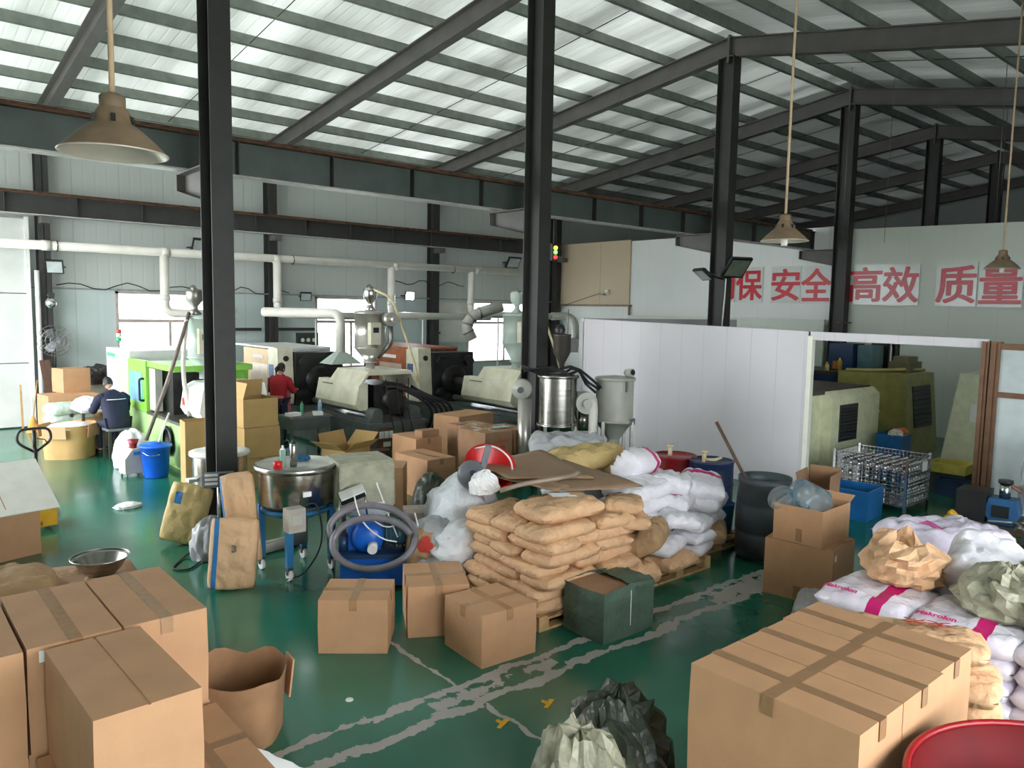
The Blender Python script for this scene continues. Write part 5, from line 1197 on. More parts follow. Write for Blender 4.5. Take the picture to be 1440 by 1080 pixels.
# ---- smaller steel mixer behind the column
t = thing('tub_mixer', 'smaller steel tub mixer half hidden behind the nearest column', 'mixer', (3.66, 10.2, 0), 0, 'steel tub mixers')
b = MB(); b.lathe([(0.0, 0.36), (0.34, 0.36), (0.345, 0.38), (0.345, 0.84)], n=40); b.build('tub', steel, t)
b = MB(); b.lathe([(0.345, 0.83), (0.385, 0.84), (0.385, 0.88), (0.3, 0.9), (0.0, 0.915)], n=40); b.build('lid', mat('white_lid', (222, 222, 216), 0.4), t)
b = MB(); b.bb((-0.44, -0.1, 0.52), (-0.33, 0.02, 0.56)); b.build('discharge_chute', label_w, t)
for i in range(3):
    a = 2 * PI * i / 3 + 0.4; x, y = 0.3 * math.cos(a), 0.3 * math.sin(a)
    b = MB(); b.bb((x - 0.03, y - 0.03, 0.12), (x + 0.03, y + 0.03, 0.4)); b.build('leg', blue_leg, t); caster(t, x, y, 0.05)
# ---- floor scale
t = thing('floor_scale', 'electronic floor scale with tilted keypad head at the column foot', 'scale', (3.12, 8.75, 0), -0.35)
b = MB(); b.bb((-0.2, -0.25, 0.03), (0.2, 0.25, 0.1)); b.build('platform', steel_m, t)
b = MB(); b.cyl((0, 0.24, 0.1), (0, 0.24, 0.72), 0.02, n=10); b.build('mast', chrome, t)
R = RX(-0.35)
b = MB(); b.box((0, 0.2, 0.78), (0.34, 0.05, 0.18), R); hd = b.build('head', grey_pl, t)
b = MB(); b.box(Vector((0.08, 0.2, 0.78)) + R @ Vector((0, -0.03, 0)), (0.14, 0.006, 0.13), R); b.build('display', black, hd)
for k in range(3):
    b = MB(); b.box(Vector((-0.08, 0.2, 0.78)) + R @ Vector((0, -0.03, 0.05 - 0.05 * k)), (0.14, 0.008, 0.03), R); b.build('key_row', white_pl, hd)
b = MB(); b.tube(bend([(2.95, 8.6, 0.02), (2.6, 8.2, 0.012), (2.45, 8.35, 0.012), (2.75, 8.75, 0.012), (3.0, 8.6, 0.2)], 0.15, 5), 0.01, 6); tag(b.build('power_cord', rubber), 'thin dark cord looping on the floor by the scale', 'cord')
# ---- hopper under a grey cloth
t = thing('covered_hopper', 'square hopper covered by a grey dust cloth', 'hopper', (4.16, 7.36, 0), -0.2)
b = MB(); b.bb((-0.27, -0.24, 0.72), (0.27, 0.24, 1.16)); b.build('hopper_box', grey_pl, t)
for x in (-0.24, 0.24):
    for y in (-0.2, 0.2):
        b = MB(); b.bb((x - 0.02, y - 0.02, 0), (x + 0.02, y + 0.02, 0.72)); b.build('leg', steel_m, t)
b = MB(); n = 20; vs = []; fs = []
per = [(-0.3 + 0.6 * i / n, -0.27) for i in range(n)] + [(0.3, -0.27 + 0.54 * i / n) for i in range(n)] + [(0.3 - 0.6 * i / n, 0.27) for i in range(n)] + [(-0.3, 0.27 - 0.54 * i / n) for i in range(n)]
m_ = len(per)
for k in range(8):
    f = k / 7
    for i, (x, y) in enumerate(per):
        q = noise.noise(Vector((x * 6, y * 6, f * 2))); s_ = 1.0 + 0.05 * f + (0.12 * noise.noise(Vector((i * 0.33, f, 4))) + 0.035 * math.sin(i * 1.1 + 2 * f)) * f
        zz_ = 1.19 - 0.5 * f + 0.03 * q * f - (0.05 * noise.noise(Vector((i * 0.2, 2, 9))) if k == 7 else 0)
        vs.append((x * s_ + 0.012 * q, y * s_ + 0.012 * q, zz_))
for k in range(7):
    for i in range(m_): fs.append((k * m_ + i, k * m_ + (i + 1) % m_, (k + 1) * m_ + (i + 1) % m_, (k + 1) * m_ + i))
fs.append(tuple(reversed(range(m_))))
b.add(vs, fs, True); b.sm[-1] = False; b.build('dust_cloth', cloth_g, t)
b = MB(); b.lathe([(0.02, 0.42), (0.16, 0.45), (0.26, 0.58), (0.3, 0.74)], (0.1, 0, 0), 24); b.build('plastic_liner', film_clear, t)
# ---- blue vacuum pump unit with hose coil
t = thing('pump_unit', 'bright blue vacuum pump unit under coiled grey hose', 'machine', (4.02, 6.76, 0), -0.62)
b = MB(); b.bb((-0.34, -0.26, 0.04), (0.34, 0.26, 0.32)); b.build('tank', blue_p, t)
b = MB(); b.bb((-0.36, -0.28, 0.32), (0.36, 0.28, 0.36)); b.bb((-0.36, -0.28, 0.0), (-0.28, 0.28, 0.04)); b.bb((0.28, -0.28, 0.0), (0.36, 0.28, 0.04)); b.build('frame', blue_d, t)
b = MB(); b.bb((-0.28, -0.1, 0.36), (0.05, 0.24, 0.62)); b.build('fan_housing', blue_p, t)
b = MB(); b.lathe([(0.16, 0.0), (0.16, 0.06), (0.12, 0.1), (0.05, 0.12), (0.0, 0.12)], (-0.08, -0.1, 0.5), 28, (0, -1, 0)); b.build('impeller_cover', blue_p, t)
b = MB(); b.cyl((-0.02, -0.2, 0.44), (-0.02, -0.3, 0.42), 0.05, n=16); b.build('outlet', white_pl, t)
b = MB(); b.cyl((0.08, 0.02, 0.5), (0.36, 0.02, 0.5), 0.12, n=22); b.build('motor', mat('teal_motor', (52, 92, 108), 0.4), t)
for k in range(6):
    b = MB(); b.lathe([(0.12, 0), (0.135, 0), (0.135, 0.012), (0.12, 0.012)], (0.1 + 0.04 * k, 0.02, 0.5), 22, (1, 0, 0)); b.build('cooling_fin', mat('teal_motor', (52, 92, 108), 0.4), t)
for k in range(2):
    b = MB(); b.cyl((-0.33, -0.12 + 0.12 * k, 0.36), (-0.33, -0.12 + 0.12 * k, 0.5), 0.045, n=14); b.build('valve', blue_d, t)
hz = mat('grey_hose', (120, 116, 122), 0.3)
b = MB(); P = []
for i in range(60):
    a = 2 * PI * i / 40 + 0.5; r = 0.4 + 0.02 * math.sin(a * 1.5)
    P.append((3.8 + r * math.cos(a) * 0.84 + 0.07 * math.sin(a) + 0.0012 * i, 6.47 - 0.6 * r * math.cos(a) + 0.1 * math.sin(a) + 0.0016 * i, 0.45 + 0.25 * math.sin(a) * (r / 0.4) + 0.003 * i))
b.tube(P, 0.036, 10); tag(b.build('hose_coil', hz), 'thick grey hose coiled over the blue pump unit', 'hose')
for q, pts in enumerate(([(3.74, 6.75, 1.0), (3.76, 6.65, 0.7), (3.95, 6.55, 0.5), (4.1, 6.5, 0.46)], [(3.98, 6.7, 1.05), (4.05, 6.58, 0.72), (4.12, 6.52, 0.5)], [(4.28, 6.45, 0.74), (4.32, 6.4, 0.5), (4.22, 6.42, 0.42)], [(3.86, 6.62, 0.72), (4.0, 6.52, 0.6), (4.22, 6.44, 0.7)])):
    b = MB(); b.tube(bend(pts, 0.2, 5), 0.008, 6); tag(b.build('thin_tube', white_pl), ('long thin white tube hanging left over the blue pump', 'thin white tube hanging in the middle over the blue pump', 'short thin white tube at the right of the hose coil', 'thin white tube sagging across the hose coil')[q], 'tube')
t = thing('control_box', 'white and black tilted control box on chrome legs above the pump', 'control box', (3.86, 6.98, 0.62), -0.4)
b = MB(); b.box((0, 0, 0.28), (0.26, 0.16, 0.05), RY(-0.35) @ RX(0.3)); b.build('box', white_pl, t)
b = MB(); b.box((0, -0.05, 0.245), (0.26, 0.05, 0.05), RY(-0.35) @ RX(0.3)); b.build('black_edge', black, t)
for x in (-0.12, 0.12):
    b = MB(); b.cyl((x, 0, 0.26 + x * 0.4), (x * 1.3, -0.02, 0.0), 0.01, n=8); b.build('chrome_leg', chrome, t)
b = MB(); b.bb((0, 0, 0), (0.46, 0.36, 0.14)); put(tag(b.build('flat_box', mat('grey_pink_card', (196, 176, 166), 0.6)), 'flat pale box behind the printed kraft bag', 'box'), (4.55, 7.05, 0.42), (0, 0, -0.5))
b = MB(); b.bb((0, 0, 0), (0.5, 0.45, 0.42)); put(tag(b.build('plain_box', kraft_d), 'dull brown box supporting the flat pale box', 'box'), (4.56, 7.06, 0.0), (0, 0, -0.5))
# ---- red basin and grey blower on the milky bags
t = thing('red_basin', 'bright red plastic basin leaning behind the paper sacks', 'basin', (5.2, 6.45, 1.0), 0); t.rotation_euler = (0.75, -0.35, 0)
b = MB(); b.lathe([(0.0, 0.0), (0.18, 0.0), (0.27, 0.2), (0.29, 0.2), (0.29, 0.215), (0.262, 0.212), (0.17, 0.012), (0, 0.012)], n=36); b.build('bowl', red_p, t)
b = MB(); b.tube(bend([(0.1, -0.26, 0.2), (0.2, -0.1, 0.32), (0.15, 0.15, 0.32), (0.0, 0.27, 0.2)], 0.15), 0.01, 6); b.build('handle', white_pl, t)
t = thing('blower', 'grey round blower lying on the milky plastic bag', 'blower', (4.82, 6.2, 0.98), -0.6)
b = MB(); b.lathe([(0.0, 0.06), (0.03, 0.06), (0.05, 0.03), (0.13, 0.02), (0.15, -0.02), (0.15, -0.1), (0.0, -0.1)], (0, 0, 0.14), 30, (0, -1, 0.35)); b.build('volute', grey_pl, t)
b = MB(); b.cyl((0, -0.06, 0.16), (0, -0.09, 0.17), 0.03, n=14); b.build('hub', blue_d, t)
b = MB(); b.box((0.14, 0.06, 0.3), (0.06, 0.1, 0.26), RY(0.25)); b.build('outlet', grey_pl, t)

# ---- big hoppers before the partition
def big_hopper(label, loc, m, r, z0, zc, zt):
    t = thing('drying_hopper', label, 'hopper', loc, -0.6, 'big drying hoppers')
    b = MB(); b.lathe([(r, zc), (r, zt)], n=40); d = b.build('drum', m, t)
    b = MB(); b.lathe([(r, zc + 0.02), (r + 0.03, zc + 0.02), (r + 0.03, zc - 0.02), (r, zc - 0.02), (0.1, z0)], n=40); b.build('cone', m, t)
    b = MB(); b.lathe([(r, zt - 0.02), (r + 0.025, zt - 0.02), (r + 0.025, zt + 0.02), (r, zt + 0.03), (0.0, zt + 0.06)], n=40); b.build('lid', m, t)
    b = MB(); b.cyl((0, 0, z0 - 0.12), (0, 0, z0), 0.1, n=18); b.build('throat', m, t)
    for i in range(4):
        a = PI / 4 + PI / 2 * i; x, y = (r + 0.03) * math.cos(a), (r + 0.03) * math.sin(a)
        b = MB(); b.bb((x - 0.025, y - 0.025, 0), (x + 0.025, y + 0.025, zc)); b.build('leg', steel_m, t)
    for a in (-1.2, 2.0):
        x, y = (r + 0.02) * math.cos(a), (r + 0.02) * math.sin(a)
        b = MB(); b.box((x, y, zt - 0.1), (0.03, 0.03, 0.16), RZ(a)); b.build('clamp', steel_m, d)
    for a in (-0.9, -0.6):
        x, y = (r + 0.03) * math.cos(a), (r + 0.03) * math.sin(a)
        b = MB(); b.box((x, y, zc), (0.03, 0.05, 0.1), RZ(a)); b.build('latch', steel_m, d)
    return t
HS = (8.38, 8.61, 0); HG = (9.2, 8.16, 0)
t = big_hopper('polished steel drying hopper beside the second column', HS, steel, 0.3, 0.76, 1.04, 1.8)
b = MB(); b.cyl((0.42, 0.0, 1.4), (0.42, -0.22, 1.4), 0.17, n=24); b.cyl((0.42, -0.22, 1.4), (0.42, -0.3, 1.4), 0.07, n=16); b.build('blower', hop_grey, t)
b = MB(); b.tube(bend([(0.44, -0.14, 1.45), (0.53, -0.2, 1.4), (0.52, -0.22, 0.85), (0.42, -0.3, 0.75)], 0.12, 5), 0.07, 14); b.build('air_pipe', pvc, t)
b = MB(); b.cyl((0.42, 0, 0.95), (0.42, 0, 1.25), 0.1, n=18); b.build('heater_can', steel, t)
t = big_hopper('grey painted drying hopper before the white partition', HG, hop_grey, 0.3, 0.8, 1.1, 1.76)
b = MB(); b.cyl((0.16, -0.1, 1.86), (0.22, -0.22, 1.88), 0.06, n=18); b.build('top_port', hop_grey, t)
b = MB(); b.cyl((0.221, -0.222, 1.88), (0.225, -0.23, 1.881), 0.042, n=18); b.build('port_hole', black, t)
t = thing('vacuum_loader', 'small dark vacuum loader standing on the steel hopper lid', 'loader', (8.55, 8.72, 1.87), -0.6)
b = MB(); b.lathe([(0.03, 0.0), (0.05, 0.12), (0.14, 0.3), (0.14, 0.56), (0.15, 0.58), (0.0, 0.6)], n=24); b.build('body', mat('dark_brown_iron', (74, 68, 62), 0.4, 0.4), t)
b = MB(); b.lathe([(0.08, 0.6), (0.09, 0.66), (0.06, 0.73), (0.0, 0.75)], (-0.04, 0, 0), 18); b.build('motor', mach_black, t)
b = MB(); b.bb((0.13, -0.06, 0.3), (0.25, 0.06, 0.52)); b.build('control_box', mach_black, t)
b = MB(); b.cyl((0.09, 0, 0.6), (0.09, 0, 0.98), 0.007, n=6); b.build('rod', steel_m, t)
for q in range(3):
    b = MB(); c = HS; b.tube([(c[0] - 0.45 + 0.1 * k, c[1] + 0.3 - 0.08 * k + 0.08 * math.sin(k + q), 1.87 + 0.03 * q + 0.03 * math.sin(2.1 * k + q) - (0.0 if k < 8 else 0.16 * (k - 7))) for k in range(10)], 0.022, 7)
    tag(b.build('black_hose', rubber), ('lowest', 'middle', 'topmost')[q] + ' black hose draped over the steel hopper lid', 'hose', 'black hoses on the steel hopper')
t = thing('blower_stand', 'round grey blower on a steel pipe left of the second column', 'blower', (8.12, 9.1, 0), -0.6)
b = MB(); b.cyl((0, 0, 0), (0, 0, 1.42), 0.11, n=20); b.build('pipe', steel_hop, t)
b = MB(); b.lathe([(0.0, 0.1), (0.05, 0.1), (0.07, 0.05), (0.15, 0.04), (0.16, 0.0), (0.16, -0.12), (0.0, -0.12)], (-0.06, -0.05, 1.57), 28, (-0.25, -1, 0)); b.build('volute', hop_grey, t)
b = MB(); b.cyl((-0.085, -0.15, 1.57), (-0.1, -0.21, 1.57), 0.05, n=14); b.build('motor_cap', mach_dark, t)
# ---- steel drums
def drum(label, loc, m, tap):
    t = thing('steel_drum', label, 'drum', loc, 0, 'steel drums')
    r = 0.29
    b = MB(); b.lathe([(0, 0), (r, 0), (r + 0.01, 0.01), (r, 0.03), (r, 0.27), (r + 0.012, 0.29), (r, 0.31), (r, 0.56), (r + 0.012, 0.58), (r, 0.6), (r, 0.85), (r + 0.01, 0.87), (r + 0.004, 0.885), (r - 0.012, 0.885), (r - 0.015, 0.865), (0, 0.865)], n=40); b.build('shell', m, t)
    b = MB(); b.cyl((tap[0], tap[1], 0.865), (tap[0], tap[1], 0.99), 0.03, n=12); b.cyl((tap[0], tap[1], 0.99), (tap[0], tap[1], 1.02), 0.045, n=12); b.build('tap', mat('cream_tap', (206, 188, 158), 0.5), t)
    return t
drum('red steel drum with cream tap against the partition side', (8.52, 6.42, 0), red_d, (-0.05, 0.05))
t = drum('dark blue steel drum with cream tap beside the red drum', (8.62, 5.9, 0), drum_blue, (-0.14, 0.02))
b = MB(); b.tube(bend([(-0.12, 0.0, 0.9), (0.0, -0.06, 0.89), (0.16, -0.04, 0.9)], 0.1), 0.02, 8); b.build('spout', mat('cream_tap', (206, 188, 158), 0.5), t)
t = thing('blue_bin', 'low blue plastic bin between white sacks and black barrel', 'bin', (8.05, 5.35, 0), 0)
b = MB(); b.lathe([(0, 0), (0.13, 0), (0.17, 0.5), (0.18, 0.5), (0.16, 0.48), (0.12, 0.02), (0, 0.02)], n=24); b.build('bin', blue_c, t)
t = thing('black_barrel', 'large weathered black plastic barrel with a stick in it', 'barrel', (7.98, 4.72, 0))
b = MB(); b.lathe([(0, 0), (0.27, 0), (0.3, 0.04), (0.315, 0.3), (0.3, 0.32), (0.318, 0.34), (0.315, 0.62), (0.3, 0.64), (0.31, 0.66), (0.29, 0.86), (0.3, 0.88), (0.3, 0.95), (0.285, 0.95), (0.27, 0.86), (0.28, 0.5), (0.0, 0.5)], n=44); b.build('shell', barrel_m, t)
b = MB(); b.cyl((8.05, 4.78, 0.52), (7.88, 5.35, 1.52), 0.02, n=10); tag(b.build('stick', wood_d), 'dark wooden stick leaning in the black barrel', 'stick')

# ================================================================= ROOM BEHIND THE PARTITION
def cnc(label, loc, dims, m, side, vent_off, rz=0.0, group='machine tools in the inner room', slope=0.0):
    l, w, h = dims
    t = thing('machine_tool', label, 'machine', loc, rz, group)
    b = MB(); b.prism([(0, 0.14), (slope, h), (w - 0.08, h), (w, h - 0.1), (w, 0.14)], 0, l, 'x'); body = b.build('cabinet', m, t)
    b = MB(); b.bb((0.06, 0.06, 0), (l - 0.06, w - 0.06, 0.14)); b.build('plinth', black, t)
    b = MB(); b.bb((-0.015, vent_off, h * 0.42), (0.0, vent_off + 0.34, h * 0.8)); v = b.build('vent_frame', vent_dark, body)
    for k in range(9):
        b = MB(); b.box((-0.022, vent_off + 0.17, h * 0.45 + k * h * 0.04), (0.02, 0.3, 0.02), RY(0.5)); b.build('louvre', black, v)
    return t
# nearest pale machine behind the doorway
t = thing('machine_tool', 'cream machine tool cabinet just inside the doorway', 'machine', (11.75, 6.05, 0), 0, 'machine tools in the inner room')
b = MB(); b.bb((-0.1, 0.18, 0.2), (2.0, 2.0, 1.52)); b.build('rear_cabinet', cnc_cream, t)
b = MB(); b.prism([(0.0, 0.2), (0.0, 1.46), (0.12, 1.57), (0.8, 1.57), (0.8, 0.2)], 0.42, 2.15, 'x'); fc = b.build('front_cabinet', cnc_cream, t)
b = MB(); b.bb((0.68, -0.018, 0.72), (1.3, 0.0, 1.34)); v = b.build('vent_frame', vent_dark, fc)
for k in range(10):
    b = MB(); b.box((0.99, -0.025, 0.76 + k * 0.058), (0.56, 0.016, 0.02), RX(0.5)); b.build('louvre', black, v)
b = MB(); b.bb((-0.12, 0.14, 1.52), (2.05, 2.0, 1.6)); b.build('top_plate', mat('dark_top', (70, 62, 54), 0.5), t)
b = MB(); b.bb((-0.05, 0.25, 0), (2.05, 1.9, 0.2)); b.bb((0.5, 0.06, 0), (2.05, 0.25, 0.2)); b.build('plinth', black, t)
# navy and olive machine behind it
t = thing('machine_tool', 'navy blue and olive machine tool in the middle of the room', 'machine', (15.2, 5.7, 0), 0, 'machine tools in the inner room')
b = MB(); b.bb((-0.3, 1.52, 0.2), (0.9, 4.2, 1.64)); b.build('navy_bed', blue_d, t)
b = MB(); b.bb((-0.34, 1.5, 1.64), (0.94, 4.2, 1.71)); b.build('bed_top', mat('dark_top', (70, 62, 54), 0.5), t)
b = MB(); b.bb((0.1, 1.55, 1.71), (0.6, 2.05, 2.26)); bx_ = b.build('blue_housing', blue_d, t)
b = MB(); b.bb((0.09, 1.75, 1.74), (0.1, 1.95, 1.9)); b.build('orange_plate', mat('orange_plate', (190, 120, 40), 0.5), bx_)
b = MB(); b.bb((0.2, 1.2, 1.78), (0.7, 1.5, 2.24)); b.build('teal_housing', mat('teal_paint', (70, 104, 112), 0.4), t)
b = MB()
b.add([(-0.6, 0.08, 0.25), (0.75, 0.08, 0.25), (0.75, 1.48, 0.25), (-0.6, 1.48, 0.25), (-0.6, 0.24, 1.76), (0.75, 0.24, 1.76), (0.75, 1.48, 1.76), (-0.6, 1.48, 1.76)], [(0, 3, 2, 1), (4, 5, 6, 7), (0, 1, 5, 4), (1, 2, 6, 5), (2, 3, 7, 6), (3, 0, 4, 7)])
oc = b.build('olive_cabinet', cnc_olive, t)
b = MB(); R = RX(-0.106); b.box((0.12, 0.17, 1.15), (0.8, 0.02, 0.78), R); v = b.build('vent_frame', vent_dark, oc)
for k in range(8):
    b = MB(); b.box((0.12, 0.125 + 0.0095 * k, 0.84 + k * 0.088), (0.72, 0.02, 0.025), RX(0.5)); b.build('louvre', black, v)
b = MB(); b.bb((-0.55, 0.2, 0), (0.7, 1.4, 0.25)); b.build('plinth', blue_d, t)
b = MB(); b.cyl((-0.58, 0.7, 1.05), (-0.75, 0.66, 1.06), 0.05, n=12); b.build('spindle_knob', cnc_cream, t)
b = MB(); b.tube(bend([(-0.45, 1.4, 1.78), (-0.4, 0.9, 1.8), (0.2, 0.5, 1.82), (0.7, 0.4, 1.8)], 0.2), 0.03, 8); b.build('conduit', mat('yellow_conduit', (190, 180, 110), 0.5), t)
b = MB(); b.bb((0.15, 0.45, 1.76), (0.7, 0.85, 1.96)); b.bb((0.2, 0.5, 1.96), (0.62, 0.8, 2.06)); b.build('oil_pump', mat('olive_pump', (110, 106, 76), 0.5), t)
b = MB(); b.bb((0.8, 1.15, 1.64), (0.88, 1.5, 2.4)); b.build('black_plate', black, t)
t2 = thing('energy_chain', 'black looped cable chain behind the navy housing', 'cable chain', (16.35, 7.05, 0), 0)
b = MB(); b.tube(bend([(0, -0.2, 0), (0, -0.2, 2.36), (0, 0.16, 2.36), (0, 0.16, 0)], 0.18, 8), 0.08, 6); b.build('chain', black, t2)
for nm, loc, c, h_ in (('small amber oil bottle on the navy machine edge', (14.98, 7.35, 1.71), (176, 140, 60), 0.22), ('yellow oil can on the navy machine edge', (15.0, 7.28, 1.71), (226, 210, 120), 0.12)):
    can(nm, (loc[0], loc[1] if h_ > 0.2 else 7.62, loc[2]), 0.04, h_, mat('oil_%d' % c[1], c, 0.3), 'bottle', 'oil_bottle', yellow_p)
# right cream machine with slanted front
t = thing('machine_tool', 'cream machine tool with slanted side beside the bronze post', 'machine', (14.15, 4.75, 0), 0, 'machine tools in the inner room')
b = MB(); b.add([(0.0, -1.6, 0.2), (1.5, -1.6, 0.2), (1.5, 0.35, 0.2), (0.0, 0.35, 0.2), (0.0, -1.6, 1.9), (1.5, -1.6, 1.9), (1.5, 0.1, 1.9), (0.0, 0.1, 1.9)], [(0, 3, 2, 1), (4, 5, 6, 7), (0, 1, 5, 4), (1, 2, 6, 5), (2, 3, 7, 6), (3, 0, 4, 7)])
cb = b.build('cabinet', cnc_cream, t)
b = MB(); b.bb((-0.02, -0.35, 1.1), (0.0, -0.1, 1.4)); b.build('switch_plate', white_pl, cb)
b = MB(); b.bb((0.1, -1.5, 0), (1.4, 0.25, 0.2)); b.build('plinth', black, t)
# ---- wire cage full of chrome parts
t = thing('wire_cage', 'wire mesh pallet cage full of shiny metal parts', 'cage', (11.32, 4.48, 0), 0.02)
cw, cd_, ch = 0.85, 1.05, 0.78
for x in (0, cw):
    for y in (0, cd_):
        b = MB(); b.bb((x - 0.018, y - 0.018, 0), (x + 0.018, y + 0.018, ch + 0.03)); b.build('corner_post', chrome, t)
def mesh_panel(nm, p, q):
    p, q = Vector(p), Vector(q); b = MB(); n = int((q - p).length / 0.055); e = (q - p) / n
    for k in range(n + 1): c = p + e * k; b.box((c.x, c.y, 0.1 + (ch - 0.1) / 2), (0.006, 0.006, ch - 0.1))
    L_ = (q - p).length; a = math.atan2(q.y - p.y, q.x - p.x)
    for k in range(13): c = (p + q) / 2; b.box((c.x, c.y, 0.1 + (ch - 0.1) * k / 12), (L_, 0.012 if k % 6 == 0 else 0.006, 0.012 if k % 6 == 0 else 0.006), RZ(a))
    o = b.build(nm, chrome, t); o['kind'] = 'stuff'; return o
for nm, p, q in (('mesh_side', (0, 0), (cw, 0)), ('mesh_side', (0, 0), (0, cd_)), ('mesh_side', (cw, 0), (cw, cd_)), ('mesh_side', (0, cd_), (cw, cd_))): mesh_panel(nm, (p[0], p[1], 0), (q[0], q[1], 0))
b = MB(); b.bb((0, 0, 0.09), (cw, cd_, 0.1)); b.build('cage_floor', steel_m, t)
b = MB(); b.bb((0.55, -0.012, 0.56), (0.73, -0.006, 0.7)); b.build('card', label_w, t)
pm = MB(); pm.lathe([(0.0, 0), (0.035, 0), (0.035, 0.02), (0.02, 0.03), (0.02, 0.1), (0.032, 0.11), (0.032, 0.13), (0, 0.13)], n=10); pme = pm.mesh('metal_part', chrome)
cnt = 0
for k in range(4):
    for i in range(9):
        for j in range(8):
            edge = k == 3 or i == 0 or j == 0
            if not edge or cnt >= 150: continue
            o = link('metal_part', pme); cnt += 1
            put(o, (11.32 + 0.06 + i * 0.091, 4.48 + 0.07 + j * 0.128, 0.105 + k * 0.155), (0, 0, 0))
            tag(o, 'small turned shiny metal part standing in the wire cage', 'metal part', 'metal parts in the wire cage')
# ---- crates and bins in the doorway
def crate(label, loc, d, m, rz=0, name='crate', ribs=True):
    t = thing(name, label, 'crate', loc, rz)
    l, w, h = d
    b = MB(); b.bb((0, 0, 0), (l, w, 0.012)); b.build('bottom', m, t)
    for p, q in (((0, 0), (l, 0.012)), ((0, w - 0.012), (l, w)), ((0, 0.012), (0.012, w - 0.012)), ((l - 0.012, 0.012), (l, w - 0.012))):
        b = MB(); b.bb((p[0], p[1], 0.012), (q[0], q[1], h)); b.build('side', m, t)
    b = MB(); b.bb((-0.015, -0.015, h - 0.04), (l + 0.015, 0, h)); b.bb((-0.015, w, h - 0.04), (l + 0.015, w + 0.015, h)); b.bb((-0.015, 0, h - 0.04), (0, w, h)); b.bb((l, 0, h - 0.04), (l + 0.015, w, h)); b.build('rim', m, t)
    return t
crate('blue plastic crate before the wire cage', (10.45, 4.62, 0), (0.62, 0.6, 0.42), blue_c, 0.1)
open_carton('small torn carton behind the blue crate and bottles', (9.6, 4.75, 0), (0.5, 0.4, 0.55), 0.2, (1.6, 1.8, None, 1.5), kraft_d)
crate('tall blue bin topped with coloured scraps in the room', (13.35, 5.4, 0), (0.5, 0.42, 0.82), blue_c, 0.1, 'scrap_bin')
for q, (dx, dy, c, lab) in enumerate(((0.1, 0.15, (226, 220, 200), 'cream crumpled scrap on the tall blue bin'), (0.28, 0.2, (206, 120, 150), 'pink crumpled scrap on the tall blue bin'), (0.4, 0.18, (230, 130, 60), 'orange crumpled scrap on the tall blue bin'))):
    crumple(lab, (13.35 + dx, 5.4 + dy, 0.8), (0.24, 0.2, 0.14), mat('scrap_%d' % c[1], c, 0.6), 30 + q, 'scrap', amp=0.35)
crate('yellow plastic tray by the bronze post', (13.42, 4.42, 0.3), (0.5, 0.55, 0.16), mat('yellow_tray', (214, 198, 92), 0.4), 0.05, 'tray')
crate('dark crate under the yellow tray', (13.44, 4.44, 0), (0.46, 0.5, 0.3), mat('dark_crate', (54, 66, 56), 0.5), 0.05)
crate('small blue tray beside the yellow tray', (13.15, 4.2, 0.0), (0.22, 0.55, 0.26), blue_d, 0.05, 'tray')
# ---- pump machine on the floor at the right
t = thing('pump_machine', 'blue pump head on a black frame before the frosted screen', 'machine', (10.3, 2.85, 0), 0.1)
b = MB()
for x in (0, 0.75):
    for y in (0, 0.6): b.bb((x - 0.02, y - 0.02, 0), (x + 0.02, y + 0.02, 0.32))
b.bb((-0.02, -0.02, 0.32), (0.77, 0.62, 0.36)); b.build('frame', steel_dark, t)
b = MB(); b.bb((0.05, 0.3, 0.36), (0.45, 0.62, 0.72)); b.build('black_box', black, t)
b = MB(); b.prism([(0.02, 0.36), (-0.04, 0.48), (0.0, 0.66), (0.28, 0.66), (0.32, 0.48), (0.26, 0.36)], 0.1, 0.36, 'x'); pn = b.build('blue_head', blue_p2 if 'blue_p2' in globals() else mat('slate_blue_paint', (40, 84, 128), 0.4), t)
b = MB(); b.bb((0.085, 0.06, 0.44), (0.1, 0.24, 0.58)); b.build('dark_window', black, pn)
b = MB(); b.cyl((0.23, 0.14, 0.66), (0.23, 0.14, 0.84), 0.06, n=18); b.build('chrome_neck', chrome, t)
b = MB(); b.cyl((0.23, 0.14, 0.84), (0.23, 0.14, 0.88), 0.08, n=18); b.build('flange', black, t)
for k in range(4):
    b = MB(); b.tube(bend([(0.35, 0.2 - 0.03 * k, 0.8), (0.6, -0.1, 0.72 - 0.04 * k), (0.9, -0.6, 0.4), (1.0, -0.9, 0.3)], 0.3, 5), 0.02, 8); b.build('brown_hose', mat('brown_hose', (122, 82, 62), 0.4), t)
for k in range(3):
    b = MB(); b.tube(bend([(0.0, 0.05 + 0.1 * k, 0.4), (-0.2, -0.1 - 0.1 * k, 0.5), (-0.15, -0.3, 0.15), (0.2, -0.4, 0.05)], 0.2, 5), 0.012, 6); b.build('wire', (steel_m, rubber, white_pl)[k], t)
b = MB(); b.cyl((-0.1, 0.75, 0.25), (-0.1, 0.62, 0.4), 0.05, n=12); b.cyl((-0.1, 0.62, 0.4), (-0.1, 0.58, 0.44), 0.065, n=12); b.build('gauge', yellow_p, t)
b = MB(); b.lathe([(0.0, 0), (0.14, 0.0), (0.15, 0.04), (0.05, 0.07), (0.03, 0.12), (0, 0.12)], (0.3, -0.45, 0.0), 20); b.build('pulley', steel_m, t)
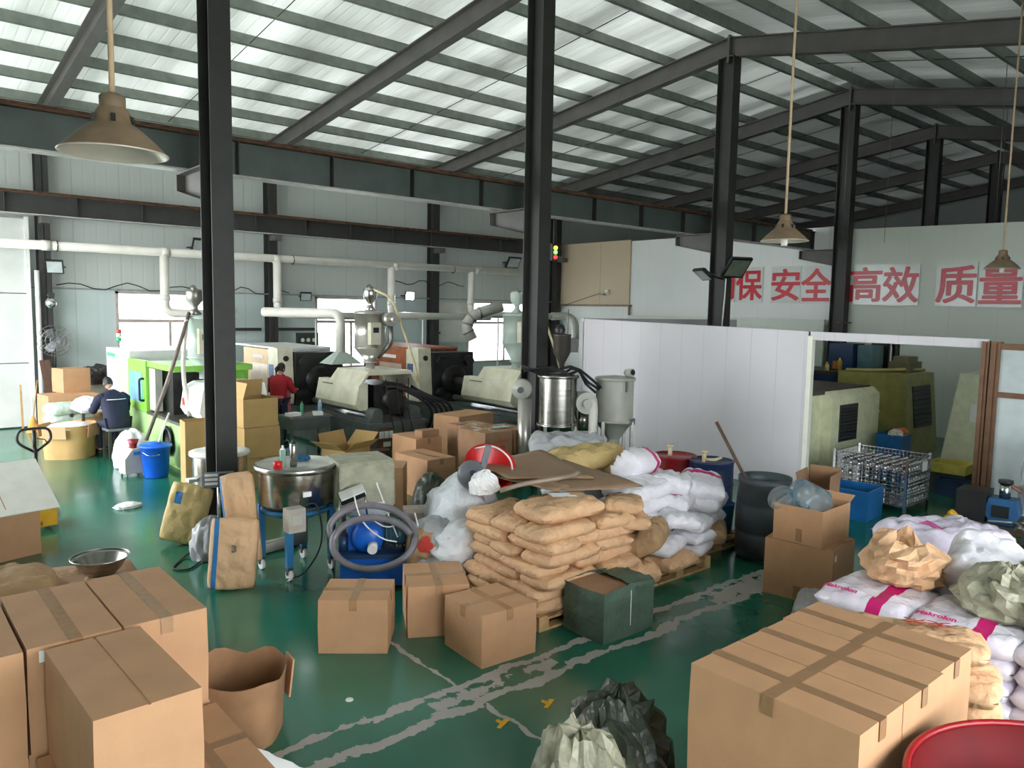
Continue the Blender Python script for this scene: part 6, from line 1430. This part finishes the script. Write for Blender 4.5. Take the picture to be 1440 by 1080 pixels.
# ---- red tub in the right foreground
t = thing('red_tub', 'large dark red plastic tub in the right foreground corner', 'tub', (3.52, 0.58, -0.17))
rt = mat('shaded_red_tub', (104, 8, 14), 0.6, var=0.1)  # bowl colour darkened for the shade inside the tub
rt.node_tree.nodes['Principled BSDF'].inputs['Specular IOR Level'].default_value = 0.2
b = MB(); b.lathe([(0.0, 0.3), (0.46, 0.3), (0.6, 0.9), (0.66, 1.11), (0.69, 1.12), (0.69, 1.09), (0.62, 0.88), (0.48, 0.27), (0, 0.27)], n=56); b.build('bowl', rt, t)
b = MB(); b.tube([(0.685 * math.cos(a), 0.685 * math.sin(a), 1.115) for a in [2 * PI * i / 56 for i in range(56)]], 0.016, 8, close=True); b.build('rim', mat('red_tub_lit_rim', (150, 16, 24), 0.35), t)  # brighter red put in for the highlight along the rim
b = MB(); b.bb((-0.4, -0.4, 0.17), (0.4, 0.4, 0.27)); b.build('stand', wood_d, t)

# ================================================================= LEFT WORK AREA
# round carton of pale flakes
t = thing('round_carton', 'round brown carton full of white flakes on the floor', 'box', (2.95, 15.8, 0), 0.2)
b = MB(); n = 24; vs = []; fs = []
for k, z in enumerate((0, 0.2, 0.44, 0.6)):
    for i in range(n):
        a = 2 * PI * i / n; r = 0.4 + 0.03 * math.cos(4 * a) + 0.01 * k
        vs.append((r * math.cos(a), r * 0.9 * math.sin(a), z))
for k in range(3):
    for i in range(n): fs.append((k * n + i, k * n + (i + 1) % n, (k + 1) * n + (i + 1) % n, (k + 1) * n + i))
b.add(vs, fs, True); b.add(vs[:n], [tuple(reversed(range(n)))]); b.build('wall', kraft_y, t)
for i in range(4):
    a = PI / 2 * i - 0.9; b = MB(); b.box((0.47 * math.cos(a), 0.42 * math.sin(a), 0.5), (0.008, 0.42, 0.22), RZ(a) @ RY(0.1)); b.build('flap', kraft, t)
b = MB(); b.lathe([(0.4, 0.54), (0.3, 0.6), (0.15, 0.63), (0, 0.64)], n=24); b.build('flakes', label_w, t)
# table with parts, seated worker
t = thing('work_table', 'low work table heaped with white bags beside the seated worker', 'table', (3.22, 16.1, 0), 0.05)
b = MB(); b.bb((0, 0, 0.74), (0.76, 0.9, 0.78)); b.build('top', mat('pale_table', (196, 192, 190), 0.5), t)
for x in (0.03, 0.73):
    for y in (0.03, 0.87): b = MB(); b.bb((x - 0.025, y - 0.025, 0), (x + 0.025, y + 0.025, 0.74)); b.build('leg', steel_dark, t)
TX, TY = (3.22, 16.1, 0)[:2]
for q, (x, y, d, c, lab) in enumerate(((0.15, 0.3, (0.5, 0.5, 0.34), film_w, 'white plastic bag heaped on the work table, left'), (0.5, 0.6, (0.5, 0.4, 0.22), film_w, 'white plastic bag heaped on the work table, rear'), (0.62, 0.35, (0.22, 0.18, 0.1), mat('pink_part', (214, 60, 84), 0.5), 'pink cloth on the table by the seated worker'))):
    crumple(lab, (TX + x, TY + y, 0.78), d, c, 40 + q, amp=0.16)
for k in range(3):
    carton(f'flat brown carton under the work table, {ORD[k]} of three', (TX + 0.12, TY + 0.1, 0.19 * k), (0.62, 0.6, 0.185), 0.03, None, kraft_d, 'cartons under the work table')
t = thing('stool', 'low square stool under the seated worker', 'stool', (3.64, 15.3, 0), 0.1)
b = MB(); b.bb((-0.22, -0.17, 0.5), (0.22, 0.17, 0.54)); b.build('seat', grey_pl, t)
for x in (-0.19, 0.19):
    for y in (-0.14, 0.14): b = MB(); b.bb((x - 0.02, y - 0.02, 0), (x + 0.02, y + 0.02, 0.5)); b.build('leg', steel_dark, t)
b = MB(); b.bb((-0.19, -0.15, 0.16), (0.19, -0.13, 0.19)); b.bb((-0.19, 0.13, 0.16), (0.19, 0.15, 0.19)); b.build('stretcher', steel_dark, t)

def skin_body(name, joints, bones, m, parent, sub=2, shrink=1.0):
    """one continuous body grown from a skeleton of joints"""
    joints = {k: (v[0], tuple(x * shrink for x in v[1]) if isinstance(v[1], tuple) else v[1] * shrink) for k, v in joints.items()}
    names = list(joints); me = bpy.data.meshes.new(name)
    me.from_pydata([joints[k][0] for k in names], [(names.index(a), names.index(c)) for a, c in bones], [])
    o = bpy.data.objects.new(name, me); COL.objects.link(o)
    md = o.modifiers.new('skin', 'SKIN'); md.use_smooth_shade = True
    for i, k in enumerate(names):
        r = joints[k][1]; r = r if isinstance(r, tuple) else (r, r)
        me.skin_vertices[0].data[i].radius = r
        me.skin_vertices[0].data[i].use_root = (i == 0)
    o.modifiers.new('sub', 'SUBSURF').levels = sub
    dg = bpy.context.evaluated_depsgraph_get(); me2 = bpy.data.meshes.new_from_object(o.evaluated_get(dg)); me2.name = name
    bpy.data.objects.remove(o); bpy.data.meshes.remove(me)
    me2.materials.clear(); me2.materials.append(m)
    for p in me2.polygons: p.use_smooth = True
    return link(name, me2, parent)
def garment(name, rings, arms, m, t, cuff=None):
    """torso cloth lofted through oval rings, with a sleeve along each arm"""
    b = MB(); n = 20; vs = []; fs = []
    for c, rx, ry in rings:
        for i in range(n):
            a = 2 * PI * i / n; q = 1 + 0.05 * noise.noise(Vector((a * 1.5, c[2] * 7, rx * 9)))
            vs.append(Vector(c) + Vector((rx * q * math.copysign(abs(math.cos(a)) ** 0.8, math.cos(a)), ry * q * math.copysign(abs(math.sin(a)) ** 0.8, math.sin(a)), 0)))
    for k in range(len(rings) - 1):
        for i in range(n): fs.append((k * n + i, k * n + (i + 1) % n, (k + 1) * n + (i + 1) % n, (k + 1) * n + i))
    b.add(vs, fs, True)
    for path, r in arms:
        P = [Vector(p) for p in path]; Q = []; R_ = []
        for k in range(len(P) - 1):
            for s in range(5): u = s / 5; Q.append(P[k].lerp(P[k + 1], u)); R_.append((r[k] * (1 - u) + r[k + 1] * u) * (1 + 0.08 * math.sin(s * 2.4 + k)))
        Q.append(P[-1]); R_.append(r[-1]); b.tube(Q, R_, 14)
    o = b.build(name, m, t)
    return o
def head(t, c, yaw, pitch, hair_long=False):
    """skull with nose, ears, eyes and mouth, and hair; faces local +y before turning"""
    R = RZ(yaw) @ RX(pitch); c = Vector(c)
    def P(p): return c + R @ Vector(p)
    b = MB(); vs = []; fs = []; nu, nv = 20, 14
    for j in range(nv + 1):
        th = PI * j / nv
        for i in range(nu):
            ph = 2 * PI * i / nu; x, y, z = math.sin(th) * math.cos(ph), math.sin(th) * math.sin(ph), math.cos(th)
            k = 1 - 0.22 * max(0, -z) ** 1.5
            nose = 0.022 * math.exp(-((x / 0.16) ** 2 + ((z + 0.1) / 0.2) ** 2)) if y > 0 else 0
            vs.append(P((0.074 * x * k, 0.092 * y * (0.94 if y > 0 else 1.0) + nose, 0.112 * z)))
    for j in range(nv):
        for i in range(nu): fs.append((j * nu + i, (j + 1) * nu + i, (j + 1) * nu + (i + 1) % nu, j * nu + (i + 1) % nu))
    b.add(vs, fs, True)
    for s_ in (-1, 1): b.lathe([(0.0, 0.008), (0.02, 0.006), (0.026, 0.0), (0.0, -0.004)], P((0.074 * s_, -0.005, -0.01)), 10, R @ Vector((s_, 0.2, 0)))
    h = b.build('head', skin, t)
    for s_ in (-1, 1): b = MB(); b.lathe([(0.0, 0.004), (0.009, 0.002), (0.011, 0)], P((0.03 * s_, 0.083, 0.008)), 8, R @ Vector((0, 1, 0))); b.build('eye', hair_m, h)
    b = MB(); b.box(P((0, 0.078, -0.056)), (0.04, 0.01, 0.007), R); b.build('mouth', mat('lips', (168, 96, 88), 0.5), h)
    b = MB(); vs = []; fs = []
    for j in range(nv + 1):
        th = PI * 0.66 * j / nv
        for i in range(nu):
            ph = 2 * PI * i / nu; x, y, z = math.sin(th) * math.cos(ph), math.sin(th) * math.sin(ph), math.cos(th)
            f = 1.09 + 0.02 * noise.noise(Vector((x * 6, y * 6, z * 6)))
            if y > 0.35 and z < 0.45: f = 0.9
            vs.append(P((0.076 * x * f, (0.092 * y - 0.006) * f, 0.114 * z * f + 0.004)))
    for j in range(nv):
        for i in range(nu): fs.append((j * nu + i, (j + 1) * nu + i, (j + 1) * nu + (i + 1) % nu, j * nu + (i + 1) % nu))
    b.add(vs, fs, True)
    if hair_long: b.tube([P((0, -0.08, 0.02)), P((0, -0.13, -0.03)), P((0, -0.12, -0.14))], [0.04, 0.045, 0.015], 10)
    b.build('hair', hair_m, t)
def hand(t, wrist, fwd, side, s_=1.0):
    """palm, four bent fingers and a thumb, grown from the wrist"""
    w, f = Vector(wrist), Vector(fwd).normalized(); sd = Vector(side).normalized(); dn = f.cross(sd).normalized()
    if dn.z > 0: dn = -dn
    J = {'w': (w, 0.024), 'p': (w + f * 0.05, (0.034, 0.016))}; B_ = [('w', 'p')]
    for k, (o, L) in enumerate(((-0.03, 0.06), (-0.01, 0.072), (0.01, 0.068), (0.03, 0.052))):
        a = w + f * 0.085 + sd * o; J[f'a{k}'] = (a, 0.01); J[f'b{k}'] = (a + f * L * 0.55 + dn * 0.012, 0.009); J[f'c{k}'] = (a + f * L * 0.8 + dn * 0.04, 0.0075); B_ += [('p', f'a{k}'), (f'a{k}', f'b{k}'), (f'b{k}', f'c{k}')]
    a = w + f * 0.03 - sd * 0.04; J['t'] = (a, 0.012); J['u'] = (a + f * 0.04 - sd * 0.02 + dn * 0.01, 0.009); B_ += [('w', 't'), ('t', 'u')]
    return skin_body('hand', J, B_, skin, t, 1)
V = Vector
# seated worker, back to the camera, bent over the table
t = thing('person', 'seated person in a navy jacket bent over the work table', 'person', (3.64, 15.32, 0), 0.16)
body = {'pelvis': (V((0, 0, 0.62)), (0.15, 0.12)), 'waist': (V((0, 0.05, 0.8)), (0.18, 0.13)), 'chest': (V((0, 0.12, 1.02)), (0.2, 0.14)), 'neckb': (V((0, 0.24, 1.16)), (0.1, 0.08)), 'neck': (V((0, 0.29, 1.23)), 0.05),
    'hl': (V((-0.1, 0.06, 0.6)), 0.095), 'kl': (V((-0.14, 0.45, 0.58)), 0.068), 'al': (V((-0.14, 0.42, 0.1)), 0.042), 'tl': (V((-0.14, 0.6, 0.05)), 0.038),
    'hr': (V((0.1, 0.06, 0.6)), 0.095), 'kr': (V((0.14, 0.45, 0.58)), 0.068), 'ar': (V((0.14, 0.42, 0.1)), 0.042), 'tr': (V((0.14, 0.6, 0.05)), 0.038),
    'sl': (V((-0.19, 0.2, 1.1)), 0.07), 'el': (V((-0.28, 0.3, 0.86)), 0.05), 'wl': (V((-0.16, 0.52, 0.84)), 0.032), 'sr': (V((0.19, 0.2, 1.1)), 0.07), 'er': (V((0.28, 0.3, 0.86)), 0.05), 'wr': (V((0.14, 0.54, 0.85)), 0.032)}
bones = [('pelvis', 'waist'), ('waist', 'chest'), ('chest', 'neckb'), ('neckb', 'neck'), ('pelvis', 'hl'), ('hl', 'kl'), ('kl', 'al'), ('al', 'tl'), ('pelvis', 'hr'), ('hr', 'kr'), ('kr', 'ar'), ('ar', 'tr'), ('chest', 'sl'), ('sl', 'el'), ('el', 'wl'), ('chest', 'sr'), ('sr', 'er'), ('er', 'wr')]
skin_body('body', body, bones, skin, t, shrink=0.74)
def swell(keys, k): return {a: (body[a][0], tuple(x * k for x in body[a][1]) if isinstance(body[a][1], tuple) else body[a][1] * k) for a in keys}
garment('jacket', [((0, -0.01, 0.56), 0.2, 0.15), ((0, 0.0, 0.66), 0.215, 0.165), ((0, 0.04, 0.8), 0.22, 0.165), ((0, 0.09, 0.94), 0.235, 0.165), ((0, 0.14, 1.06), 0.235, 0.15), ((0, 0.18, 1.13), 0.2, 0.125), ((0, 0.22, 1.18), 0.13, 0.1), ((0, 0.25, 1.22), 0.075, 0.075)],
    [([(-0.15, 0.17, 1.09), (-0.24, 0.2, 1.05), (-0.3, 0.3, 0.85), (-0.17, 0.52, 0.84)], [0.09, 0.085, 0.07, 0.045]), ([(0.15, 0.17, 1.09), (0.24, 0.2, 1.05), (0.3, 0.3, 0.85), (0.15, 0.54, 0.85)], [0.09, 0.085, 0.07, 0.045])], navy_cloth, t)
b = MB(); b.tube([(-0.17, 0.01, 1.06), (-0.08, -0.018, 1.06), (0.08, -0.018, 1.06), (0.17, 0.01, 1.06)], 0.007, 6); b.build('reflective_stripe', label_w, t)
tk_ = ('pelvis', 'hl', 'kl', 'al', 'hr', 'kr', 'ar')
skin_body('trousers', swell(tk_, 1.2), [x for x in bones if x[0] in tk_ and x[1] in tk_], jean, t)
for s_ in (-1, 1):
    b = MB(); b.lathe([(0.0, 0.0), (0.05, 0.0), (0.055, 0.04), (0.04, 0.09), (0, 0.1)], (0.14 * s_, 0.5, 0.0), 14); b.v = [V((p.x, 0.5 + (p.y - 0.5) * 2.2, p.z)) for p in b.v]; b.build('shoe', black, t)
head(t, (0, 0.36, 1.33), 0, -0.5)
hand(t, (-0.15, 0.55, 0.835), (0.3, 1, -0.1), (1, -0.3, 0)); hand(t, (0.13, 0.57, 0.845), (-0.3, 1, -0.1), (1, 0.3, 0))
# standing worker in red by the second machine
t = thing('person', 'standing person in a dark red shirt and pink apron at the machine', 'person', (6.5, 14.75, 0), -0.95)
body = {'pelvis': (V((0, 0, 0.92)), (0.14, 0.11)), 'waist': (V((0, 0.0, 1.08)), (0.13, 0.1)), 'chest': (V((0, 0.03, 1.26)), (0.155, 0.11)), 'neckb': (V((0, 0.05, 1.39)), (0.09, 0.07)), 'neck': (V((0, 0.08, 1.46)), 0.046),
    'hl': (V((-0.09, 0, 0.88)), 0.09), 'kl': (V((-0.1, 0.02, 0.48)), 0.06), 'al': (V((-0.1, -0.02, 0.08)), 0.04), 'tl': (V((-0.1, 0.14, 0.04)), 0.035),
    'hr': (V((0.09, 0, 0.88)), 0.09), 'kr': (V((0.1, 0.03, 0.48)), 0.06), 'ar': (V((0.1, 0.0, 0.08)), 0.04), 'tr': (V((0.1, 0.16, 0.04)), 0.035),
    'sl': (V((-0.18, 0.04, 1.34)), 0.06), 'el': (V((-0.25, 0.12, 1.1)), 0.045), 'wl': (V((-0.16, 0.34, 1.1)), 0.03), 'sr': (V((0.18, 0.04, 1.34)), 0.06), 'er': (V((0.25, 0.12, 1.1)), 0.045), 'wr': (V((0.16, 0.34, 1.12)), 0.03)}
skin_body('body', body, bones, skin, t, shrink=0.74)
garment('shirt', [((0, 0, 0.84), 0.17, 0.13), ((0, 0, 0.95), 0.175, 0.135), ((0, 0.0, 1.08), 0.165, 0.125), ((0, 0.02, 1.22), 0.19, 0.135), ((0, 0.035, 1.33), 0.19, 0.12), ((0, 0.045, 1.39), 0.15, 0.1), ((0, 0.06, 1.44), 0.07, 0.065)],
    [([(-0.12, 0.04, 1.35), (-0.19, 0.045, 1.33), (-0.26, 0.12, 1.1), (-0.2, 0.26, 1.1)], [0.07, 0.072, 0.058, 0.05]), ([(0.12, 0.04, 1.35), (0.19, 0.045, 1.33), (0.26, 0.12, 1.1), (0.2, 0.26, 1.12)], [0.07, 0.072, 0.058, 0.05])], red_cloth, t)
skin_body('trousers', swell(tk_, 1.18), [x for x in bones if x[0] in tk_ and x[1] in tk_], jean, t)
for s_ in (-1, 1):
    b = MB(); b.lathe([(0.0, 0.0), (0.045, 0.0), (0.05, 0.04), (0.035, 0.08), (0, 0.09)], (0.1 * s_, 0.06, 0.0), 14); b.v = [V((p.x, 0.06 + (p.y - 0.06) * 2.3, p.z)) for p in b.v]; b.build('shoe', black, t)
b = MB(); R = RY(0.0); b.bb((-0.17, 0.15, 0.55), (0.17, 0.162, 1.2)); b.bb((-0.18, -0.148, 0.98), (0.18, -0.136, 1.03)); b.build('apron', pink_cloth, t)
head(t, (0, 0.1, 1.55), -0.2, -0.25, True)
hand(t, (-0.15, 0.37, 1.1), (0.2, 1, 0), (1, -0.2, 0)); hand(t, (0.15, 0.37, 1.12), (-0.2, 1, 0), (1, 0.2, 0))

# ---- bits and pieces at the far left
gb = 'cartons stacked before the back wall'
carton('brown carton under the pale green woven sacks', (3.358, 18.405, -0.000), (0.85, 0.6, 0.6), 0.1, None, kraft, gb)
carton('grey white cabinet carton by the wall under dark scrap', (3.75, 18.9, 0), (0.95, 0.6, 1.0), 0.0, None, mat('grey_card', (186, 186, 180), 0.6), gb)
crumple('dark heap of rubber scrap on the grey cabinet by the wall', (4.15, 19.15, 1.0), (0.85, 0.55, 0.55), mat('scrap_black', (56, 52, 50), 0.6, 0, 0.5, 20), 50, 'scrap_heap', amp=0.3)
carton('tilted brown carton leaning against the lime machine', (3.32, 18.2, 0.92), (0.55, 0.5, 0.5), 0.25, None, kraft, gb)
carton('large brown carton before the grey cabinet', (2.95, 17.7, 0), (0.95, 0.7, 0.92), 0.12, None, kraft, gb)
t = thing('broom', 'straw broom with pale handle by the sliding door', 'broom', (2.894, 19.179, 0.000), 0)
b = MB(); b.cyl((0, 0, 0.3), (0.16, 0.3, 1.1), 0.014, n=8); b.build('handle', wood, t)
b = MB(); b.lathe([(0.13, 0.0), (0.1, 0.14), (0.035, 0.32), (0.02, 0.36)], n=14); b.v = [V((p.x, p.y * 0.5, p.z)) for p in b.v]; b.build('straw_head', mat('straw', (214, 166, 84), 0.8, 0, 0.3, 40, stretch=(8, 8, 1)), t)
for q, (px, nm, c) in enumerate(((33, 'pale broom stick leaning on the sliding door', wood), (60, 'dark plank leaning on the wall column, left', wood_d), (66, 'brown plank leaning on the wall column, right', wood_d))):
    p = ((2.758, 19.507, 0.000), (3.436, 20.046, 0.000), (3.538, 19.978, 0.000))[q]
    b = MB(); b.box((0, 0, 0), (0.04 if q == 0 else 0.1, 0.03, 1.0 if q == 0 else 1.55)); o = b.build('pole' if q == 0 else 'plank', c)
    put(tag(o, nm, 'plank' if q else 'stick'), (p[0] - (0.0, 0.2, 0.2)[q], 19.6 if q == 0 else 19.35, 0.5 if q == 0 else 0.78), (-0.12, -0.12 if q else 0.0, 0))
# bucket, little grey unit
t = thing('bucket', 'bright blue plastic bucket with lid on the floor', 'bucket', (3.68, 13.15, 0))
b = MB(); b.lathe([(0, 0), (0.17, 0), (0.185, 0.02), (0.225, 0.5), (0.25, 0.5), (0.25, 0.53), (0.2, 0.54)], n=32); b.build('pail', blue_b, t)
b = MB(); b.lathe([(0.25, 0.53), (0.22, 0.545), (0.1, 0.555), (0.1, 0.575), (0.0, 0.575)], n=32); b.build('lid', blue_b, t)
b = MB(); b.tube(bend([(-0.23, -0.06, 0.45), (-0.16, -0.2, 0.38), (0.0, -0.225, 0.4)], 0.1), 0.006, 6); b.build('bail', chrome, t)
b = MB(); b.tube(bend([(0.05, 0, 0.56), (0.12, 0.05, 0.72), (0.3, 0.25, 1.0)], 0.2), 0.018, 8); b.build('hose_stub', white_pl, t)
t = thing('grey_unit', 'small grey sloped dosing unit left of the blue bucket', 'machine', (3.42, 13.45, 0), 0.1)
b = MB(); b.prism([(-0.18, 0.06), (-0.18, 0.3), (-0.06, 0.46), (0.14, 0.46), (0.14, 0.06)], -0.14, 0.14, 'y'); b.build('housing', hop_grey, t)
for x in (-0.15, 0.11):
    for y in (-0.11, 0.11): b = MB(); b.cyl((x, y, 0), (x, y, 0.06), 0.015, n=8); b.build('foot', steel_m, t)
b = MB(); b.bb((-0.05, -0.145, 0.36), (0.06, -0.14, 0.42)); b.build('blue_plate', print_blue, t)
b = MB(); b.lathe([(0.05, 0.46), (0.06, 0.52), (0.09, 0.6), (0.0, 0.61)], n=16); b.build('cup', red_d, t)
# pallet jack
t = thing('pallet_jack', 'yellow pallet jack with black loop handle behind the open carton', 'pallet jack', (1.72, 10.95, 0), 0.1)
for y in (-0.2, 0.2):
    b = MB(); b.bb((-1.2, y, 0.08), (-0.05, y + 0.16, 0.13)); b.build('fork', yellow_p, t)
b = MB(); b.bb((-0.1, -0.2, 0.06), (0.1, 0.36, 0.3)); b.build('frame', yellow_p, t)
b = MB(); b.cyl((0.14, 0.15, 0.1), (0.14, 0.25, 0.1), 0.1, n=20); b.build('steer_wheel', hop_grey, t)
b = MB(); b.cyl((0.0, 0.2, 0.2), (0.0, 0.2, 0.5), 0.06, n=14); b.build('pump', black, t)
b = MB(); b.cyl((0, 0.2, 0.45), (0, 0.24, 0.98), 0.025, n=10); b.build('shaft', black, t)
b = MB(); b.tube(bend([(0, 0.24, 0.92), (-0.2, 0.25, 1.06), (-0.17, 0.26, 1.22), (0.17, 0.26, 1.22), (0.2, 0.25, 1.06), (0, 0.24, 0.92)], 0.09, 6), 0.017, 8); b.cyl((0, 0.245, 0.94), (0, 0.255, 1.2), 0.022, n=8); b.build('loop_handle', black, t)
b = MB(); b.tube([(0.02, 0.22, 1.1), (0.1, 0.18, 1.08), (0.13, 0.17, 1.02)], 0.008, 6); b.build('release_lever', black, t)
# table with bottles before the second machine, small bench
t = thing('parts_table', 'small dark parts table beside the standing person', 'table', (6.1, 13.35, 0), 0.0)
b = MB(); b.bb((0, 0, 0.72), (0.85, 0.55, 0.76)); b.build('top', mat('grey_table', (120, 118, 112), 0.5), t)
b = MB(); b.bb((0.03, 0.03, 0.5), (0.82, 0.52, 0.72)); b.build('apron_drawer', mach_dark, t)
for x in (0.05, 0.8):
    for y in (0.05, 0.5): b = MB(); b.bb((x - 0.025, y - 0.025, 0), (x + 0.025, y + 0.025, 0.5)); b.build('leg', mach_dark, t)
can('green spray bottle on the parts table', (6.45, 13.6, 0.762), 0.035, 0.2, mat('green_bottle', (90, 170, 130), 0.3), 'bottle', 'bottle', mat('green_bottle', (90, 170, 130), 0.3))
can('pale blue spray bottle on the parts table', (6.82, 13.6, 0.762), 0.038, 0.22, mat('pale_blue_bottle', (150, 186, 216), 0.3), 'bottle', 'bottle', white_pl)
for q, (x, y, lab) in enumerate(((6.25, 13.55, 'pale paper bundle on the parts table, left'), (6.7, 13.45, 'pale paper bundle on the parts table, right'))):
    b = MB(); b.bb((-0.12, -0.09, 0), (0.12, 0.09, 0.06)); put(tag(b.build('paper_bundle', label_w), lab, 'paper'), (x, y, 0.762), (0, 0, 0.2 + q))
t = thing('small_bench', 'small dark red wooden bench before the dark machine', 'bench', (6.72, 11.35, 0), -0.5)
b = MB(); b.bb((-0.24, -0.1, 0.36), (0.24, 0.1, 0.4)); b.build('seat', wood_d, t)
for x in (-0.2, 0.2):
    for y in (-0.07, 0.07): b = MB(); b.bb((x - 0.02, y - 0.02, 0), (x + 0.02, y + 0.02, 0.36)); b.build('leg', wood_d, t)
b = MB(); b.bb((-0.2, -0.01, 0.14), (0.2, 0.01, 0.17)); b.build('stretcher', wood_d, t)
# ---- small things lying on the floor
for q, (x, y, a, lab) in enumerate(((3.69, 3.81, 0.5, 'small yellow tape mark on the floor, right'), (3.26, 3.81, 0.4, 'small yellow tape mark on the floor, left'))):
    b = MB(); b.prism([(-0.07, -0.015), (0.07, -0.02), (0.06, 0.015), (0.02, 0.02), (0.03, 0.06), (0.0, 0.06), (-0.02, 0.015), (-0.07, 0.015)], 0.0, 0.003, 'z'); put(tag(b.build('floor_mark', yellow_p), lab, 'floor mark', 'yellow tape marks'), (x, y, 0.001), (0, 0, a))
for q, (x, y, a, lab) in enumerate(((3.6, 8.32, 0.2, 'grey plastic pipe length on the floor behind the mixer, front'), (3.75, 8.45, 0.1, 'grey plastic pipe length on the floor behind the mixer, rear'))):
    b = MB(); b.cyl((-0.28, 0, 0.05), (0.28, 0, 0.05), 0.05, n=14); put(tag(b.build('pipe_length', hop_grey), lab, 'pipe', 'pipes on the floor'), (x, y, 0), (0, 0, a))
for q, (px, py, r, lab) in enumerate(((1.95, 5.35, 0.05, 'small pale paper scrap by the torn carton'), (2.25, 5.2, 0.04, 'pale paper chip right of the torn carton'), (2.6, 4.75, 0.03, 'tiny pale chip before the left single carton'))):
    b = MB(); b.lathe([(r, 0.0), (r * 0.9, 0.006), (0, 0.008)], n=7, smooth=False); put(tag(b.build('paper_scrap', label_w), lab, 'scrap', 'scraps on the floor'), (px, py, 0))
